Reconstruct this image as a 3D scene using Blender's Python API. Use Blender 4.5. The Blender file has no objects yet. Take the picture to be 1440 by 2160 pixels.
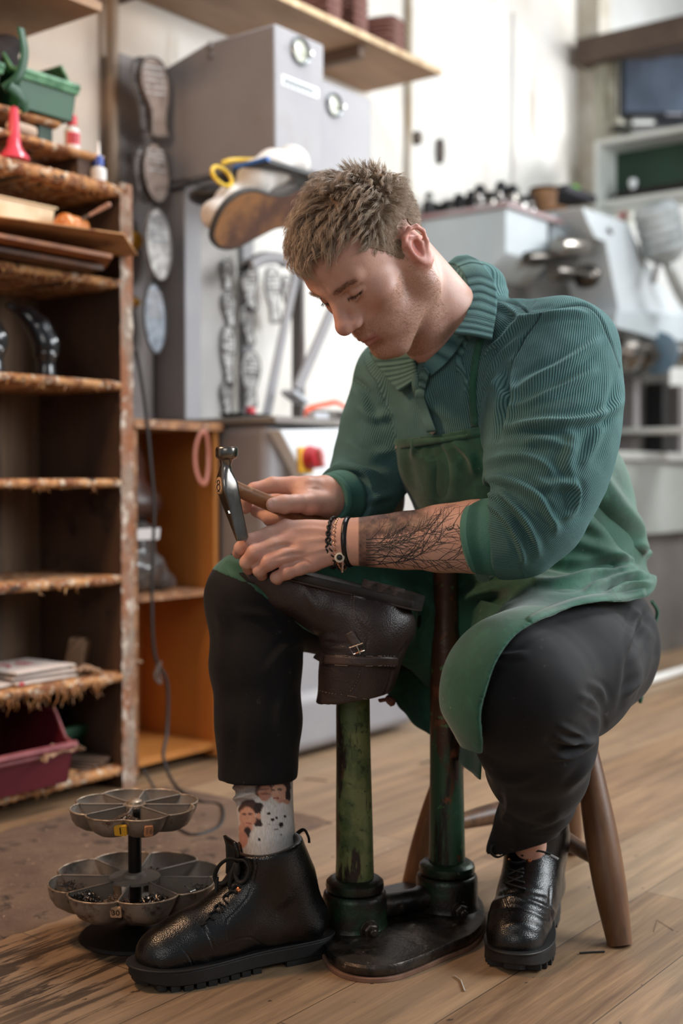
import bpy, math, random
QUICK = False
import numpy as np
from mathutils import Vector, Matrix, noise as mnoise
random.seed(7); rng = np.random.default_rng(5)
PI = math.pi
C = bpy.context.scene.collection
# ---------------------------------------------------------------- frames
F = 2640.0; H = 0.72; PITCH = math.atan(70/2640); A = math.radians(37.6)
sA, cA = math.sin(A), math.cos(A)
def W(x, y, z):                      # level camera frame (right, forward, up) -> room frame
    return (x*sA + y*cA, -x*cA + y*sA, z)
def ray(px, py):
    a = (px-720)/F; b = (1080-py)/F
    return (a, math.cos(PITCH)+b*math.sin(PITCH), -math.sin(PITCH)+b*math.cos(PITCH))
def L(px, py, d):                    # level frame point at forward distance d
    r = ray(px, py); t = d/r[1]
    return (r[0]*t, d, H+r[2]*t)
def Q(px, py, d): return W(*L(px, py, d))
def onY(px, py, Y):
    r = ray(px, py); w = W(*r); t = Y/w[1]; return (w[0]*t, Y, H+w[2]*t)
def onX(px, py, X):
    r = ray(px, py); w = W(*r); t = X/w[0]; return (X, w[1]*t, H+w[2]*t)
def onZ(px, py, Z=0.0):
    r = ray(px, py); w = W(*r); t = (Z-H)/w[2]; return (w[0]*t, w[1]*t, Z)
def Wn(P):                           # numpy Nx3 level -> room
    P = np.asarray(P, float); return np.stack([P[:,0]*sA+P[:,1]*cA, -P[:,0]*cA+P[:,1]*sA, P[:,2]], 1)
def proj(P):                         # numpy Nx3 level -> pixels
    x = P[:,0]; y = P[:,1]; z = P[:,2]-H
    c, s = math.cos(PITCH), math.sin(PITCH)
    f = y*c - z*s; u = y*s + z*c
    return 720+F*x/f, 1080-F*u/f
# ---------------------------------------------------------------- materials
MATS = {}
def rgb(h, k=1.0):
    if isinstance(h, str):
        c = [int(h[i:i+2], 16)/255 for i in (0, 2, 4)]
        c = [(x/12.92 if x <= .04045 else ((x+.055)/1.055)**2.4) for x in c]
    else: c = list(h)
    return (c[0]*k, c[1]*k, c[2]*k, 1)
class NT:
    def __init__(s, name):
        m = bpy.data.materials.new(name); m.use_nodes = True; s.m = m; s.t = m.node_tree
        s.b = s.t.nodes['Principled BSDF']; s._co = None
    def n(s, typ, **kw):
        o = s.t.nodes.new('ShaderNode'+typ)
        for k, v in kw.items():
            if k[0] == '_': setattr(o, k[1:], v)
            else: s.set(o, k, v)
        return o
    def set(s, o, k, v):
        i = o.inputs[int(k[1:])] if k[0] == 'i' and k[1:].isdigit() else o.inputs[k.replace('__', ' ')]
        if hasattr(v, 'is_output') or isinstance(v, bpy.types.NodeSocket): s.t.links.new(v, i)
        else: i.default_value = v
    def co(s, stretch=(1,1,1), rot=(0,0,0), attr=None):
        if attr: src = s.n('Attribute', _attribute_name=attr).outputs['Vector']
        else:
            if s._co is None: s._co = s.n('TexCoord')
            src = s._co.outputs['Object']
        mp = s.n('Mapping', Vector=src, Scale=stretch, Rotation=rot); return mp.outputs[0]
    def noise(s, scale, stretch=(1,1,1), detail=5, rough=.6, dist=0, attr=None, rot=(0,0,0)):
        return s.n('TexNoise', Vector=s.co(stretch, rot, attr), Scale=scale, Detail=detail, Roughness=rough, Distortion=dist).outputs['Fac']
    def ramp(s, fac, a, b, ca=(0,0,0,1), cb=(1,1,1,1)):
        r = s.n('ValToRGB', Fac=fac); e = r.color_ramp.elements
        e[0].position = a; e[1].position = b; e[0].color = ca; e[1].color = cb; return r.outputs[0]
    def mix(s, f, a, b, mode='MIX'):
        x = s.n('Mix', _data_type='RGBA', _blend_type=mode); s.set(x, 'i0', f); s.set(x, 'i6', a); s.set(x, 'i7', b); return x.outputs[2]
    def math(s, op, a, b=0.0, c=0.0):
        x = s.n('Math', _operation=op); s.set(x, 'i0', a); s.set(x, 'i1', b); s.set(x, 'i2', c); return x.outputs[0]
    def bump(s, h, strength=.3, dist=.002, normal=None):
        b = s.n('Bump', Height=h, Strength=strength, Distance=dist)
        if normal is not None: s.set(b, 'Normal', normal)
        return b.outputs[0]
    def attr(s, name, out='Fac'): return s.n('Attribute', _attribute_name=name).outputs[out]
def M(name, col, rough=.55, metal=0.0, col2=None, ns=9, st=(1,1,1), lo=.35, hi=.65, wear=None, bump=0, bs=60, bst=None, bd=.002, spec=None, sheen=0, coat=0, sss=0, trans=0, rvar=0):
    if name in MATS: return MATS[name]
    T = NT(name); b = T.b; c = rgb(col)
    if col2 is not None: c = T.mix(T.ramp(T.noise(ns, st), lo, hi), c, rgb(col2))
    if wear:
        for (wc, ws, wlo, whi, *wst) in wear:
            c = T.mix(T.ramp(T.noise(ws, wst[0] if wst else (1,1,1), 8, .65), wlo, whi), c, rgb(wc))
    T.set(b, 'Base Color', c)
    if rvar: T.set(b, 'Roughness', T.n('MapRange', Value=T.noise(ns*2), i3=rough-rvar, i4=rough+rvar).outputs[0])
    else: b.inputs['Roughness'].default_value = rough
    b.inputs['Metallic'].default_value = metal
    if spec is not None: b.inputs['Specular IOR Level'].default_value = spec
    if sheen: b.inputs['Sheen Weight'].default_value = sheen; b.inputs['Sheen Roughness'].default_value = .5
    if coat: b.inputs['Coat Weight'].default_value = coat
    if trans: b.inputs['Transmission Weight'].default_value = trans
    if sss: b.inputs['Subsurface Weight'].default_value = sss; b.inputs['Subsurface Radius'].default_value = (.012,.005,.003); b.inputs['Subsurface Scale'].default_value = 1
    if bump: T.set(b, 'Normal', T.bump(T.noise(bs, bst or (1,1,1), 6, .6), bump, bd))
    MATS[name] = T.m; return T.m
def emis(name, col, k):
    if name in MATS: return MATS[name]
    T = NT(name); T.set(T.b, 'Base Color', rgb(col)); T.set(T.b, 'Emission Color', rgb(col)); T.b.inputs['Emission Strength'].default_value = k
    MATS[name] = T.m; return T.m
# ---------------------------------------------------------------- objects
ORG = {}
def finish(o, parent, org, label=None, cat=None, group=None, kind=None):
    C.objects.link(o); ORG[o.name] = org
    if parent is not None: o.parent = parent
    else: o.location = org
    props(o, label, cat, group, kind); return o
def props(o, label=None, cat=None, group=None, kind=None):
    if label: o['label'] = label
    if cat: o['category'] = cat
    if group: o['group'] = group
    if kind: o['kind'] = kind
    return o
def thing(name, label, cat, loc, group=None):
    o = bpy.data.objects.new(name, None); o.empty_display_size = .05; C.objects.link(o)
    o.location = loc; ORG[o.name] = tuple(loc); return props(o, label, cat, group)
def npmesh(name, V, faces, mat, parent=None, label=None, cat=None, group=None, kind=None, smooth=True, attrs=None, org=None, mats=None, midx=None):
    """V: Nx3 room coords; faces: Mx4/Mx3 array or list"""
    V = np.asarray(V, float)
    if parent is not None: org = ORG[parent.name]
    elif kind == 'structure': org = (0,0,0)
    elif org is None: org = ((V[:,0].min()+V[:,0].max())/2, (V[:,1].min()+V[:,1].max())/2, V[:,2].min())
    me = bpy.data.meshes.new(name); VV = (V-np.array(org)).astype(np.float32)
    if isinstance(faces, np.ndarray):
        k = faces.shape[1]; me.vertices.add(len(VV)); me.vertices.foreach_set('co', VV.ravel())
        me.loops.add(faces.size); me.loops.foreach_set('vertex_index', faces.astype(np.int32).ravel())
        me.polygons.add(len(faces)); me.polygons.foreach_set('loop_start', np.arange(0, faces.size, k, dtype=np.int32))
        me.update(calc_edges=True); me.validate()
    else: me.from_pydata([tuple(v) for v in VV], [], faces)
    if smooth: me.polygons.foreach_set('use_smooth', np.ones(len(me.polygons), bool))
    for m in (mats or [mat]): me.materials.append(m)
    if midx is not None: me.polygons.foreach_set('material_index', np.asarray(midx, np.int32))
    for k, a in (attrs or {}).items():
        a = np.asarray(a, np.float32)
        if a.ndim == 1: at = me.attributes.new(k, 'FLOAT', 'POINT'); at.data.foreach_set('value', a)
        elif a.shape[1] == 3: at = me.attributes.new(k, 'FLOAT_VECTOR', 'POINT'); at.data.foreach_set('vector', a.ravel())
        else: at = me.attributes.new(k, 'FLOAT_COLOR', 'POINT'); at.data.foreach_set('color', a.ravel())
    me.update()
    return finish(bpy.data.objects.new(name, me), parent, tuple(org), label, cat, group, kind)
class B:
    """collects shapes in room coordinates, becomes one mesh"""
    def __init__(s): s.v = []; s.f = []; s.mi = []; s.cm = 0
    def add(s, vs, fs, M4=None):
        n = len(s.v)
        for p in vs:
            p = Vector(p)
            if M4 is not None: p = M4 @ p
            s.v.append(tuple(p))
        for f in fs: s.f.append([i+n for i in f]); s.mi.append(s.cm)
        return s
    def m(s, i): s.cm = i; return s
    def box(s, a, b, M4=None):
        (x0,y0,z0),(x1,y1,z1) = a, b
        vs = [(x,y,z) for x in (x0,x1) for y in (y0,y1) for z in (z0,z1)]
        return s.add(vs, [(0,1,3,2),(4,6,7,5),(0,4,5,1),(2,3,7,6),(0,2,6,4),(1,5,7,3)], M4)
    def obox(s, c, size, rz=0, rx=0, ry=0):
        Mt = Matrix.Translation(c) @ Matrix.Rotation(rz,4,'Z') @ Matrix.Rotation(ry,4,'Y') @ Matrix.Rotation(rx,4,'X')
        h = [x/2 for x in size]; return s.box((-h[0],-h[1],-h[2]), (h[0],h[1],h[2]), Mt)
    def rings(s, rings, closed=True, cap=True):
        n = len(s.v); k = len(rings[0])
        for r in rings: s.v.extend([tuple(p) for p in r])
        for i in range(len(rings)-1):
            for j in range(k if closed else k-1):
                a = n+i*k+j; b = n+i*k+(j+1) % k; s.f.append([a,b,b+k,a+k]); s.mi.append(s.cm)
        if cap and closed:
            s.f.append([n+j for j in range(k)][::-1]); s.f.append([n+(len(rings)-1)*k+j for j in range(k)]); s.mi += [s.cm]*2
        return s
    def tube(s, pts, r, seg=10, cap=True, flat=1.0, up=None, closed=False):
        pts = [Vector(p) for p in pts]; n = len(pts)
        rs = r if isinstance(r, (list, tuple)) else [r]*n
        rings = []; t0 = (pts[1]-pts[0]).normalized()
        nrm = Vector(up) if up is not None else t0.orthogonal()
        for i, p in enumerate(pts):
            if closed: t = (pts[(i+1) % n]-pts[i-1]).normalized()
            else: t = (pts[min(i+1,n-1)]-pts[max(i-1,0)]).normalized()
            nrm = (nrm - t*nrm.dot(t)); nrm = nrm.normalized() if nrm.length > 1e-6 else t.orthogonal().normalized()
            bn = t.cross(nrm)
            rings.append([p + nrm*math.cos(a)*rs[i]*flat + bn*math.sin(a)*rs[i] for a in [2*PI*j/seg for j in range(seg)]])
        if closed: rings.append(rings[0]); cap = False
        return s.rings(rings, cap=cap)
    def cyl(s, p0, p1, r0, r1=None, seg=24): return s.tube([p0, p1], [r0, r0 if r1 is None else r1], seg)
    def lathe(s, prof, c=(0,0,0), axis=(0,0,1), seg=32):
        """prof: (radius, height along axis)"""
        ax = Vector(axis).normalized(); u = ax.orthogonal().normalized(); w = ax.cross(u); c = Vector(c)
        return s.rings([[c+ax*h+(u*math.cos(a)+w*math.sin(a))*max(r,1e-5) for a in [2*PI*j/seg for j in range(seg)]] for r, h in prof])
    def prism(s, out, M4=None, h=.01):
        """outline in xy extruded along z by h, placed by M4"""
        n = len(out); vs = [(x,y,0) for x,y in out]+[(x,y,h) for x,y in out]
        fs = [list(range(n))[::-1], list(range(n,2*n))]+[[i,(i+1)%n,(i+1)%n+n,i+n] for i in range(n)]
        return s.add(vs, fs, M4)
    def grid(s, P):
        """P: rows x cols of points, open sheet"""
        n = len(s.v); R = len(P); K = len(P[0])
        for r in P: s.v.extend([tuple(p) for p in r])
        for i in range(R-1):
            for j in range(K-1): a = n+i*K+j; s.f.append([a,a+1,a+1+K,a+K]); s.mi.append(s.cm)
        return s
    def obj(s, name, mat, parent=None, label=None, cat=None, group=None, kind=None, smooth=False, bevel=0, seg=2, solid=0, sub=0, auto=True, mats=None, attrs=None):
        o = npmesh(name, np.array(s.v), s.f, mat, parent, label, cat, group, kind, smooth or bool(bevel), attrs, mats=mats, midx=s.mi if mats else None)
        if solid: md = o.modifiers.new('t','SOLIDIFY'); md.thickness = solid; md.offset = 0
        if bevel: md = o.modifiers.new('b','BEVEL'); md.width = bevel; md.segments = seg; md.limit_method = 'ANGLE'; md.angle_limit = math.radians(35); md.harden_normals = False
        if sub: md = o.modifiers.new('s','SUBSURF'); md.levels = sub; md.render_levels = sub
        if (smooth and auto) or bevel:
            try: o.data.set_sharp_from_angle(angle=math.radians(38))
            except Exception: pass
        return o
def cr(pts, n=8, closed=False):
    """Catmull-Rom through points (any dimension) -> list of tuples"""
    P = [np.array(p, float) for p in pts]; m = len(P); out = []
    for i in range(m if closed else m-1):
        p0 = P[(i-1) % m] if (closed or i > 0) else 2*P[0]-P[1]; p1 = P[i]; p2 = P[(i+1) % m]
        p3 = P[(i+2) % m] if (closed or i+2 < m) else 2*P[-1]-P[-2]
        for k in range(n):
            t = k/n; out.append(tuple(.5*((2*p1)+(-p0+p2)*t+(2*p0-5*p1+4*p2-p3)*t*t+(-p0+3*p1-3*p2+p3)*t**3)))
    if not closed: out.append(tuple(P[-1]))
    return out
def dup(root, loc, label=None, group=None):
    r = root.copy(); C.objects.link(r); r.location = loc; ORG[r.name] = tuple(loc)
    if label: r['label'] = label
    if group: r['group'] = group
    for ch in list(root.children):
        c = ch.copy(); C.objects.link(c); c.parent = r
        for g in list(ch.children): d = g.copy(); C.objects.link(d); d.parent = c
    return r
FONT = {'0':'01111111,10','1':'','2':''}
def text(s, name, mat, parent, o, ux, uz, size, align='CENTER', ext=.0004):
    """lettering as mesh: o origin (room), ux direction of writing, uz up"""
    cu = bpy.data.curves.new(name, 'FONT'); cu.body = s; cu.size = size; cu.align_x = align; cu.align_y = 'CENTER'; cu.extrude = ext
    t = bpy.data.objects.new('tmp', cu); C.objects.link(t); dg = bpy.context.evaluated_depsgraph_get()
    me = bpy.data.meshes.new_from_object(t.evaluated_get(dg)); V = np.zeros(len(me.vertices)*3); me.vertices.foreach_get('co', V); V = V.reshape(-1,3)
    fs = [list(p.vertices) for p in me.polygons]; bpy.data.objects.remove(t); bpy.data.curves.remove(cu)
    ux = Vector(ux).normalized(); uz = Vector(uz).normalized(); n = ux.cross(uz)
    R = np.array([ux, uz, n]); P = V @ R + np.array(o)
    return npmesh(name, P, fs, mat, parent, smooth=False)
# ---------------------------------------------------------------- implicit surfaces
def smin(a, b, k):
    if k <= 0: return np.minimum(a, b)
    h = np.maximum(k-np.abs(a-b), 0)/k; return np.minimum(a, b)-h*h*k*.25
def rot3(rx=0, ry=0, rz=0):
    cx,sx,cy,sy,cz,sz = math.cos(rx),math.sin(rx),math.cos(ry),math.sin(ry),math.cos(rz),math.sin(rz)
    return np.array([[cz,-sz,0],[sz,cz,0],[0,0,1]])@np.array([[cy,0,sy],[0,1,0],[-sy,0,cy]])@np.array([[1,0,0],[0,cx,-sx],[0,sx,cx]])
class SDF:
    def __init__(s, k=.01): s.p = []; s.k = k
    def cap(s, a, b, ra, rb=None, k=None, op=1, sq=None):
        """tapered capsule; sq=(axis vector, factor) flattens it along the axis"""
        a = np.array(a, float); b = np.array(b, float); rb = ra if rb is None else rb; ba = b-a; L2 = max(ba@ba, 1e-12)
        if sq is not None:
            ax = np.array(sq[0], float); ax = ax/np.linalg.norm(ax); g = 1/sq[1]-1
        def f(P):
            pa = P-a; d_ = pa@ba; t = np.clip(d_/L2, 0, 1)
            if sq is None: return np.sqrt(np.maximum(np.einsum('ij,ij->i',pa,pa)+t*(t*L2-2*d_),0))-(ra+(rb-ra)*t)
            q = pa-t[:,None]*ba; q += (q@ax)[:,None]*ax*g
            return np.sqrt(np.einsum('ij,ij->i',q,q))-(ra+(rb-ra)*t)
        s.p.append((f, s.k if k is None else k, op)); return s
    def chain(s, pts, k=None, op=1, sq=None):
        """pts: (x,y,z,r)"""
        for p, q in zip(pts[:-1], pts[1:]): s.cap(p[:3], q[:3], p[3], q[3], k, op, sq)
        return s
    def ell(s, c, r, R=None, k=None, op=1):
        c = np.array(c, float); r = np.array(r, float)
        def f(P):
            q = P-c
            if R is not None: q = q@R
            q = q/r; k0 = np.sqrt(np.einsum('ij,ij->i',q,q)); q /= r; k1 = np.sqrt(np.einsum('ij,ij->i',q,q))+1e-9
            return k0*(k0-1)/k1
        s.p.append((f, s.k if k is None else k, op)); return s
    def fn(s, f, k=None, op=1): s.p.append((f, s.k if k is None else k, op)); return s
    def ev(s, P, rad=None):
        """rad: P are in a ball of that radius about its mean: cull parts"""
        c = P.mean(0)[None] if rad else None; d = None; pr = s.p
        if rad:
            v = [f(c)[0] for f, k, op in pr]; mn = min([x for x, q in zip(v, pr) if q[2] == 1])
            pr = [q for q, x in zip(pr, v) if (x < max(mn,0)*1.25+2.25*rad+q[1]+.006 if q[2] == 1 else x < 1.4*rad+q[1]+.008)]
        for f, k, op in pr:
            e = f(P)
            if op == 1: d = e if d is None else smin(d, e, k)
            elif op == -1: d = -smin(-d, e, k)            # subtract
            else: d = -smin(-d, -e, k)                     # intersect
        return d
def surfnet(sdf, lo, hi, h, BN=24):
    lo = np.array(lo, float); hi = np.array(hi, float); nb = np.ceil((hi-lo)/(h*BN)).astype(int); bs = h*BN
    g = np.stack(np.meshgrid(*[np.arange(n) for n in nb], indexing='ij'), -1).reshape(-1,3)
    cen = lo+(g+.5)*bs; dv = sdf.ev(cen); act = g[np.abs(dv) < bs*1.25+.01]
    N = nb*BN+2; ids = []; vs = []; qs = []
    ar = np.arange(BN+1); loc = np.stack(np.meshgrid(ar, ar, ar, indexing='ij'), -1).reshape(-1,3)
    def gid(c): return (c[...,0].astype(np.int64)*N[1]+c[...,1])*N[2]+c[...,2]
    off = np.array([[i,j,k] for i in (0,1) for j in (0,1) for k in (0,1)])
    edges = [(a,b) for a in range(8) for b in range(8) if a < b and np.abs(off[a]-off[b]).sum() == 1]
    for blk in act:
        base = blk*BN+1; P = lo+(loc+blk*BN)*h
        D = sdf.ev(P, bs*.87).reshape(BN+1, BN+1, BN+1)
        if D.min() > 0 or D.max() < 0: continue
        S = D < 0
        cs = [S[o[0]:o[0]+BN, o[1]:o[1]+BN, o[2]:o[2]+BN] for o in off]; sm = sum(c.astype(np.int8) for c in cs)
        cell = np.argwhere((sm > 0) & (sm < 8))
        if len(cell):
            cv = np.stack([D[cell[:,0]+o[0], cell[:,1]+o[1], cell[:,2]+o[2]] for o in off], 1)
            acc = np.zeros((len(cell),3)); cnt = np.zeros(len(cell))
            for a, b in edges:
                m = (cv[:,a] < 0) != (cv[:,b] < 0); t = np.where(m, cv[:,a]/(cv[:,a]-cv[:,b]+1e-30), 0)
                acc += m[:,None]*(off[a]+t[:,None]*(off[b]-off[a])); cnt += m
            vs.append(lo+(cell+blk*BN+acc/cnt[:,None])*h); ids.append(gid(cell+base))
        for ax in range(3):
            o = [0,0,0]; o[ax] = 1; A0 = S[:BN,:BN,:BN]; A1 = S[o[0]:o[0]+BN, o[1]:o[1]+BN, o[2]:o[2]+BN]
            e = np.argwhere(A0 != A1)
            if not len(e): continue
            fl = A0[e[:,0],e[:,1],e[:,2]]; u = np.zeros(3,int); w = np.zeros(3,int); u[(ax+1)%3] = 1; w[(ax+2)%3] = 1
            c = e+base; q = np.stack([gid(c), gid(c-u), gid(c-u-w), gid(c-w)], 1); q[~fl] = q[~fl][:,::-1]; qs.append(q)
    ids = np.concatenate(ids); vs = np.concatenate(vs); qs = np.concatenate(qs)
    od = np.argsort(ids); ids = ids[od]; vs = vs[od]; ix = np.searchsorted(ids, qs); ix = np.clip(ix, 0, len(ids)-1)
    ok = (ids[ix] == qs).all(1); return vs, ix[ok]
def vnormals(V, Fq):
    n = np.cross(V[Fq[:,2]]-V[Fq[:,0]], V[Fq[:,3]]-V[Fq[:,1]]); N = np.zeros_like(V)
    for j in range(4):
        for a in range(3): N[:,a] += np.bincount(Fq[:,j], n[:,a], len(V))
    return N/(np.linalg.norm(N, axis=1)[:,None]+1e-12)
def relax(V, Fq, it=1, lam=.5, mask=None):
    for _ in range(it):
        S = np.zeros_like(V); c = np.bincount(Fq.ravel(), minlength=len(V))*2.0+1e-9
        for j in range(4):
            for q in (Fq[:,(j+1)%4], Fq[:,(j+3)%4]):
                for a in range(3): S[:,a] += np.bincount(Fq[:,j], V[q,a], len(V))
        D = (S/c[:,None]-V)*lam
        V = V+(D if mask is None else D*mask[:,None])
    return V
def segd(px, py, pts, closed=False):
    """2-D distance from points to polyline, also signed side and param"""
    best = np.full(len(px), 1e9); side = np.zeros(len(px)); par = np.zeros(len(px)); n = len(pts)-1
    for i in range(n):
        ax, ay = pts[i][:2]; bx, by = pts[i+1][:2]; dx, dy = bx-ax, by-ay; l2 = dx*dx+dy*dy+1e-9
        t = np.clip(((px-ax)*dx+(py-ay)*dy)/l2, 0, 1); qx = px-ax-t*dx; qy = py-ay-t*dy; d = np.hypot(qx, qy); m = d < best
        best = np.where(m, d, best); side = np.where(m, np.sign(dx*qy-dy*qx), side); par = np.where(m, (i+t)/n, par)
    return best, side, par
def inpoly(x, y, poly):
    r = np.zeros(len(x), bool); n = len(poly)
    for i in range(n):
        x0, y0 = poly[i]; x1, y1 = poly[(i+1) % n]
        c = ((y0 > y) != (y1 > y)) & (x < (x1-x0)*(y-y0)/(y1-y0+1e-12)+x0); r ^= c
    return r
def sst(a, b, x): t = np.clip((x-a)/(b-a), 0, 1); return t*t*(3-2*t)
# ================================================================ setting
def S(name, b, mat, **k): return b.obj(name, mat, kind='structure', **k)
def floor_mat():
    T = NT('floor_boards'); co = T._co = T.n('TexCoord'); o = co.outputs['Object']
    mp = T.n('Mapping', Vector=o, Location=(0, -.735+10*.165, 0)).outputs[0]
    br = T.n('TexBrick', Vector=mp, _offset=.37, _offset_frequency=2, Scale=1.0, Mortar__Size=.0011, Mortar__Smooth=.2, Bias=0, Brick__Width=1.25, Row__Height=.165, Color1=(0,0,0,1), Color2=(1,1,1,1), Mortar=(.5,.5,.5,1))
    g = T.noise(3.2, (.55, 9, 1), 8, .65, .6); g2 = T.noise(24, (.35, 12, 1), 6, .7, .3); big = T.noise(1.7, (1,1.6,1), 4)
    c = T.mix(T.ramp(g, .3, .72), rgb('57402f'), rgb('a88660'))
    c = T.mix(T.math('MULTIPLY', T.ramp(g2, .42, .66), .45), c, rgb('5a3b26'))
    c = T.mix(T.math('MULTIPLY', br.outputs['Color'], .34), c, rgb('b5a085'))
    c = T.mix(T.math('MULTIPLY', T.ramp(big, .42, .68), .3), c, rgb('6d5a4b'))
    # worn dark grime and small spots
    gr = T.math('MULTIPLY', T.ramp(T.noise(5.5, (.5,4.2,1), 8, .72, .5), .59, .66), .8)
    sx = T.n('SeparateXYZ', Vector=o)
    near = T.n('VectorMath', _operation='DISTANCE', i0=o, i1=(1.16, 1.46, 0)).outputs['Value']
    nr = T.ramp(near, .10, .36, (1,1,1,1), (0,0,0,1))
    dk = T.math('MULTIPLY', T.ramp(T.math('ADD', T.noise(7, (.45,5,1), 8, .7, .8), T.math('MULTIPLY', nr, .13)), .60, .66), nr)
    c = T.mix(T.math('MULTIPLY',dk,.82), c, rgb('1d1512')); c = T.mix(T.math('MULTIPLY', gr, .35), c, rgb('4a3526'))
    sp = T.ramp(T.noise(38, (.8,1.4,1), 3, .5), .70, .73); c = T.mix(T.math('MULTIPLY', sp, .75), c, rgb('241d1a'))
    wp = T.ramp(T.noise(46, (1,1,1), 2, .5), .775, .785); c = T.mix(T.math('MULTIPLY', wp, .8), c, rgb('cfc8bd'))
    c = T.mix(T.math('MULTIPLY', br.outputs['Fac'], .75), c, rgb('2c2019'))
    T.set(T.b, 'Base Color', c); T.set(T.b, 'Roughness', T.n('MapRange', Value=g, i3=.42, i4=.62).outputs[0])
    h = T.math('ADD', T.math('MULTIPLY', g2, .5), T.math('MULTIPLY', br.outputs['Fac'], -1.5)); T.set(T.b, 'Normal', T.bump(h, .35, .0015)); return T.m
S('floor', B().box((-3,-3,-.05),(6.5,2.6,0)), floor_mat())
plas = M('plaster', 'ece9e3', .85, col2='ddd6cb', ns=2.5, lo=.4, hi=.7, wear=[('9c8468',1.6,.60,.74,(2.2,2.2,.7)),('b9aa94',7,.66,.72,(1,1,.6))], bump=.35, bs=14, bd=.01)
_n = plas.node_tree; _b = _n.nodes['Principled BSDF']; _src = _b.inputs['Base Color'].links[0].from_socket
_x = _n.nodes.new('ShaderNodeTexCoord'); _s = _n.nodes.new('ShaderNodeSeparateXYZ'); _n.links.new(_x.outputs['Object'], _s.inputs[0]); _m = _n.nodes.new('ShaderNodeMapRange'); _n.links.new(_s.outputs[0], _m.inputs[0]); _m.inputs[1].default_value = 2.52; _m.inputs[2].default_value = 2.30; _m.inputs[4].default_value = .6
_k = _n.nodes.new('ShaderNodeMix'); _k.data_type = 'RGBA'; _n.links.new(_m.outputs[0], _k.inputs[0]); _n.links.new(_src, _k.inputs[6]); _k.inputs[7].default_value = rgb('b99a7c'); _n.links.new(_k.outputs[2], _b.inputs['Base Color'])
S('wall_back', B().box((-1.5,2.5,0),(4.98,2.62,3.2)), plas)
plr = M('plaster_corner', 'd9d5cc', .85, col2='bdb3a2', ns=3, lo=.45, hi=.62, wear=[('7d6a52',2.3,.57,.66,(1.2,1.2,.35))], bump=.3, bs=12, bd=.01)
# right hand wall with a tall opening to the bright front room behind
S('wall_right', B().box((4.9,2.40,0),(5.02,2.5,3.2)), plr)
S('wall_side', B().box((5.02,2.5,0),(7.2,2.62,3.2)).box((7.2,-1.2,0),(7.3,2.62,3.2)), M('far_wall','e9e9e6',.9,col2='d8d8d4',ns=2))
P0 = onX(1240,80,4.86); P1 = onX(1440,25,4.86)
b = B(); b.box((4.80, -1.0, 2.46),(4.95, 2.46, 2.565)); S('trim_1', b, M('lintel','4b3c33',.7,col2='6b584b',ns=4,bump=.2), bevel=.008)
S('trim_2', B().box((4.86,2.288,1.0),(5.0,2.405,2.46)), M('jamb','b9b7a8',.7,col2='74705c',ns=6,st=(1,1,.3),lo=.4,hi=.6,wear=[('4e4633',5,.58,.66,(1,1,.3))]), bevel=.006)
# pipe boxed in on the left of the wall
b = B(); b.cyl((2.235,2.47,1.28),(2.235,2.47,2.7),.016); S('trim_3', b, M('old_pipe','7a6552',.6,col2='a08a74',ns=6,st=(1,1,.3)), smooth=True)
S('trim_4', B().cyl((3.612,2.485,1.3),(3.612,2.485,3.1),.011), M('white_conduit','cfc7ba',.6,col2='a8977e',ns=7), smooth=True)
S('trim_5', B().cyl((4.34,2.49,1.55),(4.34,2.49,2.55),.005), M('cream_flex','d9d6d2',.6), smooth=True)
S('baseboard_back', B().box((3.02,2.46,0),(4.98,2.5,.09)), M('skirt','8d8478',.7))
# ================================================================ lights and camera
cam = bpy.data.cameras.new('camera'); co = bpy.data.objects.new('camera', cam); C.objects.link(co)
cam.sensor_fit = 'VERTICAL'; cam.sensor_height = 36; cam.lens = 44; cam.clip_start = .05
co.location = (0,0,H); co.rotation_euler = (PI/2-PITCH, 0, A-PI/2)
cam.dof.use_dof = True; cam.dof.focus_distance = 1.78; cam.dof.aperture_fstop = 2.2
bpy.context.scene.camera = co
sc = bpy.context.scene; vs_ = sc.view_settings; vs_.view_transform = 'Standard'; vs_.look = 'None'; vs_.gamma = 1; vs_.exposure = .25; vs_.use_curve_mapping = False
w = bpy.data.worlds.new('World'); sc.world = w; w.use_nodes = True; bg = w.node_tree.nodes['Background']; bg.inputs[0].default_value = (.80,.90,1,1); bg.inputs[1].default_value = .19
def area(name, pos, look, size, power, col, spread=180):
    l = bpy.data.lights.new(name, 'AREA'); l.shape = 'RECTANGLE'; l.size, l.size_y = size; l.energy = power; l.color = col; l.spread = math.radians(spread)
    o = bpy.data.objects.new(name, l); C.objects.link(o); o.location = W(*pos)
    d = Vector(W(*look))-Vector(W(*pos)); o.rotation_euler = d.to_track_quat('-Z','Y').to_euler(); return o
area('shop_window_light', (3.0,1.75,1.9), (.2,2.1,.9), (1.9,1.5), 95, (.93,.97,1))
area('ceiling_lamp', (.6,2.7,2.75), (.3,2.2,.6), (1.3,.5), 34, (.97,.98,1))
area('front_fill_light', (-.9,-1.6,2.0), (.1,2,.8), (1.6,1.2), 15, (1,.93,.87))  # added soft fill from behind the camera to brighten the man, no window there
area('workbench_lamp', (-1.05,1.65,1.75), (-.5,2.3,.35), (.25,.25), 13, (1,.60,.34))
area('opening_light', W and (2.9,4.4,2.5), (1.2,4.2,1.3), (1.2,.9), 75, (.97,.99,1))
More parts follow.
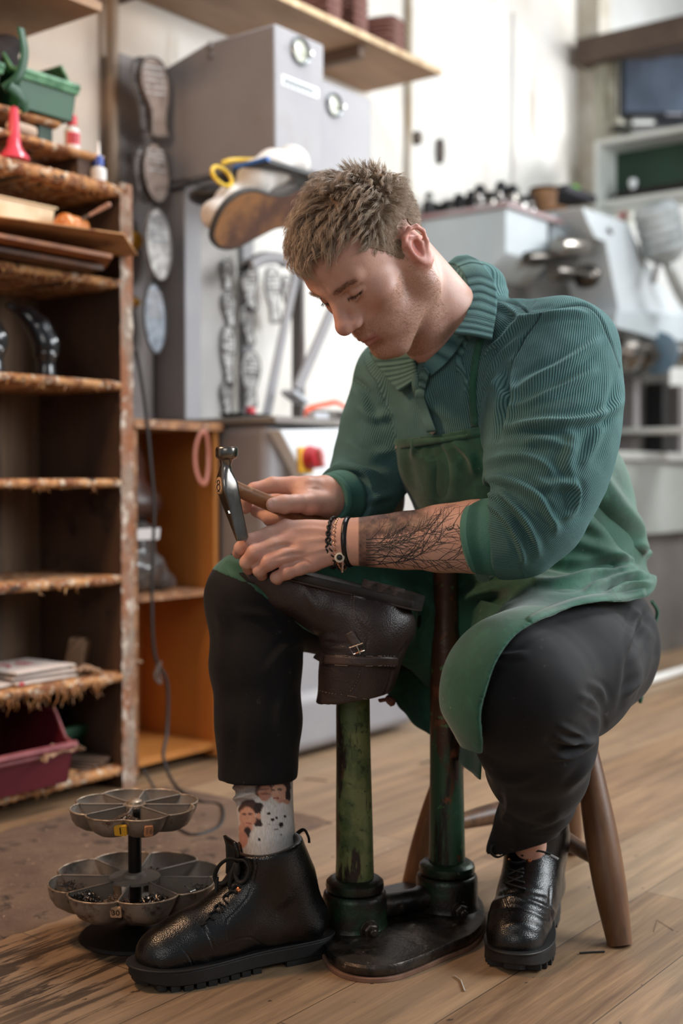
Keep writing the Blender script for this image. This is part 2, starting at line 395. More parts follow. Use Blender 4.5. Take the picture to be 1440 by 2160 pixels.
# ================================================================ left shelf rack
XR, YF, YB = 2.012, 2.168, 2.462
edge = M('flaky_edge', '7a4724', .75, col2='b5814f', ns=30, lo=.42, hi=.58, wear=[('c4b39c',55,.55,.61),('35200f',34,.58,.63)], bump=.8, bs=70, bd=.006)
dkw = M('dark_board', '3a2a20', .8, col2='57402f', ns=5, st=(1,1,.35), wear=[('241811',9,.56,.68)], bump=.3, bs=30)
bkw = M('back_board', '66513f', .85, col2='8a705a', ns=5, st=(4,1,.25), wear=[('a58d78',7,.60,.70,(5,1,.2)),('3a2b20',5,.6,.7,(6,1,.15))], bump=.3, bs=30)
rack = thing('shelf_rack', 'tall old wooden shelf rack with flaking glue-crusted edges on the left', 'shelf', (1.5,2.32,0))
def crusty(b, a, c, n=60, amp=.004):
    """board whose front edge is lumpy with old glue"""
    (x0,y0,z0),(x1,y1,z1) = a, c; rows = []
    for j, (yy, zz, am) in enumerate([(y1,z1,0),(y0+.01,z1,.3),(y0,z1-.003,1),(y0-.003,(z0+z1)/2,1.2),(y0,z0+.003,1),(y0+.012,z0,.6),(y1,z0,0)]):
        rows.append([(x0+(x1-x0)*i/n, yy-amp*am*(mnoise.noise((i*.9+x0*40, j*1.7, z0*9))+.4), zz+amp*am*mnoise.noise((i*1.1, j*2.3+5, z0*7))*1.2) for i in range(n+1)])
    b.grid(rows); n0 = len(b.v); return b
X0 = .55
for k, (zt, th) in enumerate([(1.396,.030),(1.179,.022),(.945,.021),(.720,.020),(.497,.021),(.272,.024),(.055,.024)]):
    b = B(); crusty(b, (X0,YF,zt-th),(XR-.03 if k else XR,YB,zt), 220); b.obj('shelf_board', edge if k in (0,1) else edge, rack, smooth=True, auto=False)
    b = B().box((X0,YF+.012,zt-th+.0005),(XR-.032,YB,zt-.0007)); b.obj('shelf_board', dkw, rack)
b = B(); 
rows = [[(x, YF-.004+.003*mnoise.noise((x*50,z*45,3)), z) for x in (XR-.034+.003*mnoise.noise((1,z*40,2)), XR-.022, XR-.010, XR+.004+.003*mnoise.noise((9,z*40,2)))] for z in [i*.008 for i in range(176)]]
b.grid(rows); b.obj('side_panel', M('flaky_upright','8d7c6d',.75,col2='8a5432',ns=14,st=(1,1,.55),lo=.42,hi=.60,wear=[('c4b5a6',26,.54,.62,(1,1,.6)),('3a261b',24,.60,.68)],bump=.8,bs=60,bd=.006), rack, smooth=True, auto=False)
B().box((XR-.03,YF-.001,0),(XR+.002,YB,1.395)).obj('side_panel', dkw, rack)
B().box((X0,YB,.05),(XR,YB+.02,1.396)).obj('back_panel', bkw, rack)
B().box((X0,YF,0),(X0+.03,YB,1.395)).obj('side_panel', dkw, rack)
b = B(); b.box((1.84,YB-.012,.06),(1.86,YB-.001,1.17)); b.obj('batten', M('grey_batten','6b5a4c',.8,col2='4a3a2f'), rack)
# strings of dried glue under the edges
gl = M('dried_glue', 'a5703c', .45, col2='8a5a33', ns=30, wear=[('c79a63',40,.55,.62)], sss=.1)
b = B(); random.seed(3)
for k in range(190):
    z = random.choice([.925,.70,.477,.25,.25,.25,.25,.25,.25,.035,1.157,1.366]); x = XR-.06-abs(random.choice([.05,.11,.13,.2,.22,.3,.36])+random.gauss(0,.016)); y = YF+random.uniform(-.008,.01); ln = random.uniform(.004,.018)*(1.9*random.random()+.6 if z == .25 else 1)
    p = [(x,y,z+.004)]; 
    for q in range(4): p.append((p[-1][0]+random.uniform(-.006,.006), y+random.uniform(-.004,.004), p[-1][2]-ln/4))
    b.tube(p, [random.uniform(.0008,.0022)*(1.3-.25*i) for i in range(5)], 5)
b.obj('glue_drips', gl, rack, kind='stuff', smooth=True)
# narrow upper riser with two boards
ris = thing('shelf_riser', 'small two-tier wooden riser standing on top of the old shelf rack', 'shelf', (1.6,2.33,1.396))
for zt, x1, y0, y1 in ((1.461,1.950,2.19,2.40),(1.52,1.845,2.215,2.40)):
    b = B(); crusty(b, (X0,y0,zt-.018),(x1,y1,zt), 160, .003); b.obj('riser_board', edge, ris, smooth=True, auto=False)
    B().box((X0,y0+.008,zt-.0175),(x1-.001,y1,zt-.0007)).obj('riser_board', dkw, ris)
B().box((1.885,2.20,1.397),(1.935,2.40,1.4435)).obj('riser_post', dkw, ris)
B().box((1.80,2.23,1.461),(1.838,2.40,1.502)).obj('riser_post', M('dkgreen','1f3a2c',.6), ris)
B().box((X0,2.30,1.3965),(1.90,2.31,1.443)).obj('riser_back', M('riser_brown','6b4a38',.8,col2='80604c',ns=8), ris)
# ---- green stacking bins on the riser
gp = M('green_plastic', '0f3d22', .5, col2='17492a', ns=4); gpl = M('green_rim', '5f8f6c', .5, col2='2c5f40', ns=30, lo=.45, hi=.62, bump=.2)
def bin_(name, lab, cat, c, sx, sy, h, mat, rim, rz=0, group=None):
    t = thing(name, lab, cat, c, group); cx, cy, cz = c; Mt = Matrix.Translation(c) @ Matrix.Rotation(rz,4,'Z')
    def pt(u, v, z): k = .86+.14*z; return (u*sx/2*k, v*sy/2*k, z*h)
    w_ = .93; b = B()
    # body: base, back, two sides sloped to a cut-down front
    prof = [(1,1),(-.35,1),(-.75,.62),(-1,.55)]
    out = []; inn = []
    for sgn in (-1,1):
        o = [pt(sgn,v,0) for v,z in ((1,0),(-1,0))]+[pt(sgn,v,z) for v,z in prof[::-1]]
        i = [(x-sgn*.003,y,z) for x,y,z in o]; n = len(o)
        b.add(o+i, [list(range(n)), list(range(n,2*n))[::-1]]+[[q,(q+1)%n,(q+1)%n+n,q+n] for q in range(n)], Mt)
    b.add([pt(-1,-1,0),pt(1,-1,0),pt(1,1,0),pt(-1,1,0)]+[(x,y,.003) for x,y,_ in (pt(-1,-1,0),pt(1,-1,0),pt(1,1,0),pt(-1,1,0))], [(3,2,1,0),(4,5,6,7),(0,1,5,4),(2,3,7,6)], Mt)
    for v, z in ((1,1),(-1,.55)):
        q = [pt(-1,v,0),pt(1,v,0),pt(1,v,z),pt(-1,v,z)]; d = -.003*v; b.add(q+[(x,y+d,zz) for x,y,zz in q], [(0,1,2,3),(7,6,5,4),(0,4,5,1),(3,2,6,7)], Mt)
    b.obj('bin_body', mat, t)
    r = B()
    for sgn in (-1,1):
        pr = [pt(sgn,v,z) for v,z in prof]
        for p, q in zip(pr[:-1], pr[1:]):
            p = Mt@Vector(p); q = Mt@Vector(q); r.tube([p,q], .004, 6)
    r.tube([Mt@Vector(pt(-1,1,1)), Mt@Vector(pt(1,1,1))], .004, 6)
    for zz, rr in ((.55,.009),(.47,.006)): r.tube([Mt@Vector(pt(-1.03,-1.02,zz)), Mt@Vector(pt(1.03,-1.02,zz))], rr, 8)
    r.obj('rim', rim, t, smooth=True); return t
bin_('storage_bin','green plastic stacking bin with pale scuffed lip on the riser','bin',(1.80,2.29,1.521),.17,.20,.135,gp,gpl,0)
bin_('storage_bin','green plastic stacking bin cut off by the left edge, tipped beside another green bin','bin',(1.60,2.30,1.521),.17,.20,.135,gp,gpl,.06)
b = B(); p = [Q(38,50,2.5),Q(52,110,2.46),Q(42,160,2.45),Q(12,185,2.46)]; q = [Q(28,60,2.5),Q(36,115,2.46),Q(20,160,2.45),Q(-6,180,2.46)]
b = B(); pts = cr([Q(44,60,2.56),Q(52,110,2.55),Q(40,160,2.54),Q(8,188,2.53)],8); b.tube(pts, .010, 8, flat=.35, up=(0,1,0)); pts = cr([Q(20,180,2.53),Q(46,205,2.55),Q(54,235,2.57)],6); b.tube(pts,.012,8,flat=.35,up=(0,1,0))
props(b.obj('label_clip', gp, smooth=True), 'curved green plastic clip sticking up in front of the green bins','clip')
# ---- bottles, funnel
def bottle(lab, c, capm, capname, h1, r, labm=None, nose=.035):
    t = thing('glue_bottle', lab, 'bottle', c); x,y,z = c
    B().lathe([(0,0),(r,0),(r*1.03,.004),(r*1.03,h1*.72),(r*.85,h1*.84),(r*.45,h1*.92),(r*.42,h1)], c).obj('bottle_body', M('milky_plastic','ddd9d4',.35,trans=.15), t, smooth=True)
    B().lathe([(r*.62,h1*.97),(r*.66,h1*.98),(r*.62,h1+.018),(r*.42,h1+.022)], c).obj(capname, capm, t, smooth=True)
    B().lathe([(r*.25,h1+.02),(r*.18,h1+.035),(r*.10,h1+.022+nose)], c).obj('nozzle', M('white_nozzle','efece8',.4), t, smooth=True)
    if labm:
        b = B(); rows = [[(x+r*1.05*math.cos(a), y+r*1.05*math.sin(a), z+zz) for a in [math.radians(d) for d in range(-170,-50,10)]] for zz in (h1*.15,h1*.65)]; b.grid(rows); lb = b.obj('label', labm, t, smooth=True)
        b = B()
        for k in range(5): 
            zz = z+h1*(.24+.075*k); b.grid([[(x+r*1.07*math.cos(a), y+r*1.07*math.sin(a), q) for a in [math.radians(d) for d in range(-150,-75,8)]] for q in (zz,zz+.0012)])
        b.obj('label_lines', M('dark_print','5b2530',.6), lb)
    return t
zsh = 1.4615
cp = onY(152,288,2.215); bottle('white glue bottle with red cap and red label on the riser', (cp[0],2.215,zsh), M('red_cap','c2323a',.4),'cap',.055,.0175,M('red_label','c8414a',.5))
cp = onY(208,398,2.19); bottle('white glue bottle with blue collar and long nozzle on top of the rack', (cp[0],2.19,1.397), M('blue_cap','2b4a9a',.4),'cap',.036,.0175,None,.032)
cp = onY(30,352,2.19); b = B().lathe([(.028,0),(.033,.003),(.031,.010),(.021,.022),(.0155,.032),(.0125,.06),(.010,.10),(.0085,.112),(.003,.116)], (cp[0],2.19,1.3965))
props(b.obj('glue_nozzle', M('pink_red','d0485a',.25,coat=.4), smooth=True), 'pink-red flared plastic nozzle standing on the top board of the rack','nozzle')
p = onY(170,370,2.26); props(B().obox((p[0],2.27,1.397+.012),(.05,.04,.022),.5,.15).obj('cork_wedge', M('corky','b49a7f',.8,col2='9a8069',ns=20), bevel=.003), 'pale wedge of sole cork under the riser behind the blue-collared bottle','wedge')
p = onY(120,375,2.24); props(B().obox((p[0],2.24,1.397+.004),(.045,.02,.006),.2).obj('metal_scrap', M('scrapm','8b7a6d',.5,metal=.5)), 'small grey-brown scrap on the top board of the rack','scrap')
p = onY(45,262,2.2); b = B().obox((p[0]+.005,2.205,zsh+.012),(.075,.03,.024),.1); props(b.obj('plaster_lump', M('palelump','c2ab98',.8,col2='a88e7a',ns=14), bevel=.010, seg=3), 'rounded pale lump behind the pink nozzle on the riser','lump')
# ---- white box and glue pot on the cardboard tray (first bay)
cb = M('cardboard', '9a6b42', .85, col2='b98a58', ns=7, wear=[('6e3d1c',9,.55,.66)], bump=.2)
def sheet(name, lab, cat, corners, th, mat, group=None):
    b = B(); n = len(corners); top = [Vector(c) for c in corners]; v = top+[p-Vector((0,0,th)) for p in top]
    b.add(v, [list(range(n)), list(range(n,2*n))[::-1]]+[[i,(i+1)%n,(i+1)%n+n,i+n][::-1] for i in range(n)]); return props(b.obj(name, mat, bevel=.001), lab, cat, group)
z1 = 1.222
sheet('cardboard_tray','stiff cardboard sheet jutting out under the glue pot', 'cardboard', [onY(4,545,2.02)[:2]+(1.232,), (1.83,1.99,1.240), (2.0,2.13,1.236), (1.98,2.42,1.236), (1.45,2.42,1.232)], .004, cb)
sheet('cardboard_tray','glue-soaked brown board under the upper cardboard sheet', 'cardboard', [(1.42,2.05,1.206),(1.86,2.06,1.208),(1.93,2.16,1.206),(1.93,2.42,1.206),(1.45,2.42,1.206)], .010, M('soaked','7a4526',.55,col2='a5683a',ns=18,bump=.5,bs=40,bd=.004))
sheet('cardboard_tray','dark glue-stained board lying lowest on the second shelf', 'cardboard', [(1.40,2.10,1.192),(1.88,2.11,1.191),(1.90,2.42,1.191),(1.45,2.42,1.191)], .011, M('soaked2','3d2517',.6,col2='6d4428',ns=18,bump=.5,bs=40,bd=.004))
p = onY(58,520,2.2); a = onY(140,440,2.2)
tb = thing('plastic_tub','square cream plastic tub stained with orange glue','tub',(1.735,2.27,1.2365))
b = B(); x0,x1,y0,y1,z0,zz = 1.655,1.815,2.19,2.36,1.2365,1.318
b.rings([[(x0+.008,y0+.006,z0),(x1-.008,y0+.006,z0),(x1-.008,y1-.006,z0),(x0+.008,y1-.006,z0)],[(x0,y0,zz),(x1,y0,zz),(x1,y1,zz),(x0,y1,zz)]]); b.obj('tub_body', M('cream_tub','d8c3a0',.5,col2='c9a678',ns=12,lo=.5,hi=.7,wear=[('a8642d',16,.66,.72)]), tb, bevel=.008, seg=3)
B().box((x0-.003,y0-.003,zz-.006),(x1+.003,y1+.003,zz)).obj('tub_rim', M('tub_rim','c9b08c',.5), tb, bevel=.003)
gx = onY(140,505,2.165); t = thing('glue_pot','small pot overflowing with orange glue holding a brush','pot',(gx[0],2.15,1.2375))
b = B().lathe([(.034,0),(.037,.003),(.036,.026),(.039,.030),(.036,.034),(.0,.034)], (gx[0],2.15,1.2375), seg=20); b.obj('pot', M('glue_pot','c98a52',.45,col2='b06a32',ns=25,bump=.5,bs=50,bd=.005), t, smooth=True)
sd = SDF(.012); cx = gx[0]; random.seed(11)
for k in range(16): a = random.random()*6.28; r_ = random.random()*.03; sd.ell((cx+r_*math.cos(a), 2.15+r_*math.sin(a), 1.2375+.030+random.random()*.012), (.010+.006*random.random(),)*3)
sd.ell((cx-.018,2.145,1.285),(.016,.014,.012))
v_, f_ = surfnet(sdf=sd, lo=(cx-.06,2.08,1.24), hi=(cx+.06,2.22,1.32), h=.002); npmesh('glue', v_, f_, M('orange_glue','b0632b',.3,col2='c98a4e',ns=40,sss=.15), t)
t = thing('glue_brush','wooden-handled glue brush leaning in the orange glue pot','brush',(cx+.012,2.14,1.285))
p0 = Vector((cx+.005,2.14,1.280)); p1 = Vector(onY(233,430,2.10)); B().tube(cr([p0.lerp(p1,.35),p0.lerp(p1,.6),p0.lerp(p1,.85),p1],4), [.0035]+[.0042]*4+[.0052]*4+[.0058]*3+[.004], 10).obj('brush_handle', M('brush_wood','a8806c',.5,col2='8c6450'), t, smooth=True)
B().tube([p0, p0.lerp(p1,.38)], [.005,.0042], 10).obj('ferrule', M('dull_ferrule','5b4a40',.5,metal=.6), t, smooth=True)
# ---- shelf bays
def last_boot(px, lab):
    p = onY(px,790,2.215); x = p[0]; z = .9455
    t = thing('shoe_stretcher', lab, 'shoe stretcher', (x,2.215,z), 'black shoe stretchers on the third shelf')
    bm_ = M('gloss_black','17171a',.22,coat=.5,spec=.6); s = B()
    s.lathe([(.0225,0),(.0235,.004),(.021,.02),(.0205,.03),(.0245,.042),(.0265,.046),(.0255,.05),(.0,.05)], (x,2.215,z)); s.obj('stretcher_foot', bm_, t, smooth=True)
    d = SDF(.02); d.chain([(x+.002,2.215,z+.05,.0245),(x+.001,2.216,z+.075,.0255),(x-.012,2.225,z+.110,.023),(x-.030,2.24,z+.135,.016),(x-.060,2.265,z+.155,.008)])
    v_, f_ = surfnet(d, (x-.1,2.15,z+.04), (x+.05,2.3,z+.19), .0025); npmesh('stretcher_body', relax(v_,f_,2), f_, bm_, t)
    B().lathe([(.0265,.048),(.0285,.050),(.0285,.055),(.0265,.057)], (x,2.215,z)).obj('stretcher_ring', bm_, t, smooth=True)
last_boot(97, 'glossy black metal shoe stretcher on the third shelf, fully in view'); last_boot(-14, 'glossy black metal shoe stretcher half cut off by the left edge')
paper = M('white_bag', 'd8ccc4', .8, col2='c9b9ae', ns=8, bump=.3, bs=30, bd=.003)
zb = .2725
def bag(k, x, y, z, rz, sx=.17, sy=.16, red=0):
    t = thing('paper_bag', ['white paper bag at the bottom of the small stack, red mark on its corner','white folded paper bag in the middle of the small stack','white paper bag on top of the small stack, printed in red','white paper bag poking out at the left under the small stack'][k], 'paper bag', (x,y,z), 'folded white paper bags')
    b = B(); R = Matrix.Translation((x,y,z)) @ Matrix.Rotation(rz,4,'Z'); n = 12; h = .011
    def f(u,v,s): e = (1-abs(u)**6)*(1-abs(v)**6); return R @ Vector((u*sx/2, v*sy/2, h/2+s*h/2*(.35+.65*e)+.0015*mnoise.noise((u*2+k,v*2,s))))
    g = [[f(-1+2*i/n,-1+2*j/n,1) for i in range(n+1)] for j in range(n+1)]; b.grid(g)
    g = [[f(-1+2*i/n,-1+2*j/n,-1) for i in range(n+1)][::-1] for j in range(n+1)]; b.grid(g)
    for sgn in (-1,1):
        b.grid([[f(-1+2*i/n,sgn,s) for i in range(n+1)] for s in (-1,1)]); b.grid([[f(sgn,-1+2*i/n,s) for i in range(n+1)] for s in (-1,1)])
    b.obj('bag', paper, t, smooth=True)
    if red:
        b = B(); random.seed(5)
        for q in range(6):
            for w_ in range(5):
                if random.random() < .75: a = R @ Vector((-.055+q*.014,-.02+w_*.012,h+.0004)); b.obox(a,(.010,.004+.006*random.random(),.0006),rz+.3)
        b.obj('print', M('red_print','b8555a',.7), t)
    if k == 0: a = R @ Vector((-sx/2+.012,-sy/2-.001,.006)); B().obox(a,(.012,.002,.007),rz).obj('print', M('red_print2','c23a45',.7), t)
px_ = onY(60,1430,2.25)
for k,(dx,dy,dz,rz) in enumerate([(0,0,0,.02),(.0,.004,.0115,-.04),(-.004,.002,.023,.05)]): bag(k, px_[0]+dx, 2.265+dy, zb+dz, rz, red=(k==2))
bag(3, px_[0]-.16, 2.26, zb, .3)
kraft = M('kraft', '8d6f57', .85, col2='a6866b', ns=8, bump=.4, bs=25, bd=.004)
def crumple(lab, c, sx, sy, h, rz, seed, group='crumpled kraft paper'):
    b = B(); n = 9; R = Matrix.Translation(c) @ Matrix.Rotation(rz,4,'Z')
    g = [[R @ Vector(((-1+2*i/n)*sx/2+.01*mnoise.noise((i*.7,j*.7,seed)), (-1+2*j/n)*sy/2+.01*mnoise.noise((i*.7,j*.7,seed+9)), h*(.35+.65*abs(mnoise.noise((i*.45,j*.45,seed+3))*2))*(1 if 0<i<n else .3))) for i in range(n+1)] for j in range(n+1)]
    if h > .03:
        b = B(); b.obox((c[0],c[1],c[2]+h*.40),(sx*.8,sy*.35,h*.8),rz,.22); b.obox((c[0]-sx*.15,c[1]-.012,c[2]+h*.62),(sx*.7,.004,h*.62),rz,.75); b.obox((c[0]+sx*.42,c[1]-.015,c[2]+h*.22),(sx*.5,sy*.5,.006),rz+.5,.35,.3)
        props(b.obj('kraft_paper', kraft, bevel=.004, seg=2), lab, 'paper', group); return
    b.grid(g); props(b.obj('kraft_paper', kraft, solid=.0015), lab, 'paper', group)
p = onY(190,1400,2.26); crumple('crumpled brown kraft paper standing behind the white bags', (p[0]+.01,2.30,zb+.002), .10,.12,.085, .4, 2.2)
p = onY(245,1395,2.26); crumple('small folded scrap of kraft paper near the rack upright', (p[0],2.23,zb+.002), .05,.05,.035, .8, 7.1)
p = onY(175,1410,2.2); crumple('flat brown paper beside the white bag stack', (p[0],2.21,zb+.002), .08,.06,.02, -.3, 4.4)
# bottom bay : red crate, green crate, leather pieces
rp = M('red_plastic','4d101c',.45,col2='5f1824',ns=5,wear=[('5a1420',9,.6,.7)]); rr = M('red_rim','8a4648',.6,col2='6d2a32',ns=20)
p = onY(50,1600,2.2); bin_('storage_bin','dark red plastic bin on the bottom board with sawdust on its lip','bin',(1.69,2.245,.0565),.24,.25,.150,rp,rr,0)
crumple('brown dusty cardboard lying across the lip of the red bin', (1.76,2.135,.118), .12,.05,.02, .1, 5.5)
p = onY(205,1530,2.3); bin_('storage_bin','small dark green bin behind the red bin on the bottom board','bin',(1.945,2.36,.0565),.13,.14,.13,M('dk_green_plastic','12331f',.5),M('dk_green_rim','274b35',.6),.1)
for k in range(4): props(B().obox((1.93+.006*k,2.25,.0575+.0045*k),(.10-.006*k,.11,.0035),.2+.15*k).obj('leather_piece', M('leather_scrap','4b3a30',.6,col2='6b5546',ns=9), bevel=.001), ['lowest dark leather offcut on the bottom board','dark leather offcut second from the bottom of the little pile','dark leather offcut second from the top of the little pile','topmost dark leather offcut in front of the green bin'][k], 'leather', 'leather offcuts on the bottom board')
# ---- shelf above, top left
c0 = onZ(215,30,1.985); yb = 2.5
t = thing('wall_shelf','wooden wall shelf over the green bins, cut off by the top left corner','shelf',(c0[0]-.4,2.3,1.985))
c1 = onY(215,25,2.13)
B().box((c1[0]-1.2,2.13,c1[2]),(c1[0],2.5,c1[2]+.02)).obj('shelf_board', M('under_board','8a6a50',.75,col2='a07e60',ns=6,bump=.1), t, bevel=.001)
t.location.z = c1[2]; ORG[t.name] = tuple(t.location)
bpy.data.objects[[o.name for o in t.children][0]].location = (0,0,0)
for ch in t.children: ch.location = (0,0,1.985-c1[2])
z=c1[2]; props(B().obox((c1[0]-.10,2.28,z+.035+.0),(.16,.2,.028)).obox((c1[0]-.30,2.28,z+.04),(.2,.2,.038)).obj('dark_box', M('dark_box','2a2322',.7), bevel=.004), 'dark low box lying on the top left wall shelf','box')
b = B(); p = Vector(onY(20,60,2.25)); d = SDF(.02); 
for k in range(7): d.ell((p[0]-.03*(k%3)+.01, 2.27+.01*(k%2), 1.60+.012*k), (.035,.03,.02))
v_, f_ = surfnet(d, (p[0]-.15,2.15,1.55), (p[0]+.08,2.4,1.72), .004); props(npmesh('cloth_bundle', v_, f_, M('dark_cloth','2b2423',.9)), 'dark bundle of rag hanging above the left green bin','cloth')
# ================================================================ orange plywood cabinet
ply = M('orange_ply','c2803c',.6,col2='ad6c2e',ns=3,st=(1,1,.5),wear=[('6f3f1c',5,.62,.74)],bump=.1,bs=30)
pe = M('ply_edge','a8754c',.7,col2='6d4730',ns=30,wear=[('c9a98c',45,.58,.64)],bump=.5,bs=60,bd=.003)
cab = thing('open_cabinet','orange plywood cabinet between the rack and the grey machine','cabinet',(2.22,2.33,0))
B().box((2.045,2.20,.01),(2.062,2.48,.84)).obj('side_panel', pe, cab, bevel=.001)
B().box((2.325,2.20,.01),(2.342,2.48,.84)).obj('side_panel', ply, cab, bevel=.001)
B().box((2.04,2.19,.84),(2.352,2.48,.862)).obj('top_board', pe, cab, bevel=.002)
B().box((2.062,2.20,.425),(2.325,2.47,.440)).obj('shelf_board', pe, cab, bevel=.001)
B().box((2.062,2.20,.03),(2.325,2.47,.047)).obj('bottom_board', ply, cab, bevel=.001)
B().box((2.062,2.465,.03),(2.325,2.478,.84)).obj('back_panel', ply, cab)
d = SDF(.02); d.ell((2.14,2.30,.50),(.085,.07,.06)).ell((2.15,2.30,.57),(.05,.05,.05)).ell((2.10,2.30,.49),(.06,.07,.055)).ell((2.22,2.30,.46),(.05,.05,.03))
d.fn(lambda P: .445-P[:,2], .01, 2)
v_, f_ = surfnet(d, (2.0,2.2,.42),(2.32,2.42,.66), .004); n_ = vnormals(v_, f_)
v_ = v_+n_*np.array([.010*mnoise.noise(Vector(p)*28) for p in v_])[:,None]
t = thing('plastic_sack','clear-grey plastic sack with a white label on the cabinet shelf','sack',(2.15,2.3,.44)); npmesh('sack', v_, f_, M('grey_sack','5c5653',.28,col2='3b3634',ns=20,coat=.6), t)
a = onY(308,1110,2.235); B().obox((2.125,2.236,.585),(.085,.004,.028),0,.15).obj('label', M('white_label','d9d4d2',.6), t, bevel=.001)
d = SDF(.03); d.ell((2.13,2.34,.74),(.07,.06,.10)).ell((2.16,2.32,.66),(.08,.06,.05)).ell((2.10,2.32,.80),(.05,.05,.05))
v_, f_ = surfnet(d, (1.98,2.2,.56),(2.3,2.46,.92), .005); props(npmesh('leather_bag', v_, f_, M('brown_bag','4a2c22',.4,col2='2f1d18',ns=12)), 'dark brown leather bag stuffed in the upper part of the orange cabinet','bag')
b = B(); c_ = Vector(onY(432,965,2.17)); pts = [(c_[0]+.024*math.cos(a)+.006, 2.183+.003*math.cos(a*2), c_[2]-.0+.065*math.sin(a)) for a in [2*PI*i/28 for i in range(28)]]
b.tube(pts, .0065, 8, flat=.35, closed=True, up=(0,1,0)); props(b.obj('leather_loop', M('pink_leather','a05a48',.5,col2='b5725c',ns=9), smooth=True), 'loop of reddish leather strap hanging from the orange cabinet top','strap')
props(B().box((2.13,2.3,.8625),(2.136,2.306,.889)).obj('wood_stick', M('stick','b08a68',.7)), 'small upright stick on the orange cabinet top','stick')
# ================================================================ cable
pts = [onY(288,740,2.158), onY(305,850,2.155), onY(318,980,2.152), onY(325,1080,2.15), onY(320,1250,2.148), onY(326,1380,2.146), onY(352,1440,2.14), onY(352,1540,2.13), onY(345,1600,2.10)]
pts += [onZ(372,1660,.02), onZ(420,1690,.008), onZ(466,1700,.006), onZ(462,1742,.006), onZ(410,1762,.006), onZ(372,1748,.006)]
b = B(); cb_ = cr(pts, 8); b.tube(cb_, .0042, 8)
props(b.obj('power_cable', M('black_rubber','1c1a19',.55), smooth=True), 'black power cable hanging down the rack upright and looping on the floor', 'cable')
b = B(); b.tube(cr([onY(340,1395,2.135),onY(326,1425,2.14),onY(338,1440,2.138),onY(330,1400,2.144)],6), .004, 6)
props(b.obj('wire_tangle', M('grey_tie','57483f',.7), smooth=True), 'tangle of dusty wire round the black cable beside the cabinet','wire')
# ================================================================ floor mat
b = B(); n = 60; rows = []
for j in range(13): rows.append([(.3+1.75*i/n, 1.600+(.50)*j/12+(.006*mnoise.noise((i*.5,0,1)) if j == 0 else 0), .006+.0025*mnoise.noise((i*.8,j*.8,3))-(.006 if j in (0,12) else 0)) for i in range(n+1)])
b.grid(rows)
mt = M('gritty_mat','5d4638',.95,col2='77604c',ns=9,wear=[('3a2b22',18,.55,.64),('a58a6e',70,.63,.68)],bump=1,bs=160,bd=.004)
props(b.obj('floor_mat', mt, smooth=True, auto=False), 'brown gritty worn mat on the floor in front of the rack','mat')
props(B().tube(cr([onZ(302,1622,.06),onZ(330,1680,.012),onZ(300,1720,.008)],6), .003, 6).obj('thin_cable', M('black_rubber','1c1a19',.55), smooth=True), 'thin dark cable end on the mat by the foot of the rack', 'cable')
# ================================================================ grey machine on the left
gm = M('grey_paint','959395',.5,col2='8b898d',ns=4,wear=[('8a8585',6,.6,.75)],bump=.05,bs=300)
gl2 = M('light_paint','c3c6cc',.45,col2='b7babf',ns=4)
gd = M('dark_grey_paint','6f6b6a',.55,col2='7c7776',ns=5)
chrome = M('chrome','b9b6b2',.2,metal=1,col2='8a8683',ns=20); blk = M('black_paint','1b1a1b',.45)
mach = thing('finishing_machine','big grey shoe-finishing machine with tall hood and white control panel left of the man','machine',(2.6,2.25,0))
b = B(); b.box((2.36,2.05,.05),(2.97,2.47,.86)); b.obj('base', gm, mach, bevel=.03, seg=4)
B().box((2.35,2.02,.015),(2.985,2.47,.17)).obj('plinth', gm, mach, bevel=.03, seg=4)
B().box((2.355,2.02,.858),(2.99,2.47,.876)).obj('worktop', M('dusty_top','8c8782',.5,col2='767069',ns=9), mach, bevel=.004)
B().box((2.37,2.345,.876),(2.432,2.49,1.5)).obj('column', gm, mach, bevel=.004)
b = B(); b.add([(2.367,2.03,1.505),(2.367,2.25,1.505),(2.367,2.45,1.505),(2.367,2.45,1.80),(2.367,2.26,1.843),(2.367,2.03,1.843)]+[(2.562,y,z) for y,z in ((2.03,1.505),(2.25,1.505),(2.45,1.505),(2.45,1.80),(2.26,1.843),(2.03,1.843))], [(0,1,2,3,4,5),(11,10,9,8,7,6),(0,6,7,1),(1,7,8,2),(2,8,9,3),(3,9,10,4),(4,10,11,5),(5,11,6,0)])
b.obj('hood', gm, mach, bevel=.006)
z2 = onY(683,168,2.05)[2]; B().box((2.5635,2.05,1.505),(2.80,2.49,z2)).obj('hood', gm, mach, bevel=.006)
B().box((2.368,2.25,1.50),(2.376,2.256,1.845)).obj('seam', gd, mach)
def port(px,py,Y,r):
    c = onY(px,py,Y); b = B().lathe([(r*.72,-.006),(r*.78,.004),(r*.92,.009),(r,.004),(r,-.003)], (c[0],Y,c[2]), (0,-1,0)); rg = b.obj('port_ring', M('ring_grey','8b9195',.25,metal=.5), mach, smooth=True)
    B().lathe([(0,0),(r*.74,.001),(r*.74,-.003)], (c[0],Y-.001,c[2]), (0,-1,0)).obj('port_glass', M('gauge','a3a594',.3), rg, smooth=True)
    for s in (-1,1): B().lathe([(0,.012),(.005,.012),(.005,0)], (c[0]+s*r*.86,Y-.004,c[2]), (0,-1,0)).obj('port_screw', chrome, rg, smooth=True)
port(632,108,2.03,.036); port(703,222,2.05,.032)
a = onY(595,165,2.028); c = onY(672,205,2.028)
b = B(); b.box((a[0],2.0285,c[2]-.004),(c[0],2.0305,c[2]+.022)); npl = b.obj('name_plate', M('plate_white','e2e4e6',.35), mach, bevel=.001)
b = B(); 
for k in range(6): b.box((a[0]+.010+k*.020,2.027,c[2]+.001),(a[0]+.023+k*.020,2.0284,c[2]+.017))
b.obj('plate_letters', M('plate_grey','3c4648',.4), npl)
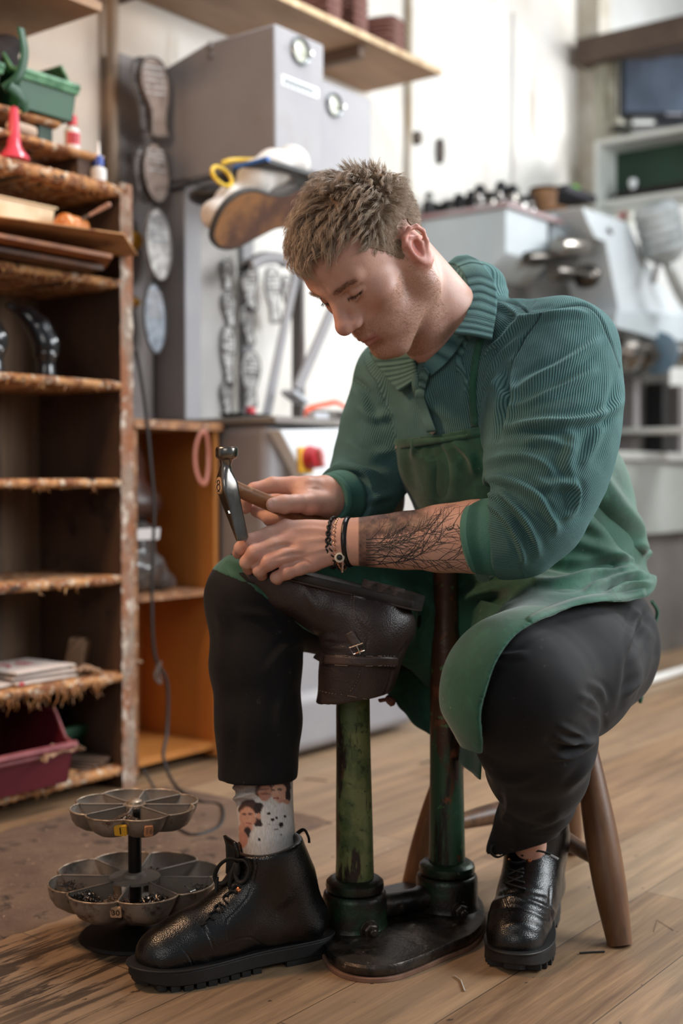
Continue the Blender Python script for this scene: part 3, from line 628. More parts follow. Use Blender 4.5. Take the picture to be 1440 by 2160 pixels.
B().box((2.42,2.0285,1.515),(2.50,2.0305,1.535)).obj('sticker', M('sticker','ececec',.5), mach)
for dz in (0,.022): c = onX(442,110,2.366); B().lathe([(0,.006),(.009,.006),(.011,0)], (2.367,c[1],c[2]+.012-dz),(-1,0,0)).obj('screw', gd, mach, smooth=True)
# control panel
P = [onY(585,907,2.018),onY(742,903,2.018),onY(748,1010,2.018),onY(640,1012,2.018)]
b = B(); b.add([(p[0],2.010,p[2]) for p in P]+[(p[0],2.05,p[2]) for p in P], [(0,1,2,3),(7,6,5,4),(0,4,5,1),(1,5,6,2),(2,6,7,3),(3,7,4,0)]); b.obj('control_panel', M('panel_white','dfe3e6',.35), mach, bevel=.003)
c = onY(645,970,2.005); sw = B().box((c[0]-.030,2.000,c[2]-.034),(c[0]+.026,2.0105,c[2]+.032)).obj('switch_plate', M('yellow_plate','d9a42a',.45), mach, bevel=.004)
kb = B().lathe([(0,.030),(.021,.030),(.026,.026),(.027,.006),(.031,.003),(.031,0)], (c[0]+.010,2.0,c[2]+.005),(0,-1,0)).obj('rotary_knob', M('red_knob','b52f38',.35), mach, smooth=True)
B().obox((c[0]+.010,1.964,c[2]+.005),(.009,.012,.048),0,0,-.3).obj('knob_grip', M('knob_pink','d98a8c',.4), kb, bevel=.002)
# arch bracket and arms above the worktop
b = B(); pts = cr([onY(562,878,2.30),onY(585,760,2.30),onY(610,640,2.30),onY(622,575,2.30),onY(600,548,2.30),onY(560,545,2.30),onY(530,560,2.30)],8); b.tube(pts,.017,8,flat=.5,up=(0,1,0)); b.obj('arch_bracket', gm, mach, smooth=True)
b = B(); pts = cr([onY(600,560,2.335),onY(570,540,2.335),onY(535,548,2.335),onY(505,580,2.335)],8); b.tube(pts,.012,8,flat=.4,up=(0,1,0)); b.obj('arch_gasket', blk, mach, smooth=True)
b = B(); b.tube([onY(722,600,2.26),onY(665,735,2.26),onY(626,822,2.26)],.019,8,flat=.6,up=(0,1,0)); b.obj('support_arm', gm, mach, smooth=True)
b = B(); p = onY(622,838,2.24); b.obox((p[0],2.24,p[2]),(.07,.05,.014),0,0,.42); b.obj('arm_foot', gl2, mach, bevel=.003)
b = B(); b.box((2.80,2.3,.876),(2.815,2.34,1.45)); b.obj('strut', gd, mach, bevel=.002)
b = B(); a = onY(640,620,2.42); b.box((2.70,2.44,.876),(2.75,2.46,1.50)); b.obj('strut', gm, mach, bevel=.002)
# wall board with rubber half soles
B().box((2.245,2.455,.87),(2.36,2.499,1.825)).obj('sole_board', M('grey_board','7d7572',.75,col2='8d8583',ns=6,bump=.1), None, 'grey board fixed to the wall beside the hood with rubber soles hanging on it', 'board')
B().box((2.433,2.44,.877),(2.66,2.455,1.45)).obj('sole_board', M('pale_board','b9b5b2',.7,col2='a9a5a1',ns=6), None, 'pale board behind the worktop under the hood with rubber soles hanging on it', 'board')
OUT = [(0,.5),(.28,.46),(.42,.33),(.47,.16),(.42,-.02),(.31,-.18),(.25,-.30),(.27,-.42),(.24,-.5),(-.24,-.5),(-.27,-.40),(-.22,-.26),(-.26,-.12),(-.38,.02),(-.46,.18),(-.42,.34),(-.26,.46)]
OV = [(.5*math.sin(a)*.9,.5*math.cos(a)) for a in [2*PI*i/20 for i in range(20)]]
sm_ = [M('sole_dark','4c4542',.35,col2='7d7570',ns=40,lo=.45,hi=.6,bump=.6,bs=120), M('sole_grey','8a8480',.3,col2='bdb8b4',ns=45,lo=.45,hi=.6,bump=.6,bs=120), M('sole_blue','59616c',.25,col2='8b939d',ns=45,bump=.6,bs=120), M('sole_brown','75645a',.4,col2='9b897e',ns=40,bump=.6,bs=120), M('sole_pale','cfccc9',.3,col2='57524f',ns=60,lo=.52,hi=.60,bump=.6,bs=120)]
rimm = M('sole_rim','2a2624',.5)
def sole(lab, px, py, hpx, wpx, Y, rot=0, mi=0, shape=None, grp='rubber half soles hanging up', off=0, flip=1):
    c = onY(px,py,Y); d = c[0]*cA+Y*sA; h = hpx/F*d; wd = wpx/F*d/.80
    o = cr([(x*flip*wd, y*h) for x,y in (shape or OUT)], 4, closed=True)
    R = Matrix.Translation((c[0],Y-off,c[2])) @ Matrix.Rotation(-rot,4,'Y') @ Matrix.Rotation(PI/2,4,'X')
    t = thing('rubber_sole', lab, 'sole', (c[0],Y-off,c[2]-h/2), grp)
    sb = B().prism(o, R, .006).obj('sole_body', sm_[mi], t, smooth=True)
    b = B(); b.tube([R @ Vector((x*.96,y*.97,.006)) for x,y in o[::2]], .0022, 6, closed=True); b.obj('rim', rimm if mi != 1 else sm_[0], sb, smooth=True)
    b = B()
    for k in range(5): yy = h*(.36-.08*k); ww = wd*.3; b.box((-ww,yy-.0018,.006),(ww,yy+.0018,.0075), R)
    b.obj('tread', sm_[(mi+1)%5], sb)
sole('dark rubber sole edge-on behind the topmost sole of the wall board',303,198,150,60,2.39,.12,0)
sole('topmost brown-grey rubber sole on the wall board',327,205,165,72,2.375,.14,3)
sole('rubber sole edge peeping out behind the second sole of the wall board',303,368,120,55,2.39,.1,0,OV)
sole('oval grey-brown rubber sole second from the top of the wall board',327,365,125,68,2.375,.10,3,OV)
sole('shiny pale rubber sole third from the top of the wall board',332,515,150,66,2.38,.08,1,OV)
sole('bluish rubber sole lowest on the wall board',324,672,146,56,2.38,.05,2,OV)
for lab,px,py,h,w_,mi,rt in [('small mottled sole at the top left of the pale board',478,580,62,34,4,0),('large pale sole at the top of the pale board, second column',524,602,108,50,4,.1),('long pale sole right of the large one under the black arch',575,622,118,46,4,.12),('narrow pale sole under the right end of the black arch',604,625,92,26,4,.1),
    ('small white sole on the left edge of the pale board, second row',482,655,72,34,4,.2),('pale sole tilting right in the middle of the pale board',520,685,86,40,4,.25),('long speckled sole on the left edge of the pale board',480,752,128,36,4,.03),('largest mottled sole low in the middle of the pale board',526,800,120,54,4,0),('speckled sole lowest on the left edge of the pale board',477,842,74,32,4,.05)]:
    sole(lab,px,py,h,w_,2.435,rt,mi,grp='pale soles under the hood',flip=-1)
ym = M('yellow_plastic','d99b2c',.4)
for lab,py in (('yellow plastic knob between rack upright and the third wall sole',505),('smaller yellow plastic hook beside the lowest wall sole',636)):
    c = onY(297,py,2.42); props(B().lathe([(0,.02),(.018,.017),(.024,.008),(.024,0),(.02,-.008)] if py < 600 else [(0,.02),(.008,.018),(.014,.006),(.012,-.006)], (c[0],2.446,c[2]),(0,-1,0)).obj('yellow_peg', ym, smooth=True), lab, 'peg')
# things on the worktop
t = thing('parts_tray','small black tray holding a red-capped piece on the worktop','tray',onY(517,882,2.26)[:2]+(.8765,)); x,y,z = ORG[t.name]
b = B(); b.rings([[(x-.045,y-.03,z),(x+.045,y-.03,z),(x+.045,y+.03,z),(x-.045,y+.03,z)],[(x-.06,y-.04,z+.018),(x+.06,y-.04,z+.018),(x+.06,y+.04,z+.018),(x-.06,y+.04,z+.018)],[(x-.054,y-.035,z+.018),(x+.054,y-.035,z+.018),(x+.054,y+.035,z+.018),(x-.054,y+.035,z+.018)],[(x-.042,y-.027,z+.003),(x+.042,y-.027,z+.003),(x+.042,y+.027,z+.003),(x-.042,y+.027,z+.003)]]); b.obj('tray', blk, t)
props(B().lathe([(.014,0),(.015,.012),(.012,.03),(.006,.034),(0,.034)],(x+.008,y-.012,z+.0035)).obj('red_cap', M('redcap2','c8313c',.4), smooth=True),'small red cap standing in the black tray','cap')
t = thing('bar_clamp','orange-handled bar clamp lying on the worktop behind the man','clamp',onY(700,880,2.12)[:2]+(.8765,)); om = M('orange_plastic','e0552c',.4)
b = B(); b.tube(cr([onY(646,880,2.1),onY(652,862,2.1),onY(690,852,2.1),onY(712,850,2.1),onY(735,866,2.1),onY(762,885,2.1)],6),.008,8,flat=.6); b.obj('clamp_handle', om, t, smooth=True)
b = B(); b.obox((ORG[t.name][0],2.13,.892),(.12,.04,.03)); b.obj('clamp_body', M('steel_dull','8a857f',.4,metal=.6,col2='4a4643',ns=40), t, bevel=.006)
b = B(); p = onY(665,895,2.06); b.obox((p[0]+.01,2.06,.885),(.06,.03,.017)); b.obj('clamp_jaw', gl2, t, bevel=.003)
# shoe resting on a dark bracket under the hood
t = thing('hanging_shoe','shoe with brown insole showing, black rim and pale fleece upper, jutting out under the hood','shoe',onY(545,450,2.0)); 
a = Vector(onY(441,478,1.98)); c = Vector(onY(655,425,1.98)); ax = (c-a); ln = ax.length; ax.normalize(); up = Vector((.1,-.55,.83)); up = (up-ax*up.dot(ax)).normalized(); nrm = ax.cross(up)
if nrm.y > 0: nrm = -nrm
SO = [(0,0),(.03,.13),(.14,.21),(.3,.215),(.5,.15),(.68,.12),(.86,.15),(.97,.11),(1,0),(.97,-.11),(.86,-.15),(.68,-.13),(.5,-.16),(.3,-.2),(.14,-.17),(.03,-.09)]
R = Matrix((( *[ax[0],up[0],nrm[0],a[0]],),(ax[1],up[1],nrm[1],a[1]),(ax[2],up[2],nrm[2],a[2]),(0,0,0,1)))
o = cr([(x*ln,y*ln) for x,y in SO],4,closed=True)
B().prism(o, R, .010).obj('shoe_sole', M('shoe_rim','3b3531',.6,bump=.4,bs=60), t, smooth=True, bevel=.003)
B().prism([(x*.93+.01,y*.88) for x,y in o], R @ Matrix.Translation((0,0,.0095)), .002).obj('insole', M('insole','8d6038',.7,col2='54362a',ns=9,lo=.42,hi=.6), t)
d = SDF(.03); 
for u,v,w_,r in [(.16,.0,-.035,.036),(.32,.04,-.045,.042),(.5,.16,-.05,.045),(.66,.22,-.05,.045),(.85,.22,-.05,.045)]: d.ell(R@Vector((u*ln,v*ln,w_)),(r,r,r))
v_,f_ = surfnet(d, (a[0]-.05,1.9,a[2]-.12),(c[0]+.08,2.25,a[2]+.22),.005); pa = R.inverted(); zz = np.array([(pa@Vector(p))[0]/ln for p in v_])
npmesh('shoe_upper', v_, f_, M('fleece','dedad4',.9,col2='a79f98',ns=10,bump=.6,bs=50,bd=.004), t)
t = thing('sanding_bracket','dark bracket with blue edge and yellow rings under the front of the hood','bracket',onY(540,370,2.0)); zb2 = 1.5
b = B(); q = [onY(495,350,2.02),onY(566,333,1.90),onY(668,364,1.90),onY(642,386,2.02)]
zt = q[1][2]; P4 = [(2.20,2.02),(2.262,1.86),(2.425,1.86),(2.44,2.02)]
T4 = [onZ(495,350,zt),onZ(566,333,zt),onZ(668,364,zt),onZ(640,386,zt)]
b.add([tuple(p) for p in T4]+[(p[0],p[1],p[2]-.012) for p in T4],[(0,1,2,3),(7,6,5,4),(0,4,5,1),(1,5,6,2),(2,6,7,3),(3,7,4,0)]); b.obj('bracket_plate', M('black_plate','232122',.5), t, bevel=.002)
b = B(); b.tube([Vector(T4[0])+Vector((0,0,-.004)),Vector(T4[1])+Vector((0,0,-.002))],.006,6); b.obj('blue_edge', M('blue_edge','2f67b5',.4), t, smooth=True)
def ring(px,py,rx,ry,Y,nm,r): 
    c = onY(px,py,Y); dd = 3.0/F; return B().tube([(c[0]+rx*dd*math.cos(k), Y+.01*math.sin(k), c[2]+ry*dd*math.sin(k)) for k in [2*PI*i/24 for i in range(24)]], r, 8, closed=True).obj(nm, M('yellow_ring','d8b02c',.4), t, smooth=True)
ring(468,372,28,20,2.0,'yellow_ring',.005); b = B(); b.tube(cr([onY(468,345,2.04),onY(490,338,2.03),onY(530,338,2.02),onY(555,336,2.0)],5),.006,8); b.obj('yellow_tube', M('yellow_ring','d8b02c',.4), t, smooth=True)
d = SDF(.02); d.ell(onY(490,375,2.03),(.035,.03,.02)).ell(onY(520,372,2.05),(.045,.04,.03)).ell(onY(550,392,2.06),(.03,.03,.03)).ell(onY(440,415,2.15),(.05,.05,.022)).ell(onY(475,410,2.12),(.05,.05,.025))
v_,f_ = surfnet(d,(2.0,1.9,1.35),(2.5,2.3,1.6),.004); npmesh('bracket_arm', v_, f_, M('black_plate','232122',.5), t)
B().tube(cr([onY(360,402,2.40),onY(395,390,2.3),onY(430,378,2.15),onY(460,372,2.05)],5),.005,8).obj('hose', blk, t, smooth=True)
# ================================================================ shelf above with sole stacks
t = thing('wall_shelf','long plywood wall shelf above the grey machine carrying stacks of brown soles','shelf',(2.75,2.35,2.003))
B().box((1.99,2.2,2.003),(3.376,2.497,2.023)).obj('shelf_board', M('shelf_ply','8d6f55',.7,col2='a5856a',ns=3,st=(1,4,1),bump=.1,bs=40), t, bevel=.001)
B().box((1.99,2.196,2.004),(3.376,2.2,2.022)).obj('board_edge', M('shelf_edge','d9c09a',.6,col2='a98860',ns=30,st=(1,1,.3)), t)
for x in (2.25,2.98): B().box((x,2.23,1.965),(x+.03,2.49,2.003)).obj('shelf_bracket', M('brkt','5b4638',.7), t, bevel=.003)
bs_ = M('brown_sole','6b4238',.6,col2='86594d',ns=10,wear=[('a0786c',25,.62,.7)]); bs2 = M('brown_sole2','55332c',.65,col2='6f463c',ns=10)
def stack(px0, px1, n, nm, shape=0):
    a = onY(px0,0,2.27)[0]; 
    for k in range(n):
        w_ = .115+.004*math.sin(k*1.7); z = 2.0235+k*.0078; cx = a+.06+.0035*math.sin(k*2.3)
        o = cr([(x*w_, y*.19) for x,y in (((-.5,-.35),(-.3,-.5),(.3,-.5),(.5,-.35),(.5,.4),(.3,.5),(-.3,.5),(-.5,.4)) if shape else OUT)],3,closed=True)
        R = Matrix.Translation((cx,2.31,z)) @ Matrix.Rotation(.05*math.sin(k*3.1)+(.25 if shape == 2 else 0),4,'Z')
        q = B().prism(o,R,.0068).obj('leather_sole', bs_ if k%3 else bs2, smooth=False, bevel=.0012)
        props(q, 'brown leather sole blank in the %s on the long wall shelf'%nm, 'sole', nm+' of brown sole blanks')
stack(648,690,12,'leftmost stack'); stack(706,775,15,'middle stack',0); stack(783,860,13,'right-hand stack',2)
# hooks and small things on the wall
for lab,px,py,h,w_,mi in (('small dark round brush hanging on the white wall',884,290,30,20,0),('long oval dark brush hanging on the white wall',932,318,58,14,0)):
    c = onY(px,py,2.48); d = 4.3; o = [(w_/F*d*.62*math.cos(k),h/F*d*.5*math.sin(k)) for k in [2*PI*i/20 for i in range(20)]]
    R = Matrix.Translation((c[0],2.497,c[2])) @ Matrix.Rotation(PI/2,4,'X'); t = thing('wall_brush', lab, 'brush', (c[0],2.49,c[2]-h/F*d*.5))
    B().prism(o,R,.02).obj('brush_back', M('brush_dark','3a322c',.7,col2='5d5148',ns=20), t, bevel=.004)
    B().prism([(x*.6,y*.7) for x,y in o],R@Matrix.Translation((0,0,.02)),.006).obj('bristles', M('bristle_grey','8d8379',.9), t)
c = onY(905,420,2.44); t = thing('wall_hook_light','small round lens on a stem at the end of the machine top','lens',(c[0],2.44,c[2]-.04))
t.name = 'magnifier'; ORG['magnifier'] = ORG.get('wall_hook_light'); d = SDF(.004); B().lathe([(0,-.006),(.016,-.004),(.017,0),(.016,.004),(0,.006)],(c[0],2.44,c[2]+.01),(-.6,-.8,0)).obj('lens_ring', M('dim_metal','5e5c58',.3,metal=.7), t, smooth=True)
B().cyl((c[0],2.44,c[2]-.04),(c[0],2.44,c[2]-.006),.004,.004,10).obj('stem', M('dim_metal','5e5c58',.3,metal=.7), t, smooth=True)
# ================================================================ finisher on the right
gr = M('finisher_grey','b4bcbf',.4,col2='a7afb2',ns=3); grd = M('finisher_dark','34312e',.5,col2='4c4844',ns=8); gbody = M('finisher_body','a3a6a2',.5,col2='959792',ns=4); gb2 = M('finisher_lower','6d6864',.55,col2='5b5652',ns=4)
fin = thing('line_finisher','long pale grey brushing and grinding machine behind the man','machine',(4.3,2.25,0))
def slab(name, pts, Y0, Y1, mat, bev=.004):
    n = len(pts); P = [(onY(x,y,Y0)) for x,y in pts]; b = B(); b.add([(p[0],Y0,p[2]) for p in P]+[(p[0],Y1,p[2]) for p in P],[list(range(n)),list(range(n,2*n))[::-1]]+[[i,(i+1)%n,(i+1)%n+n,i+n][::-1] for i in range(n)]); return b.obj(name, mat, fin, bevel=bev)
zt = 1.632
B().box((3.63,2.10,zt-.012),(4.02,2.47,zt+.004)).obj('top_plate', M('red_top','9a6f70',.5,col2='b3aeb0',ns=5), fin, bevel=.002)
b = B(); b.add([(3.64,2.115,zt-.012),(3.64,2.115,1.47),(3.64,2.20,1.40),(3.64,2.47,1.36),(3.64,2.47,zt-.012),(3.93,2.115,zt-.012),(3.93,2.115,1.47),(3.93,2.20,1.40),(3.93,2.47,1.36),(3.93,2.47,zt-.012)],[(0,1,2,3,4),(9,8,7,6,5),(0,5,6,1),(1,6,7,2),(2,7,8,3),(3,8,9,4),(4,9,5,0)]); b.obj('side_box', gr, fin, bevel=.005)
slab('front_panel', [(1163,453),(1232,440),(1262,500),(1262,540),(1163,540)], 2.13, 2.4, gr)
slab('slanted_hood', [(1228,436),(1326,470),(1348,520),(1392,600),(1452,672),(1305,656),(1277,510),(1256,502),(1240,470)], 2.02, 2.35, M('hood_bright','c7cdd0',.35,col2='bcc3c6',ns=3))
slab('hood_band', [(1303,654),(1460,664),(1460,735),(1297,690)], 2.0, 2.35, gr)
c = onY(1285,487,2.015); B().obox((c[0],2.012,c[2]),(.035,.006,.012),0,0,.4).obj('handle', grd, fin, bevel=.002)
B().box((3.75,2.2,.82),(5.2,2.46,1.45)).obj('rear_frame', grd, fin)
def roll(name, px0, py0, px1, py1, Y, r, mat, prof=None):
    a = Vector(onY(px0,py0,Y)); c = Vector(onY(px1,py1,Y)); B().tube([a, a.lerp(c,.06), a.lerp(c,.94), c],[r*.8,r,r,r*.8],24).obj(name, mat, fin, smooth=True)
dm = M('dark_metal','5a554f',.28,metal=.9,col2='3a3632',ns=12); bm2 = M('bright_metal','a8a29a',.25,metal=.9,col2='6f6a64',ns=12)
roll('roller',1110,545,1215,540,2.1,.026,dm); roll('roller',1175,520,1245,520,2.06,.035,bm2); roll('roller',1165,575,1222,578,2.05,.03,dm)
c = onY(1236,583,2.02); b = B(); b.lathe([(0,.05),(.02,.047),(.038,.03),(.044,0),(.038,-.03),(.02,-.04)],c,(.7,-.7,.1)); b.obj('grinding_head', dm, fin, smooth=True)
roll('shaft',1290,740,1480,760,2.0,.022,bm2)
for px,r,m_ in ((1320,.066,bm2),(1352,.060,dm),(1432,.055,bm2)): c = onY(px,747,2.0); B().lathe([(0,.045),(r*.6,.04),(r,.02),(r,-.02),(r*.6,-.04),(0,-.045)],c,(1,0,0)).obj('brush_wheel', m_, fin, smooth=True)
c = onY(1388,745,2.0); B().lathe([(.02,.008),(.075,.008),(.083,.003),(.083,-.006),(.075,-.01),(.02,-.01)],c,(1,0,0)).obj('blue_disc', M('blue_grey','5d7484',.4), fin, smooth=True)
for px in (1345,1405,1440): c = onY(px,860,2.12); B().box((c[0]-.035,2.12,.81),(c[0]+.02,2.2,1.12)).obj('support_post', gd if px != 1405 else blk, fin, bevel=.004)
B().box((3.72,2.03,.79),(5.3,2.47,.825)).obj('bench_top', M('pale_top','bcbcb8',.45,col2='a6a6a1',ns=6), fin, bevel=.004)
B().box((3.74,2.05,.50),(5.3,2.46,.79)).obj('upper_body', gbody, fin, bevel=.004)
B().box((3.76,2.09,.0),(5.3,2.46,.50)).obj('lower_body', gb2, fin, bevel=.004)
# dust hose / motor
t = thing('extraction_motor','ribbed pale extraction motor tilted over the finisher at the right edge','motor',onY(1395,500,1.95)); ax = Vector((.35,-.1,-.93)); c = Vector(onY(1378,428,1.95))
pr = [(0,0),(.05,.0),(.062,.012)]+[(.066+.007*(k%2), .02+.0145*k) for k in range(10)]+[(.06,.17),(.045,.19),(.03,.2),(.0,.2)]
B().lathe([(r*1.22,h*1.15) for r,h in pr], c, ax, 36).obj('motor_housing', M('motor_grey','b9bfc0',.4,col2='7f8586',ns=7), t, smooth=True)
c2 = c+ax.normalized()*.22; B().tube(cr([c2,c2+Vector((.02,-.01,-.05)),c2+Vector((.07,-.02,-.11)),c2+Vector((.14,-.02,-.15))],5),.022,14).obj('duct', M('duct_grey','a6a8a6',.35,metal=.4), t, smooth=True)
B().tube([c2+Vector((-.05,.02,-.03)),c2+Vector((-.08,.02,-.09))],.012,10).obj('mount', gd, t, smooth=True)
# machine-top clutter
random.seed(4)
for i,(px,py,h,r) in enumerate([(948,428,34,9),(968,424,44,8),(990,420,40,10),(1012,416,60,9),(1035,412,48,12),(1056,412,66,9),(1080,414,58,10),(1100,420,42,11),(1122,424,46,10),(1146,430,30,11)]):
    Y = 2.42-.028*i if i < 6 else 2.24-.01*(i-6); p = onY(px,py,Y); x = min(max(p[0],3.66),3.98); z = zt+.0045; d = 4.2; hh = h/F*d*1.3; rr_ = r/F*d*1.3
    t = thing('trimming_cutter',['short steel cutter at the left end of the row on the machine top','second steel cutter from the left on the machine top','third steel cutter from the left on the machine top','tall steel cutter fourth from the left on the machine top','squat steel cutter with a wide head, middle of the row on the machine top','tallest steel cutter in the row on the machine top','steel cutter right of the tallest one on the machine top','third cutter from the right end of the row on the machine top','second cutter from the right end, beside the brown boots','squat cutter at the right end of the row by the brown boots'][i],'cutter',(x,Y,z),'steel trimming cutters on the machine top')
    B().lathe([(rr_*.5,0),(rr_*.5,hh*.45),(rr_,hh*.5),(rr_*1.05,hh*.72),(rr_*.7,hh*.8)],(x,Y,z)).obj('shank', chrome if i%2 else bm2, t, smooth=True)
    B().lathe([(rr_*1.1,hh*.74),(rr_*1.2,hh*.85),(rr_*.8,hh*1.0),(0,hh*1.02)],(x,Y,z)).obj('cutter_head', M('black_steel','232325',.35,metal=.6), t, smooth=True)
t = thing('cutter_rack','dark stepped rack for cutters along the back of the machine top','rack',(3.74,2.36,zt+.0045))
b = B()
for k in range(4): b.obox((3.68+.035*k,2.43-.03*k,zt+.022+.01*k),(.02,.03,.035+.02*k),.3)
b.obox((3.75,2.44,zt+.03),(.2,.03,.05),0); b.obj('rack_body', M('black_steel','232325',.35,metal=.6), t, bevel=.003)
for lab,px,s in (('brown suede boot, nearer of the pair on the machine top',1150,1),('brown suede boot behind its partner, half hidden on the machine top',1200,.88)):
    p = onY(px,440,2.2 if s == 1 else 2.3); x = p[0]; Y = p[1]; t = thing('suede_boot', lab, 'boot', (x,Y,zt+.0045), 'brown suede boots'); z = zt+.0045
    if x > 3.99: pass
    d = SDF(.02); d.cap((x,Y,z+.03),(x-.01,Y,z+.12*s),.040,.050,sq=((0,1,0),.9)); d.chain([(x,Y-.0,z+.03,.040),(x+.01,Y-.05,z+.030,.034),(x+.015,Y-.085,z+.024,.028)])
    d.fn(lambda P: P[:,2]-(z+.130*s), .002, 2); d.fn(lambda P: z+.004-P[:,2], .002, 2)
    v_,f_ = surfnet(d,(x-.08,Y-.17,z-.01),(x+.1,Y+.08,z+.15),.004); npmesh('boot_shaft', v_, f_, M('suede','6b4c33',.9,col2='8a6645',ns=14,bump=.3,bs=60), t)
    B().lathe([(.040,.120*s),(.050,.122*s),(.052,.134*s),(.040,.134*s),(.034,.10*s)],(x-.01,Y,z)).obj('boot_collar', M('suede_dark','4c3525',.9), t, smooth=True)
# shelving unit and screen in front of the bright opening
wt = M('white_board','dcded9',.55,col2='cdd0ca',ns=4)
u = thing('shelving_unit','white shelving unit at the right edge behind the finisher','shelf',(4.75,2.0,0)); XU = 4.62
def ub(y0,y1,z,zz,x1=4.8): B().box((XU,y0,z),(x1,y1,zz)).obj('shelf_board', wt, u, bevel=.002)
za = onX(1262,296,XU)[2]; zb3 = onX(1262,425,XU)[2]; ub(1.5,2.262,za-.02,za); ub(1.5,2.262,zb3-.02,zb3); ub(1.5,2.262,.90,.92)
B().box((XU,2.262,.0),(4.8,2.282,za)).obj('side_panel', wt, u, bevel=.002); B().box((XU,1.48,.0),(4.8,1.50,za)).obj('side_panel', wt, u)
B().box((4.78,1.50,zb3),(4.79,2.26,za-.02)).obj('back_panel', M('green_back','2a4a3a',.7,col2='1f3a2d',ns=3), u)
p = onX(1340,405,4.68); d = SDF(.03)
for k in range(7): d.ell((4.70,2.20-.055*k,zb3+.02+.006*(k%2)),(.04,.04,.022))
d.fn(lambda P: zb3+.001-P[:,2],.002,2)
v_,f_ = surfnet(d,(4.6,1.7,zb3-.02),(4.8,2.28,zb3+.08),.006); props(npmesh('fur_pile', v_, f_, M('dark_fur','221d1c',.95,bump=.8,bs=90,bd=.006)),'dark furry heap on the white shelf in front of the green back','fur')
c = onX(1335,325,4.68); b = B().lathe([(.0,.03),(.014,.026),(.018,.012),(.014,0),(.006,-.02),(.006,-.05),(.02,-.055)],(4.68,c[1],zb3+.056)); props(b.obj('bottle_bulb', M('clear_white','eef2f4',.1,coat=1), smooth=True),'small glossy white bulb-topped bottle on the white shelf','bottle')
p = onY(1268,430,2.16); props(B().lathe([(0,.03),(.02,.028),(.028,.016),(.028,0)],(4.28,2.2,onY(1268,432,2.2)[2])).obj('green_sponge', M('lime','6fb53a',.7,bump=.4), smooth=True),'lime green round sponge on top of the finisher','sponge')
props(B().box((4.12,2.14,onY(1268,432,2.2)[2]-.03),(4.36,2.3,onY(1268,432,2.2)[2]-.001)).obj('sponge_tray', M('dark_tray','2e2c33',.6), bevel=.004),'dark tray under the lime green sponge','tray')
p = onY(1322,450,2.1); props(B().box((p[0]-.02,2.1,p[2]-.03),(p[0]+.02,2.13,p[2]+.01)).obj('small_carton', M('redbox','b5524a',.6,col2='d8d5d0',ns=12), bevel=.003),'small red and white carton behind the slanted hood','carton')
D = 5.25; q = lambda px,py,d=D: L(px,py,d)
def lvbox(px0,py0,px1,py1,d0,d1):
    a = L(px0,py0,d0); c = L(px1,py1,d0); vs = [W(x,y,z) for x in (a[0],c[0]) for y in (d0,d1) for z in (c[2],a[2])]
    return B().add(vs, [(0,1,3,2),(4,6,7,5),(0,4,5,1),(2,3,7,6),(0,2,6,4),(1,5,7,3)])
t = thing('television','flat dark television above the white shelf at the right edge','television',W(*L(1400,248,D+.04)))
lvbox(1299,108,1560,247,D,D+.06).obj('tv_frame', M('tv_black','1c1c20',.3), t, bevel=.005)
lvbox(1318,119,1545,236,D-.003,D).obj('tv_screen', M('tv_glass','3c4450',.12,coat=.6,spec=.8,col2='56606f',ns=3), t)
lvbox(1405,238,1440,243,D-.005,D).obj('tv_badge', M('badge','8c8c94',.4), t)
lvbox(1385,247,1470,262,D+.0,D+.05).obj('tv_stand', M('tv_black','1c1c20',.3), t, bevel=.004)
lvbox(1296,262,1560,268,D-.08,D+.12).obj('tv_bracket', M('tv_black','1c1c20',.3), t)
# white pipe along the floor by the finisher
props(B().tube([(3.6,1.80,.018),(6.0,1.80,.018)],.014,12).obj('floor_pipe', M('white_pipe','e4e2dc',.4), smooth=True),'white pipe lying on the floor along the finisher','pipe')
# ================================================================ cobbler's stand, stool, nail trays, hammer, brown boot
def G(px, py, d, r=None):
    p = L(px, py, d); return p if r is None else p+(r,)
def unit(v): v = np.array(v,float); return v/np.linalg.norm(v)
def GW(px,py,d): return W(*L(px,py,d))
gs = [('2a211b',12,.53,.57,(1.5,1.5,.35)),('5b3826',17,.58,.62,(1.4,1.4,.4)),('141110',22,.62,.65,(2,2,.12)),('33402a',60,.58,.62)]
chip = M('chipped_green','727b4e',.42,col2='50603b',ns=24,lo=.44,hi=.56,wear=gs,bump=.35,bs=70,bd=.003,metal=.2)
chip2 = M('chipped_rust','4a3022',.4,col2='2c4a35',ns=11,st=(1.6,1.6,.3),lo=.52,hi=.56,wear=[('1b1614',12,.57,.62,(2,2,.3)),('6b3d28',30,.58,.63),('4f7448',45,.62,.65),('b9b0a4',130,.77,.79)],bump=.35,bs=70,bd=.003,metal=.2)
iron = M('worn_iron','262220',.34,col2='453d36',ns=22,lo=.42,hi=.58,wear=[('7d7368',40,.62,.66),('171210',14,.56,.62),('5b4a3c',26,.63,.68)],bump=.5,bs=50,bd=.004,metal=.6)
irong = M('iron_green','26392a',.34,col2='2b2420',ns=14,lo=.44,hi=.56,wear=[('171311',10,.56,.66),('7a6f64',50,.66,.70)],bump=.5,bs=45,bd=.004,metal=.45)
S1 = np.array(L(748,1990,1.935)); S1[2] = 0; S2 = np.array(L(942,1950,2.02)); S2[2] = 0
st = thing('shoemaker_stand','iron shoemaker stand with two green chipped columns on an oval base between the boots','stand',W(*((S1+S2)/2)))
cont = [(680,1955),(684,2000),(715,2030),(770,2043),(830,2040),(885,2022),(940,1998),(995,1975),(1020,1945),(1018,1905),(985,1875),(930,1858),(860,1862),(780,1880),(715,1905)]
o = []
for x,y in cr(cont,4,closed=True): p = onZ(x,y,.020); o.append((p[0],p[1]))
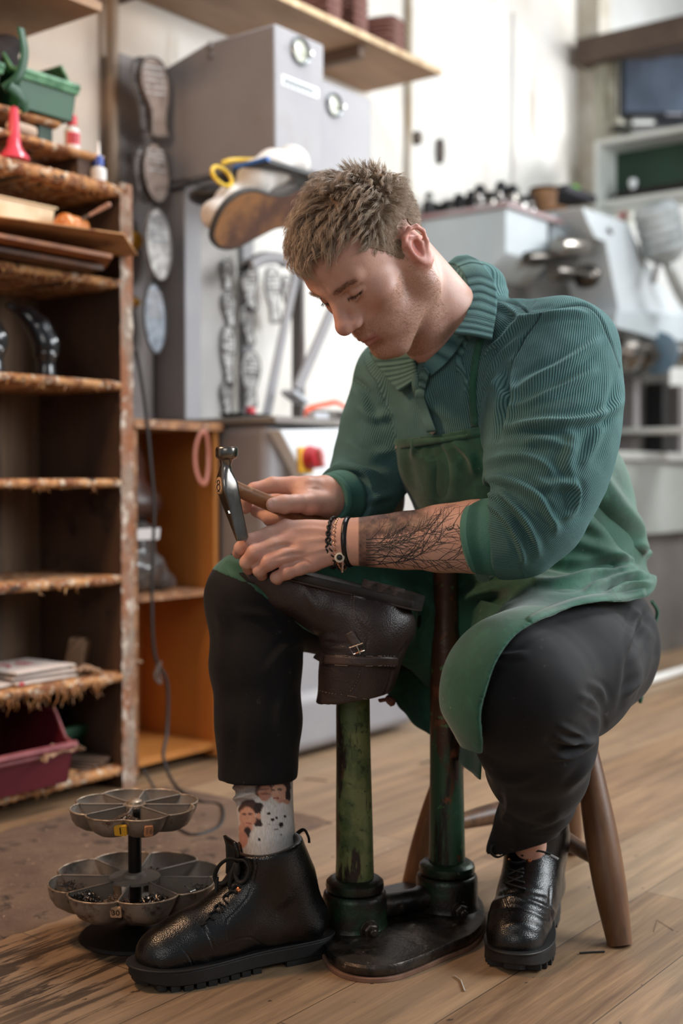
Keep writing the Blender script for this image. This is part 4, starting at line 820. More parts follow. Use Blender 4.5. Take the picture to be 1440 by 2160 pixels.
cxy = np.mean(o,0); off = lambda k: [tuple(cxy+(np.array(p)-cxy)*k) for p in o]
B().prism(off(1.015), Matrix.Translation((0,0,0)), .007).obj('wood_pad', M('pad_wood','6d4c3a',.8,col2='866450',ns=30), st, bevel=.001)
b = B(); b.rings([[(x,y,z) for x,y in off(k)] for k,z in ((.985,.0072),(1.0,.011),(1.0,.020),(.985,.0235),(.95,.0245),(.5,.027))]); b.obj('base_plate', iron, st, smooth=True)
w1 = np.array(W(*S1)); w2 = np.array(W(*S2))
for k,(w_,nm) in enumerate(((w1,1),(w2,2))):
    b = B().lathe([(.056,.020),(.052,.026),(.0500,.034),(.0500,.070),(.0485,.076),(.0455,.0785),(.030,.079)], tuple(w_), seg=48); b.obj('socket', irong, st, smooth=True)
    b = B().lathe([(.030,.0785),(.040,.079),(.0445,.082),(.0455,.088),(.0445,.094),(.040,.098),(.034,.100),(.028,.1005)], tuple(w_), seg=48); b.obj('collar', irong, st, smooth=True)
d12 = (w2-w1)/np.linalg.norm(w2-w1)
b = B(); b.tube([tuple(w1+d12*.04+(0,0,.047)), tuple(w1+d12*.06+(0,0,.045)), tuple(w2-d12*.06+(0,0,.045)), tuple(w2-d12*.04+(0,0,.047))],[.024,.019,.019,.024],16,flat=.95); b.obj('bridge', iron, st, smooth=True)
def column(w_, prof, mat, nm='column', px=None):
    b = B(); rings = []
    for z,r,dx in prof: rings.append([(w_[0]+dx*sA+r*math.cos(a)*(1+.02*mnoise.noise((a,z*9,1))), w_[1]-dx*cA+r*math.sin(a)*(1+.02*mnoise.noise((a,z*9,4))), z) for a in [2*PI*j/40 for j in range(40)]])
    b.rings(rings); return b.obj(nm, mat, st, smooth=True)
column(w1, [(z,r,dx) for z,r,dx in ((.09,.0305,0),(.105,.030,0),(.13,.0292,0),(.20,.0283,-.001),(.28,.0270,-.002),(.36,.0262,-.003),(.42,.0255,-.003),(.47,.0200,-.003))], chip)
column(w2, [(z,r,dx) for z,r,dx in ((.09,.0305,0),(.105,.0298,0),(.14,.0288,0),(.25,.0272,-.001),(.36,.0262,-.002),(.43,.0250,-.002),(.455,.0238,-.003),(.48,.0205,-.003),(.53,.0200,-.003),(.60,.0205,-.003),(.63,.015,-.003))], chip2)
for (px,py,d,rr) in ((778,1962,1.89,.0125),(968,1920,1.975,.0120)):
    c = Vector(GW(px,py,d)); cen = Vector(w1 if px < 800 else w2); ax = (c-cen); ax.z = 0; ax.normalize(); c = cen+ax*.049; c.z = GW(px,py,d)[2]
    b = B().lathe([(rr*1.25,0),(rr*1.25,.003),(rr*.4,.003)], c, ax, 20); b.lathe([(rr,.003),(rr,.010),(rr*.8,.0118),(0,.0118)], c, ax, 6); b.lathe([(rr*.5,.011),(rr*.5,.018),(rr*.35,.0195),(0,.0195)], c, ax, 14); b.obj('bolt', iron, st, smooth=False, bevel=.0006)
# ---- stool
wd = M('stool_wood','553621',.42,col2='7a5537',ns=8,st=(2.5,2.5,.5),wear=[('3b2619',7,.55,.68,(2,2,.35)),('a58868',60,.68,.74)],bump=.2,bs=60,bst=(2,2,.3),bd=.002)
sp = thing('stool','low round wooden stool with turned legs under the seated man','stool',W(.335,2.15,0))
sc_ = W(.335,2.15,0); B().lathe([(.05,.372),(.13,.374),(.160,.380),(.172,.392),(.172,.400),(.162,.408),(.12,.410),(.05,.402),(0,.400)], sc_, seg=56).obj('seat', wd, sp, smooth=True)
F1 = Vector(W(*L(1307,1990,1.915)[:2],0)); F2 = Vector(W(*L(866,1880,2.158)[:2],0)); F3 = Vector(W(*L(1205,1800,2.39)[:2],0))
def leg(f, top, nm='leg', rs=(.019,.0255,.0265,.0225,.0175,.0155)):
    t = Vector(top); f = Vector(f); k = len(rs)-1; b = B(); P = [f.lerp(t,i/k) for i in range(k+1)]; P = cr([tuple(p)+(r,) for p,r in zip(P,rs)],5); b.tube([p[:3] for p in P],[p[3] for p in P],22); b.obj(nm, wd, sp, smooth=True); return f,t
def stop(foot, k=.52): c = Vector(sc_); v = foot-c; v.z = 0; r = c+v*k; r.z = .378; return r
T1 = stop(F1,.50); T2 = stop(F2,.45); T3 = stop(F3,.45); leg(F1,T1); leg(F2,T2); leg(F3,T3)
a = F2.lerp(T2,.30); c = F3.lerp(T3,.32)
def stretcher(a,c,rs): P = [a.lerp(c,i/(len(rs)-1)) for i in range(len(rs))]; P = cr([tuple(p)+(r,) for p,r in zip(P,rs)],5); B().tube([p[:3] for p in P],[p[3] for p in P],18).obj('stretcher', wd, sp, smooth=True)
stretcher(a,c,(.009,.014,.0185,.0185,.014,.009)); stretcher(a.lerp(c,.60), F1.lerp(T1,.30), (.010,.0130,.0150,.0130,.010))
# ---- nail trays
tin = M('worn_tin','7a7067',.42,col2='968a7e',ns=14,lo=.42,hi=.62,wear=[('4a2a1b',13,.54,.62),('2f2722',22,.62,.70)],bump=.3,bs=60,bd=.002,metal=.45)
tini = M('tin_inside','7a6f65',.5,col2='8f857a',ns=12,wear=[('4a3326',14,.58,.68),('38302b',6,.55,.7)],bump=.2,bs=60,metal=.1)
rimc = M('bare_rim','c4b39e',.35,col2='7a6552',ns=60,metal=.5)
cc = np.array(W(*L(285,1990,1.955)[:2],0)); nt = thing('nail_tray','two-tier rusty petal-shaped carousel tray of nails beside the man\'s boot','tray',tuple(cc))
ph0 = A-PI/2
def petal_tier(zr, R, depth, hub, nm, tilt):
    n = 8; m = 22; t = B(); N_ = n*m
    def rr(th, s): c = abs(math.cos(n*(th-tilt)/2)); return R*(1-(1-c**.55)*(.13+.24*s))
    prof = [(1.0,0,0),(.995,-.18,.15),(.975,-.42,.4),(.92,-.68,.7),(.80,-.90,.9),(.62,-1.0,1.0),(.30,-1.0,1.0),(.10,-.92,.9)]
    ths = [2*PI*i/N_ for i in range(N_)]
    def ring(k, dz, s, off=0): return [(cc[0]+(rr(th,s)*k-off)*math.cos(th), cc[1]+(rr(th,s)*k-off)*math.sin(th), zr+dz*depth+off*.5) for th in ths]
    t.rings([ring(*p) for p in prof], cap=False); t.obj(nm+'_shell', tin, nt, smooth=True, auto=False)
    t = B(); t.rings([ring(*p, off=.0016) for p in prof], cap=False); k0 = len(t.v)-N_; t.f.append([k0+i for i in range(N_)]); t.mi.append(0); t.obj(nm+'_lining', tini, nt, smooth=True, auto=False)
    b = B(); b.tube(ring(1,0,0,.0004), .0016, 6, closed=True); b.obj(nm+'_rim', rimc, nt, smooth=True, auto=False)
    for k in range(n):
        th = tilt+PI/n+2*PI*k/n; u = np.array((math.cos(th),math.sin(th),0)); q = np.array((-u[1],u[0],0)); pts = []
        r1 = rr(th,0)*.995; b = B()
        top = [tuple(cc+u*r+np.array((0,0,zr+.0004))) for r in np.linspace(hub,r1,8)]; bot = [tuple(cc+u*r+np.array((0,0,zr-depth*min(1,.97*(1-((r/r1))**7)+.0)))) for r in np.linspace(hub,r1,8)]
        for sgn in (-1,1): b.grid([[tuple(np.array(p)+q*.0008*sgn) for p in row] for row in ((top,bot) if sgn > 0 else (bot,top))])
        b.tube(top,.0015,6); b.obj('divider', tini, nt, smooth=True, auto=False)
    return rr
ZL, ZU = .094, .208
rrL = petal_tier(ZL, .1345, .046, .040, 'lower', ph0+PI/8-.05); rrU = petal_tier(ZU, .1005, .034, .016, 'upper', ph0+PI/8-.02)
B().lathe([(.040,ZL-.004),(.040,ZL+.0006),(.018,ZL+.001),(.016,ZL+.006),(.0105,ZL+.008)], tuple(cc)).obj('hub_plate', tini, nt, smooth=True)
B().cyl(tuple(cc+(0,0,.004)), tuple(cc+(0,0,ZU-.01)), .0105,.0105,24).obj('post', M('black_post','171414',.4,metal=.4), nt, smooth=True)
B().lathe([(.018,ZU-.002),(.018,ZU+.001),(.013,ZU+.002),(.012,ZU+.006),(.008,ZU+.0085),(0,ZU+.009)], tuple(cc)).obj('cap_nut', rimc, nt, smooth=True)
B().lathe([(.085,0),(.088,.002),(.084,.006),(.03,.012),(.014,.02),(.0105,.03)], tuple(cc)).obj('foot', M('dark_foot','1d1917',.55,metal=.3), nt, smooth=True)
a = ph0+PI/8-.02; th = a+2*PI*4.5/8+PI/8*0
# heaps of nails
nm_ = M('nail_steel','8a8580',.28,metal=1,col2='4a4643',ns=200); nb_ = M('nail_dark','3d3733',.4,metal=.8,col2='6e5444',ns=150); br_ = M('tack_brown','8d7c6c',.45,metal=.5,col2='5d4435',ns=150)
def heap(zr, Rmid, th, n, ln, rad, mat, lab, depth, spread=.020, seed=1, ht=.010):
    random.seed(seed); fr_ = (math.cos(th)*cA+math.sin(th)*sA) < .15; depth *= (.36 if fr_ else .74); n = int(n*1.3); Rmid *= (1.0 if fr_ else .92); ht *= 1.3; c = cc+np.array((math.cos(th)*Rmid, math.sin(th)*Rmid, zr-depth)); b = B()
    for i in range(n):
        u, v = random.gauss(0,spread*.55), random.gauss(0,spread*.4); r_ = math.hypot(u,v); z = ht*math.exp(-(r_/spread)**2)*random.random()+.002
        p = Vector((c[0]-math.sin(th)*u+math.cos(th)*v, c[1]+math.cos(th)*u+math.sin(th)*v, c[2]+z)); dd = Vector((random.gauss(0,1),random.gauss(0,1),random.gauss(.1,.45))).normalized()*ln/2
        b.tube([p-dd,p+dd],rad,5); e = dd.normalized()*rad
        if ln > .008: b.tube([p+dd-e*.3,p+dd+e*.5],rad*1.9,6)
    props(b.obj('nail_heap', mat), lab, 'nails', kind='stuff')
P8 = lambda t0,k: t0+2*PI*k/8
def ang(px,py,z): p = onZ(px,py,z); return math.atan2(p[1]-cc[1],p[0]-cc[0])
for px,py,z,R_,n,ln,rad,mat,lab,dp,sd in ((250,1740,ZU,.068,420,.0032,.00055,br_,'heap of tiny tacks in the upper tray compartment above the yellow label',.030,1),(372,1692,ZU,.066,34,.011,.0007,nm_,'few steel nails in the right upper tray compartment',.030,2),(306,1680,ZU,.045,16,.012,.0006,nm_,'sparse thin nails in the upper tray compartment near the cap nut',.030,3),
  (230,1905,ZL,.098,170,.009,.0006,br_,'fine brown nails in the lower compartment labelled 30',.042,4),(345,1905,ZL,.098,210,.010,.00075,nm_,'bright short nails in the lower tray compartment right of the labelled one',.042,5),(145,1895,ZL,.100,120,.012,.0008,nm_,'steel nails in the lower left tray compartment',.042,6),(135,1860,ZL,.100,26,.011,.0007,nm_,'scattered nails in the far left lower tray compartment',.042,7),
  (215,1825,ZL,.090,60,.017,.0010,nm_,'long nails in the lower tray compartment behind left of the post',.042,8),(320,1818,ZL,.090,110,.017,.0011,nb_,'dark long nails in the lower tray compartment behind the post',.042,9),(395,1840,ZL,.100,90,.013,.0011,nb_,'dark pegs in the right rear lower tray compartment',.042,10),(435,1870,ZL,.108,14,.010,.0007,nm_,'few nails in the right lower tray compartment',.040,11)):
    heap(z,R_,ang(px,py,z),n,ln,rad,mat,lab,dp,seed=sd,spread=.020 if z == ZL else .015)
def stick(px,py,z0,w_,h_,mat,s,size,inkm):
    th = ang(px,py,z0); R_ = (rrL if z0 < .15 else rrU)(th,.12)*.995; u = Vector((math.cos(th),math.sin(th),0)); t_ = Vector((-u[1],u[0],0)); zc = GW(px,py,1.85)[2]
    c = Vector(tuple(cc))+u*(R_+.0016); c.z = z0-.016; nrm = (u*.95-Vector((0,0,.32))).normalized(); up = nrm.cross(t_) if nrm.cross(t_).z > 0 else -nrm.cross(t_)
    b = B(); b.rings([[tuple(c+t_*(x*w_/2)+up*(y*h_/2)+nrm*k) for x,y in ((-1,-.8),(-.8,-1),(.8,-1),(1,-.8),(1,.8),(.8,1),(-.8,1),(-1,.8))] for k in (-.005,.0003)]); lb = b.obj('label', mat, nt)
    ux = t_ if t_.cross(up).dot(nrm) > 0 else -t_; text(s, 'label_number', inkm, lb, tuple(c+nrm*.0006), ux, up, size)
inkb = M('pen_ink','1d1a18',.6); stick(226,1762,ZU,.019,.017,M('yellow_label','d9a32c',.5),'1',.017,inkb); stick(336,1757,ZU,.013,.017,M('tan_label','c48a62',.6,col2='a8714c',ns=30),'16',.012,M('pale_ink','7d6250',.6)); stick(216,1940,ZL,.017,.017,M('tan_label2','c09a78',.6),'30',.013,inkb)
# ---- hammer
steel = M('brushed_steel','9b9690',.24,metal=1,col2='6d6762',ns=14,wear=[('4a423c',22,.66,.74)],bump=.06,bs=200,bst=(1,1,.2)); steel.node_tree.nodes['Principled BSDF'].inputs['Anisotropic'].default_value = .3
ham = thing('hammer','cobbler\'s steel hammer with domed face and wooden handle held in the man\'s right hand','hammer',GW(480,1040,1.86))
hv = unit((.79,.61,-.16)); ev = unit((.61,-.79,0)); DH = 1.852
secs = [(478,943,.0150,.0150,2),(478,945,.0163,.0163,2),(478,948,.0168,.0168,2),(478,962,.0168,.0168,2),(478,966,.0155,.0155,2),(477,970,.0105,.0105,2),(476,980,.0082,.0082,2),(475,992,.0088,.0088,2.4),(476,1004,.0115,.0110,3.5),(478,1018,.0135,.0130,6),(480,1034,.0135,.0128,8),(484,1048,.0128,.0115,9),(495,1085,.0118,.0075,9),(505,1118,.0112,.0042,9),(511,1138,.0108,.0026,9),(512,1141,.0100,.0016,9)]
b = B(); rings = []
for px,py,a_,b2,pw in secs:
    c = np.array(L(px,py,DH)); r = []
    for j in range(40):
        t = 2*PI*j/40; ct, st_ = math.cos(t), math.sin(t); e = 2/pw; r.append(W(*(c+hv*np.array((1,1,0))*a_*np.sign(ct)*abs(ct)**e+ev*b2*np.sign(st_)*abs(st_)**e)))
    rings.append(r)
b.rings(rings); hh_ = b.obj('hammer_head', steel, ham, smooth=True)
c = np.array(L(479,1024,DH)); u3 = unit((0,0,1)); e0 = c-hv*np.array((1,1,0))*.0137
def oval(k, r1, r2, n=28): return [W(*(e0-hv*k+ev*r1*math.cos(t)+u3*r2*math.sin(t)+ev*.0)) for t in [2*PI*i/n for i in range(n)]]
hwd = M('hammer_wood','9a6a45',.4,col2='7a4f30',ns=22,st=(1,1,6),wear=[('b98a60',40,.6,.7)],bump=.15,bs=120)
he_ = B().rings([oval(-.004,.0078,.0125),oval(.0010,.0078,.0125),oval(.0014,.0070,.0118)]).obj('handle_end', M('handle_end_wood','c9a27c',.5,col2='a97f5a',ns=50), ham, smooth=True)
b = B(); cc2 = e0-hv*.0018; b.tube([W(*(cc2+ev*.0042*math.cos(t)+u3*(.0046*math.sin(t)-.003))) for t in [2*PI*i/20 for i in range(20)]],.00075,5,closed=True); b.tube([W(*(cc2+ev*.0034*math.cos(t)+u3*(.0030*math.sin(t)+.0046))) for t in [math.radians(d) for d in range(-60,290,25)]],.0007,5); b.tube([W(*(cc2+ev*x+u3*z)) for x,z in ((-.003,-.0095),(0,-.0082),(.003,-.0095))],.0006,5); b.obj('end_mark', M('burnt_mark','2a1a12',.6), he_, smooth=True)
hp_ = [(486,1024,1.862,.0110),(505,1034,1.872,.0112),(530,1045,1.885,.0116),(565,1060,1.903,.0120),(600,1075,1.922,.0120),(650,1094,1.950,.0116),(700,1108,1.980,.0122),(735,1116,2.0,.0135),(748,1119,2.01,.010)]
P = cr([L(x,y,d)+(r,) for x,y,d,r in hp_],5); B().tube([W(*p[:3]) for p in P],[p[3] for p in P],24,flat=.82,up=W(.61,-.79,0)).obj('handle', hwd, ham, smooth=True)
q = np.array(L(486,1078,DH)); fn = ev; 
text('B\'WELL', 'stamp', M('stamp_mark','cfcac4',.3,metal=1), hh_, W(*(np.array(L(487,1080,DH))+ev*.0093+hv*np.array((1,1,0))*-.001)), W(*(hv*np.array((1,1,0)))), W(*unit(np.array(L(484,1048,DH))-np.array(L(505,1118,DH)))), .0062)
# ---- brown boot upside down on the stand
lth = NT('brown_leather'); T = lth; v = T.n('TexVoronoi', Vector=T.co(), Scale=420).outputs['Distance']; nz = T.noise(60,detail=5)
c_ = T.mix(T.ramp(T.noise(9,detail=4),.35,.7), rgb('2b211f'), rgb('453733')); T.set(T.b,'Base Color',c_); T.b.inputs['Roughness'].default_value = .40; T.set(T.b,'Normal',T.bump(T.math('ADD',T.math('MULTIPLY',v,.8),nz),.5,.0009)); lth = T.m
DB = 1.912; bt = thing('ankle_boot','dark brown leather ankle boot upside down on the iron stand, strap and buckle','boot',GW(745,1478,DB))
ts = np.array(L(510,1168,DB)); hs_ = np.array(L(895,1264,DB)); sx = unit(hs_-ts); sy = np.array((0,1.,0)); sz = np.cross(sx,sy); sz = sz if sz[2] > 0 else -sz   # sz: out of the sole, upward
LB = np.linalg.norm(hs_-ts)
bs = SDF(.02)
def bp(u, w_, z): return tuple(ts+sx*u+sy*w_+sz*z)
bs.chain([bp(.030,0,-.028)+(.022,),bp(.075,0,-.034)+(.033,),bp(.14,0,-.043)+(.040,),bp(.20,0,-.052)+(.043,),bp(LB-.040,0,-.050)+(.036,)],k=.03)
bs.ell(bp(.06,0,-.020),(.05,.036,.016),k=.02)
bs.chain([bp(LB-.075,0,-.055)+(.050,),G(772,1345,DB)+(.052,),G(757,1405,DB)+(.0535,),G(741,1490,DB)+(.0545,)],k=.03)
bs.fn(lambda P: (P-ts)@sz+.016, .003, 2)
tp = np.array(G(741,1470,DB)); tn = unit((-.17,.0,1)); bs.fn(lambda P: -((P-tp)@tn+.0), .003, 2)
bs.cap(G(741,1445,DB), G(741,1520,DB), .047,.050,k=.002,op=-1)
V, Fq = surfnet(bs, (-.18,1.82,.34),(.18,2.0,.68),.0020); V = relax(V,Fq,2,.5); N = vnormals(V,Fq)
def fac(V,N): vd = V-np.array([0,0,H]); vd /= np.linalg.norm(vd,axis=1)[:,None]; return -(N*vd).sum(1)
def fold(V, N, px, py, facing, lst, wmin=0.0):
    D = np.zeros(len(V))
    for pl, w_, a in lst:
        P = cr([(float(x),float(y)) for x,y in pl], 4); xs = [p[0] for p in P]; ys = [p[1] for p in P]
        m = (px > min(xs)-4*w_)&(px < max(xs)+4*w_)&(py > min(ys)-4*w_)&(py < max(ys)+4*w_)&(facing > wmin)
        if not m.any(): continue
        d, s, t = segd(px[m], py[m], P); e = np.exp(-(d/w_)**2)*np.sin(PI*np.clip(t*.94+.03,0,1))**.6
        e -= .35*np.exp(-((d-1.9*w_)/w_)**2)*np.sin(PI*np.clip(t,0,1))
        D[m] += a*e*sst(wmin, wmin+.3, facing[m])
    return V+N*D[:,None]
j_ = lambda pts: [(560+x/3.6, 1180+y/3.6) for x,y in pts]
px_,py_ = proj(V); V = fold(V,N,px_,py_,fac(V,N),[(j_([(690,415),(720,480),(760,530),(800,575)]),2.2,-.0016),(j_([(725,820),(710,900),(680,970),(640,1030)]),2.5,-.0022),(j_([(430,650),(500,670),(620,680)]),5,.0016),(j_([(420,620),(520,640),(640,640)]),3.5,-.001),(j_([(400,640),(460,600),(540,600)]),6,.002),(j_([(780,600),(760,660),(755,715)]),2,-.0014),(j_([(1010,730),(1040,680),(1070,630)]),2.5,-.002),(j_([(960,830),(940,930),(900,1040)]),2.5,-.0025),(j_([(300,200),(340,300),(420,420)]),10,.002)])
N = vnormals(V,Fq); V = V+N*np.array([mnoise.noise(Vector(p)*26)*.0016 for p in V])[:,None]
npmesh('boot_upper', Wn(V), Fq, lth, bt); bbv = BVHTree_ = __import__('mathutils.bvhtree',fromlist=['BVHTree']).BVHTree.FromPolygons([tuple(p) for p in V], Fq.tolist())
def onbv(bv, px, py, lift=0.0):
    r = Vector(ray(px,py)).normalized(); h = bv.ray_cast(Vector((0,0,H)), r); return None if h[0] is None else (h[0]-r*lift, h[1])
FP = [(0,0),(.012,.020),(.04,.034),(.09,.044),(.13,.044),(.18,.035),(.22,.032),(.26,.034),(.275,.028),(.284,.012)]
def fpo(k=1.0, s=LB/.285): a = [(x*s,y*k) for x,y in FP]; return cr(a+[(x,-y*.95) for x,y in a[::-1][:-1]],4,closed=True)
R4 = Matrix(((sx[0],sy[0],sz[0],0),(sx[1],sy[1],sz[1],0),(sx[2],sy[2],sz[2],0),(0,0,0,1)))
def inframe(b, out, z0, z1, u0=0): 
    rings = []
    for z in (z0, z0+.001, z1-.001, z1): k = .985 if z in (z0,z1) else 1.0; rings.append([W(*bp(LB/2+(x-LB/2)*k+u0, y*k, z)) for x,y in out])
    b.rings(rings)
solm = M('dark_sole','211b19',.5,col2='2f2725',ns=20,bump=.2,bs=80)
b = B(); inframe(b, fpo(1.06), -.0165, -.0035); b.obj('boot_sole', solm, bt, smooth=True)
b = B(); inframe(b, fpo(1.10), -.0185, -.0155); b.obj('welt', M('welt_brown','3a2c28',.5), bt, smooth=True)
b = B(); ho = [(x,y) for x,y in fpo(1.04) if x > LB*.70]; b.rings([[W(*bp(x,y,z)) for x,y in ho] for z in (-.004,.004)]); b.obj('heel', solm, bt)
b = B(); c = onbv; p = np.array(bp(LB*.78,-.030,.0)); rr0 = [[W(*(p+sx*u+sz*z+sy*(.0+.004*math.sin(u*300)))) for u in np.linspace(-.035,.028,10)] for z in (-.003,.010)]; b.grid(rr0); b.obj('heel_scrap', M('scuffed_rubber','3f3532',.6,col2='5d504b',ns=60,st=(1,1,6)), bt, solid=.004)
def strip(nm, bv, pts, w_, mat, par, lift=.0012, th=.0018, nseg=6):
    P = cr([(float(x),float(y)) for x,y in pts],nseg); b = B(); rows = []
    for i,(x,y) in enumerate(P):
        x2,y2 = P[min(i+1,len(P)-1)]; x1,y1 = P[max(i-1,0)]; dx,dy = x2-x1,y2-y1; l_ = math.hypot(dx,dy)+1e-6; nx,ny = -dy/l_*w_/2,dx/l_*w_/2
        r = [onbv(bv,x+nx*k,y+ny*k,lift) for k in (-1,-.5,0,.5,1)]
        if all(r): rows.append([W(*q[0]) for q in r])
    if len(rows) > 1: b.grid(rows); return b.obj(nm, mat, par, smooth=True, auto=False, solid=th)
def stitch(nm, bv, pts, mat, par, dash=4.5, gap=2.2, r=.00042, lift=.0008):
    P = cr([(float(x),float(y)) for x,y in pts],14); b = B(); acc = 0; cur = []
    for (x0,y0),(x1,y1) in zip(P[:-1],P[1:]):
        acc += math.hypot(x1-x0,y1-y0)
        if acc % (dash+gap) < dash: cur.append((x1,y1))
        else:
            q = [onbv(bv,x,y,lift) for x,y in cur]; q = [W(*k[0]) for k in q if k]
            if len(q) > 1: b.tube(q,r,4)
            cur = []
    if b.v: return b.obj(nm, mat, par, smooth=True, auto=False)
thr = M('pale_thread','8d7a6c',.6); lth2 = M('strap_leather','3c2f2b',.38,col2='54433d',ns=14,bump=.5,bs=130)
strip('strap', bbv, j_([(440,758),(600,768),(760,775),(900,775),(1000,782)]), 20, lth2, bt, .0035,.004)
for yy in (725,800): stitch('strap_stitching', bbv, j_([(445,yy-2),(600,yy+6),(760,yy+10),(900,yy+8),(1005,yy+12)]), thr, bt, 5,1.6,.0005,.0062)
stitch('flap_stitching', bbv, j_([(718,840),(702,900),(672,965),(625,1020)]), thr, bt); stitch('edge_stitching', bbv, j_([(380,990),(480,1015),(600,1030),(760,1060),(880,1068)]), thr, bt)
stitch('seam_stitching', bbv, j_([(652,210),(650,290),(645,360),(655,425)]), thr, bt,3,1.5); stitch('seam_stitching', bbv, j_([(675,210),(672,290),(670,360),(678,425)]), thr, bt,3,1.5); stitch('seam_stitching', bbv, j_([(690,420),(725,490),(765,540),(800,578)]), thr, bt,30,.1,.0007)
strip('buckle_tab', bbv, j_([(632,556),(665,610),(705,670)]), 18, M('tab_leather','463a37',.4,bump=.4,bs=150), bt, .005,.003)
bk = M('buckle_metal','d9d4cc',.18,metal=1)
def bq(x,y,l=.0095): 
    q = onbv(bbv,560+x/3.6,1180+y/3.6,l); return W(*q[0])
b = B(); b.tube([bq(637,672),bq(738,638),bq(752,690),bq(668,720)],.0012,8,closed=True); bf_ = b.obj('buckle_frame', bk, bt, smooth=True); B().tube([bq(690,655,.011),bq(718,718,.0105)],.0011,8).obj('buckle_prong', bk, bf_, smooth=True)
b = B(); b.tube([bq(668,722),bq(735,690)],.0010,8); b.obj('buckle_bar', M('copper_bar','c9926c',.3,metal=1), bf_, smooth=True)
b = B(); g = [[W(*L(x,y,d)) for x,y,d in r] for r in (((664,1383,1.93),(678,1372,1.90),(684,1380,1.88)),((662,1388,1.93),(676,1396,1.90),(684,1402,1.88)))]; b.grid(g); b.obj('strap_end', lth2, bt, solid=.003)
props(B().tube(cr([GW(800,1478,1.965),GW(818,1476,1.955),GW(832,1486,1.95)],4),[.004]*4+[.010]*4+[.003],8,flat=.6).obj('leather_scrap', M('red_tip','6e4038',.5), smooth=True),'small reddish leather tip hanging behind the brown boot opening','leather')
# little things on the floor
def litter(lab,nm,cat,pts,r,col,flat=.5): 
    b = B(); b.tube([onZ(x,y,r*.8+.0005) for x,y in pts],r,6,flat=flat); props(b.obj(nm, M('litter_'+col,col,.5), smooth=True),lab,cat)
litter('dark splinter of metal on the floor left of the stool foot','metal_scrap','scrap',[(1222,2010),(1250,2008),(1275,2007)],.0022,'2a2c2e')
litter('pale feather-like fibre on the floor near the base of the stand','fibre','fibre',[(958,2058),(972,2068),(980,2090)],.0016,'b9b2a8')
litter('bent twig of wire on the floor right of the stool foot','wire','wire',[(1378,1965),(1385,1940),(1420,1962)],.0006,'4a372a')
litter('short dark strip on the floor behind the left column','metal_scrap','scrap',[(640,1642),(665,1644),(690,1647)],.0016,'5d5148')
litter('curled dark leather paring on the floor beside the right column','leather_scrap','leather',[(885,1610),(905,1605),(915,1603)],.003,'3a342f')
litter('thin dark sliver on the floor behind the black boot','metal_scrap','scrap',[(630,1752),(655,1745),(668,1740)],.002,'3a322c')
# ================================================================ the cobbler: body
def G(px, py, d, r=None):
    p = L(px, py, d); return p if r is None else p+(r,)
import time; _t0 = time.time()
HR = (lambda a,b,c: rot3(0,0,c)@rot3(a,0,0)@rot3(0,b,0))(.894,-.065,-.864); HT = np.array([.0531,1.8624,1.0384]); HS = 1.032
def h2l(p): return HT+HS*(HR@np.array(p, float))
class HL(SDF):
    pass
hd = SDF(.012)
for sgn in (1,-1): pass
hd.ell((0,.014,.050),(.0765,.094,.079))
hd.ell((0,-.040,.056),(.066,.054,.052),k=.03)
hd.ell((0,-.043,-.008),(.058,.050,.066),k=.03)
hd.ell((0,-.050,-.055),(.047,.044,.040),k=.03)
hd.ell((0,-.070,-.045),(.033,.029,.027),k=.018)
hd.ell((0,-.0815,-.087),(.023,.0165,.0155),k=.016)
for s in (1,-1):
    hd.cap((s*.053,-.004,-.050),(s*.020,-.076,-.090),.0145,.013,k=.022)
    hd.cap((s*.060,-.004,-.045),(s*.064,.0,.0),.012,.012,k=.02)
    hd.ell((s*.046,-.057,-.004),(.022,.022,.019),k=.02)
    hd.cap((s*.010,-.0905,.038),(s*.046,-.073,.043),.0085,.0075,k=.012)
    hd.ell((s*.033,-.0965,.0205),(.0165,.0125,.0105),k=.012,op=-1)
    hd.ell((s*.0325,-.0755,.0205),(.0150,.0138,.0135),k=.004)
    hd.chain([(s*.019,-.0862,.0185,.0018),(s*.032,-.0905,.0135,.0018),(s*.046,-.0795,.0185,.0018)],k=.003)
    hd.chain([(s*.019,-.0868,.0215,.0007),(s*.026,-.0895,.0172,.0008),(s*.034,-.0900,.0158,.0008),(s*.046,-.0815,.0195,.0007)],k=.002,op=-1)
    hd.chain([(s*.017,-.0868,.0270,.0006),(s*.032,-.0905,.0290,.0009),(s*.047,-.0780,.0265,.0006)],k=.004,op=-1)
    hd.ell((s*.0135,-.1005,-.0165),(.0080,.0115,.0082),k=.005)
    hd.ell((s*.0070,-.1075,-.0265),(.0038,.0060,.0035),k=.003,op=-1)
for s in (1,-1): hd.cap((s*.011,-.0885,.013),(s*.0145,-.0915,-.008),.0085,.0075,k=.010)
hd.cap((0,-.0875,.033),(0,-.1135,-.006),.0078,.0098,k=.011)
hd.ell((0,-.1135,-.0120),(.0120,.0125,.0112),k=.008)
hd.cap((0,-.108,-.020),(0,-.098,-.026),.0045,.006,k=.006)
hd.chain([(-.024,-.0875,-.0500,.0028),(-.010,-.0995,-.0465,.0042),(0,-.1015,-.0470,.0038),(.010,-.0995,-.0465,.0042),(.024,-.0875,-.0500,.0028)],k=.005)
hd.chain([(-.020,-.0885,-.0555,.0035),(0,-.0995,-.0575,.0056),(.020,-.0885,-.0555,.0035)],k=.005)
hd.chain([(-.026,-.0890,-.0515,.0009),(-.010,-.1020,-.0510,.0010),(0,-.1045,-.0515,.0010),(.010,-.1020,-.0510,.0010),(.026,-.0890,-.0515,.0009)],k=.0025,op=-1)
hd.ell((0,-.098,-.0675),(.018,.006,.0045),k=.008,op=-1)
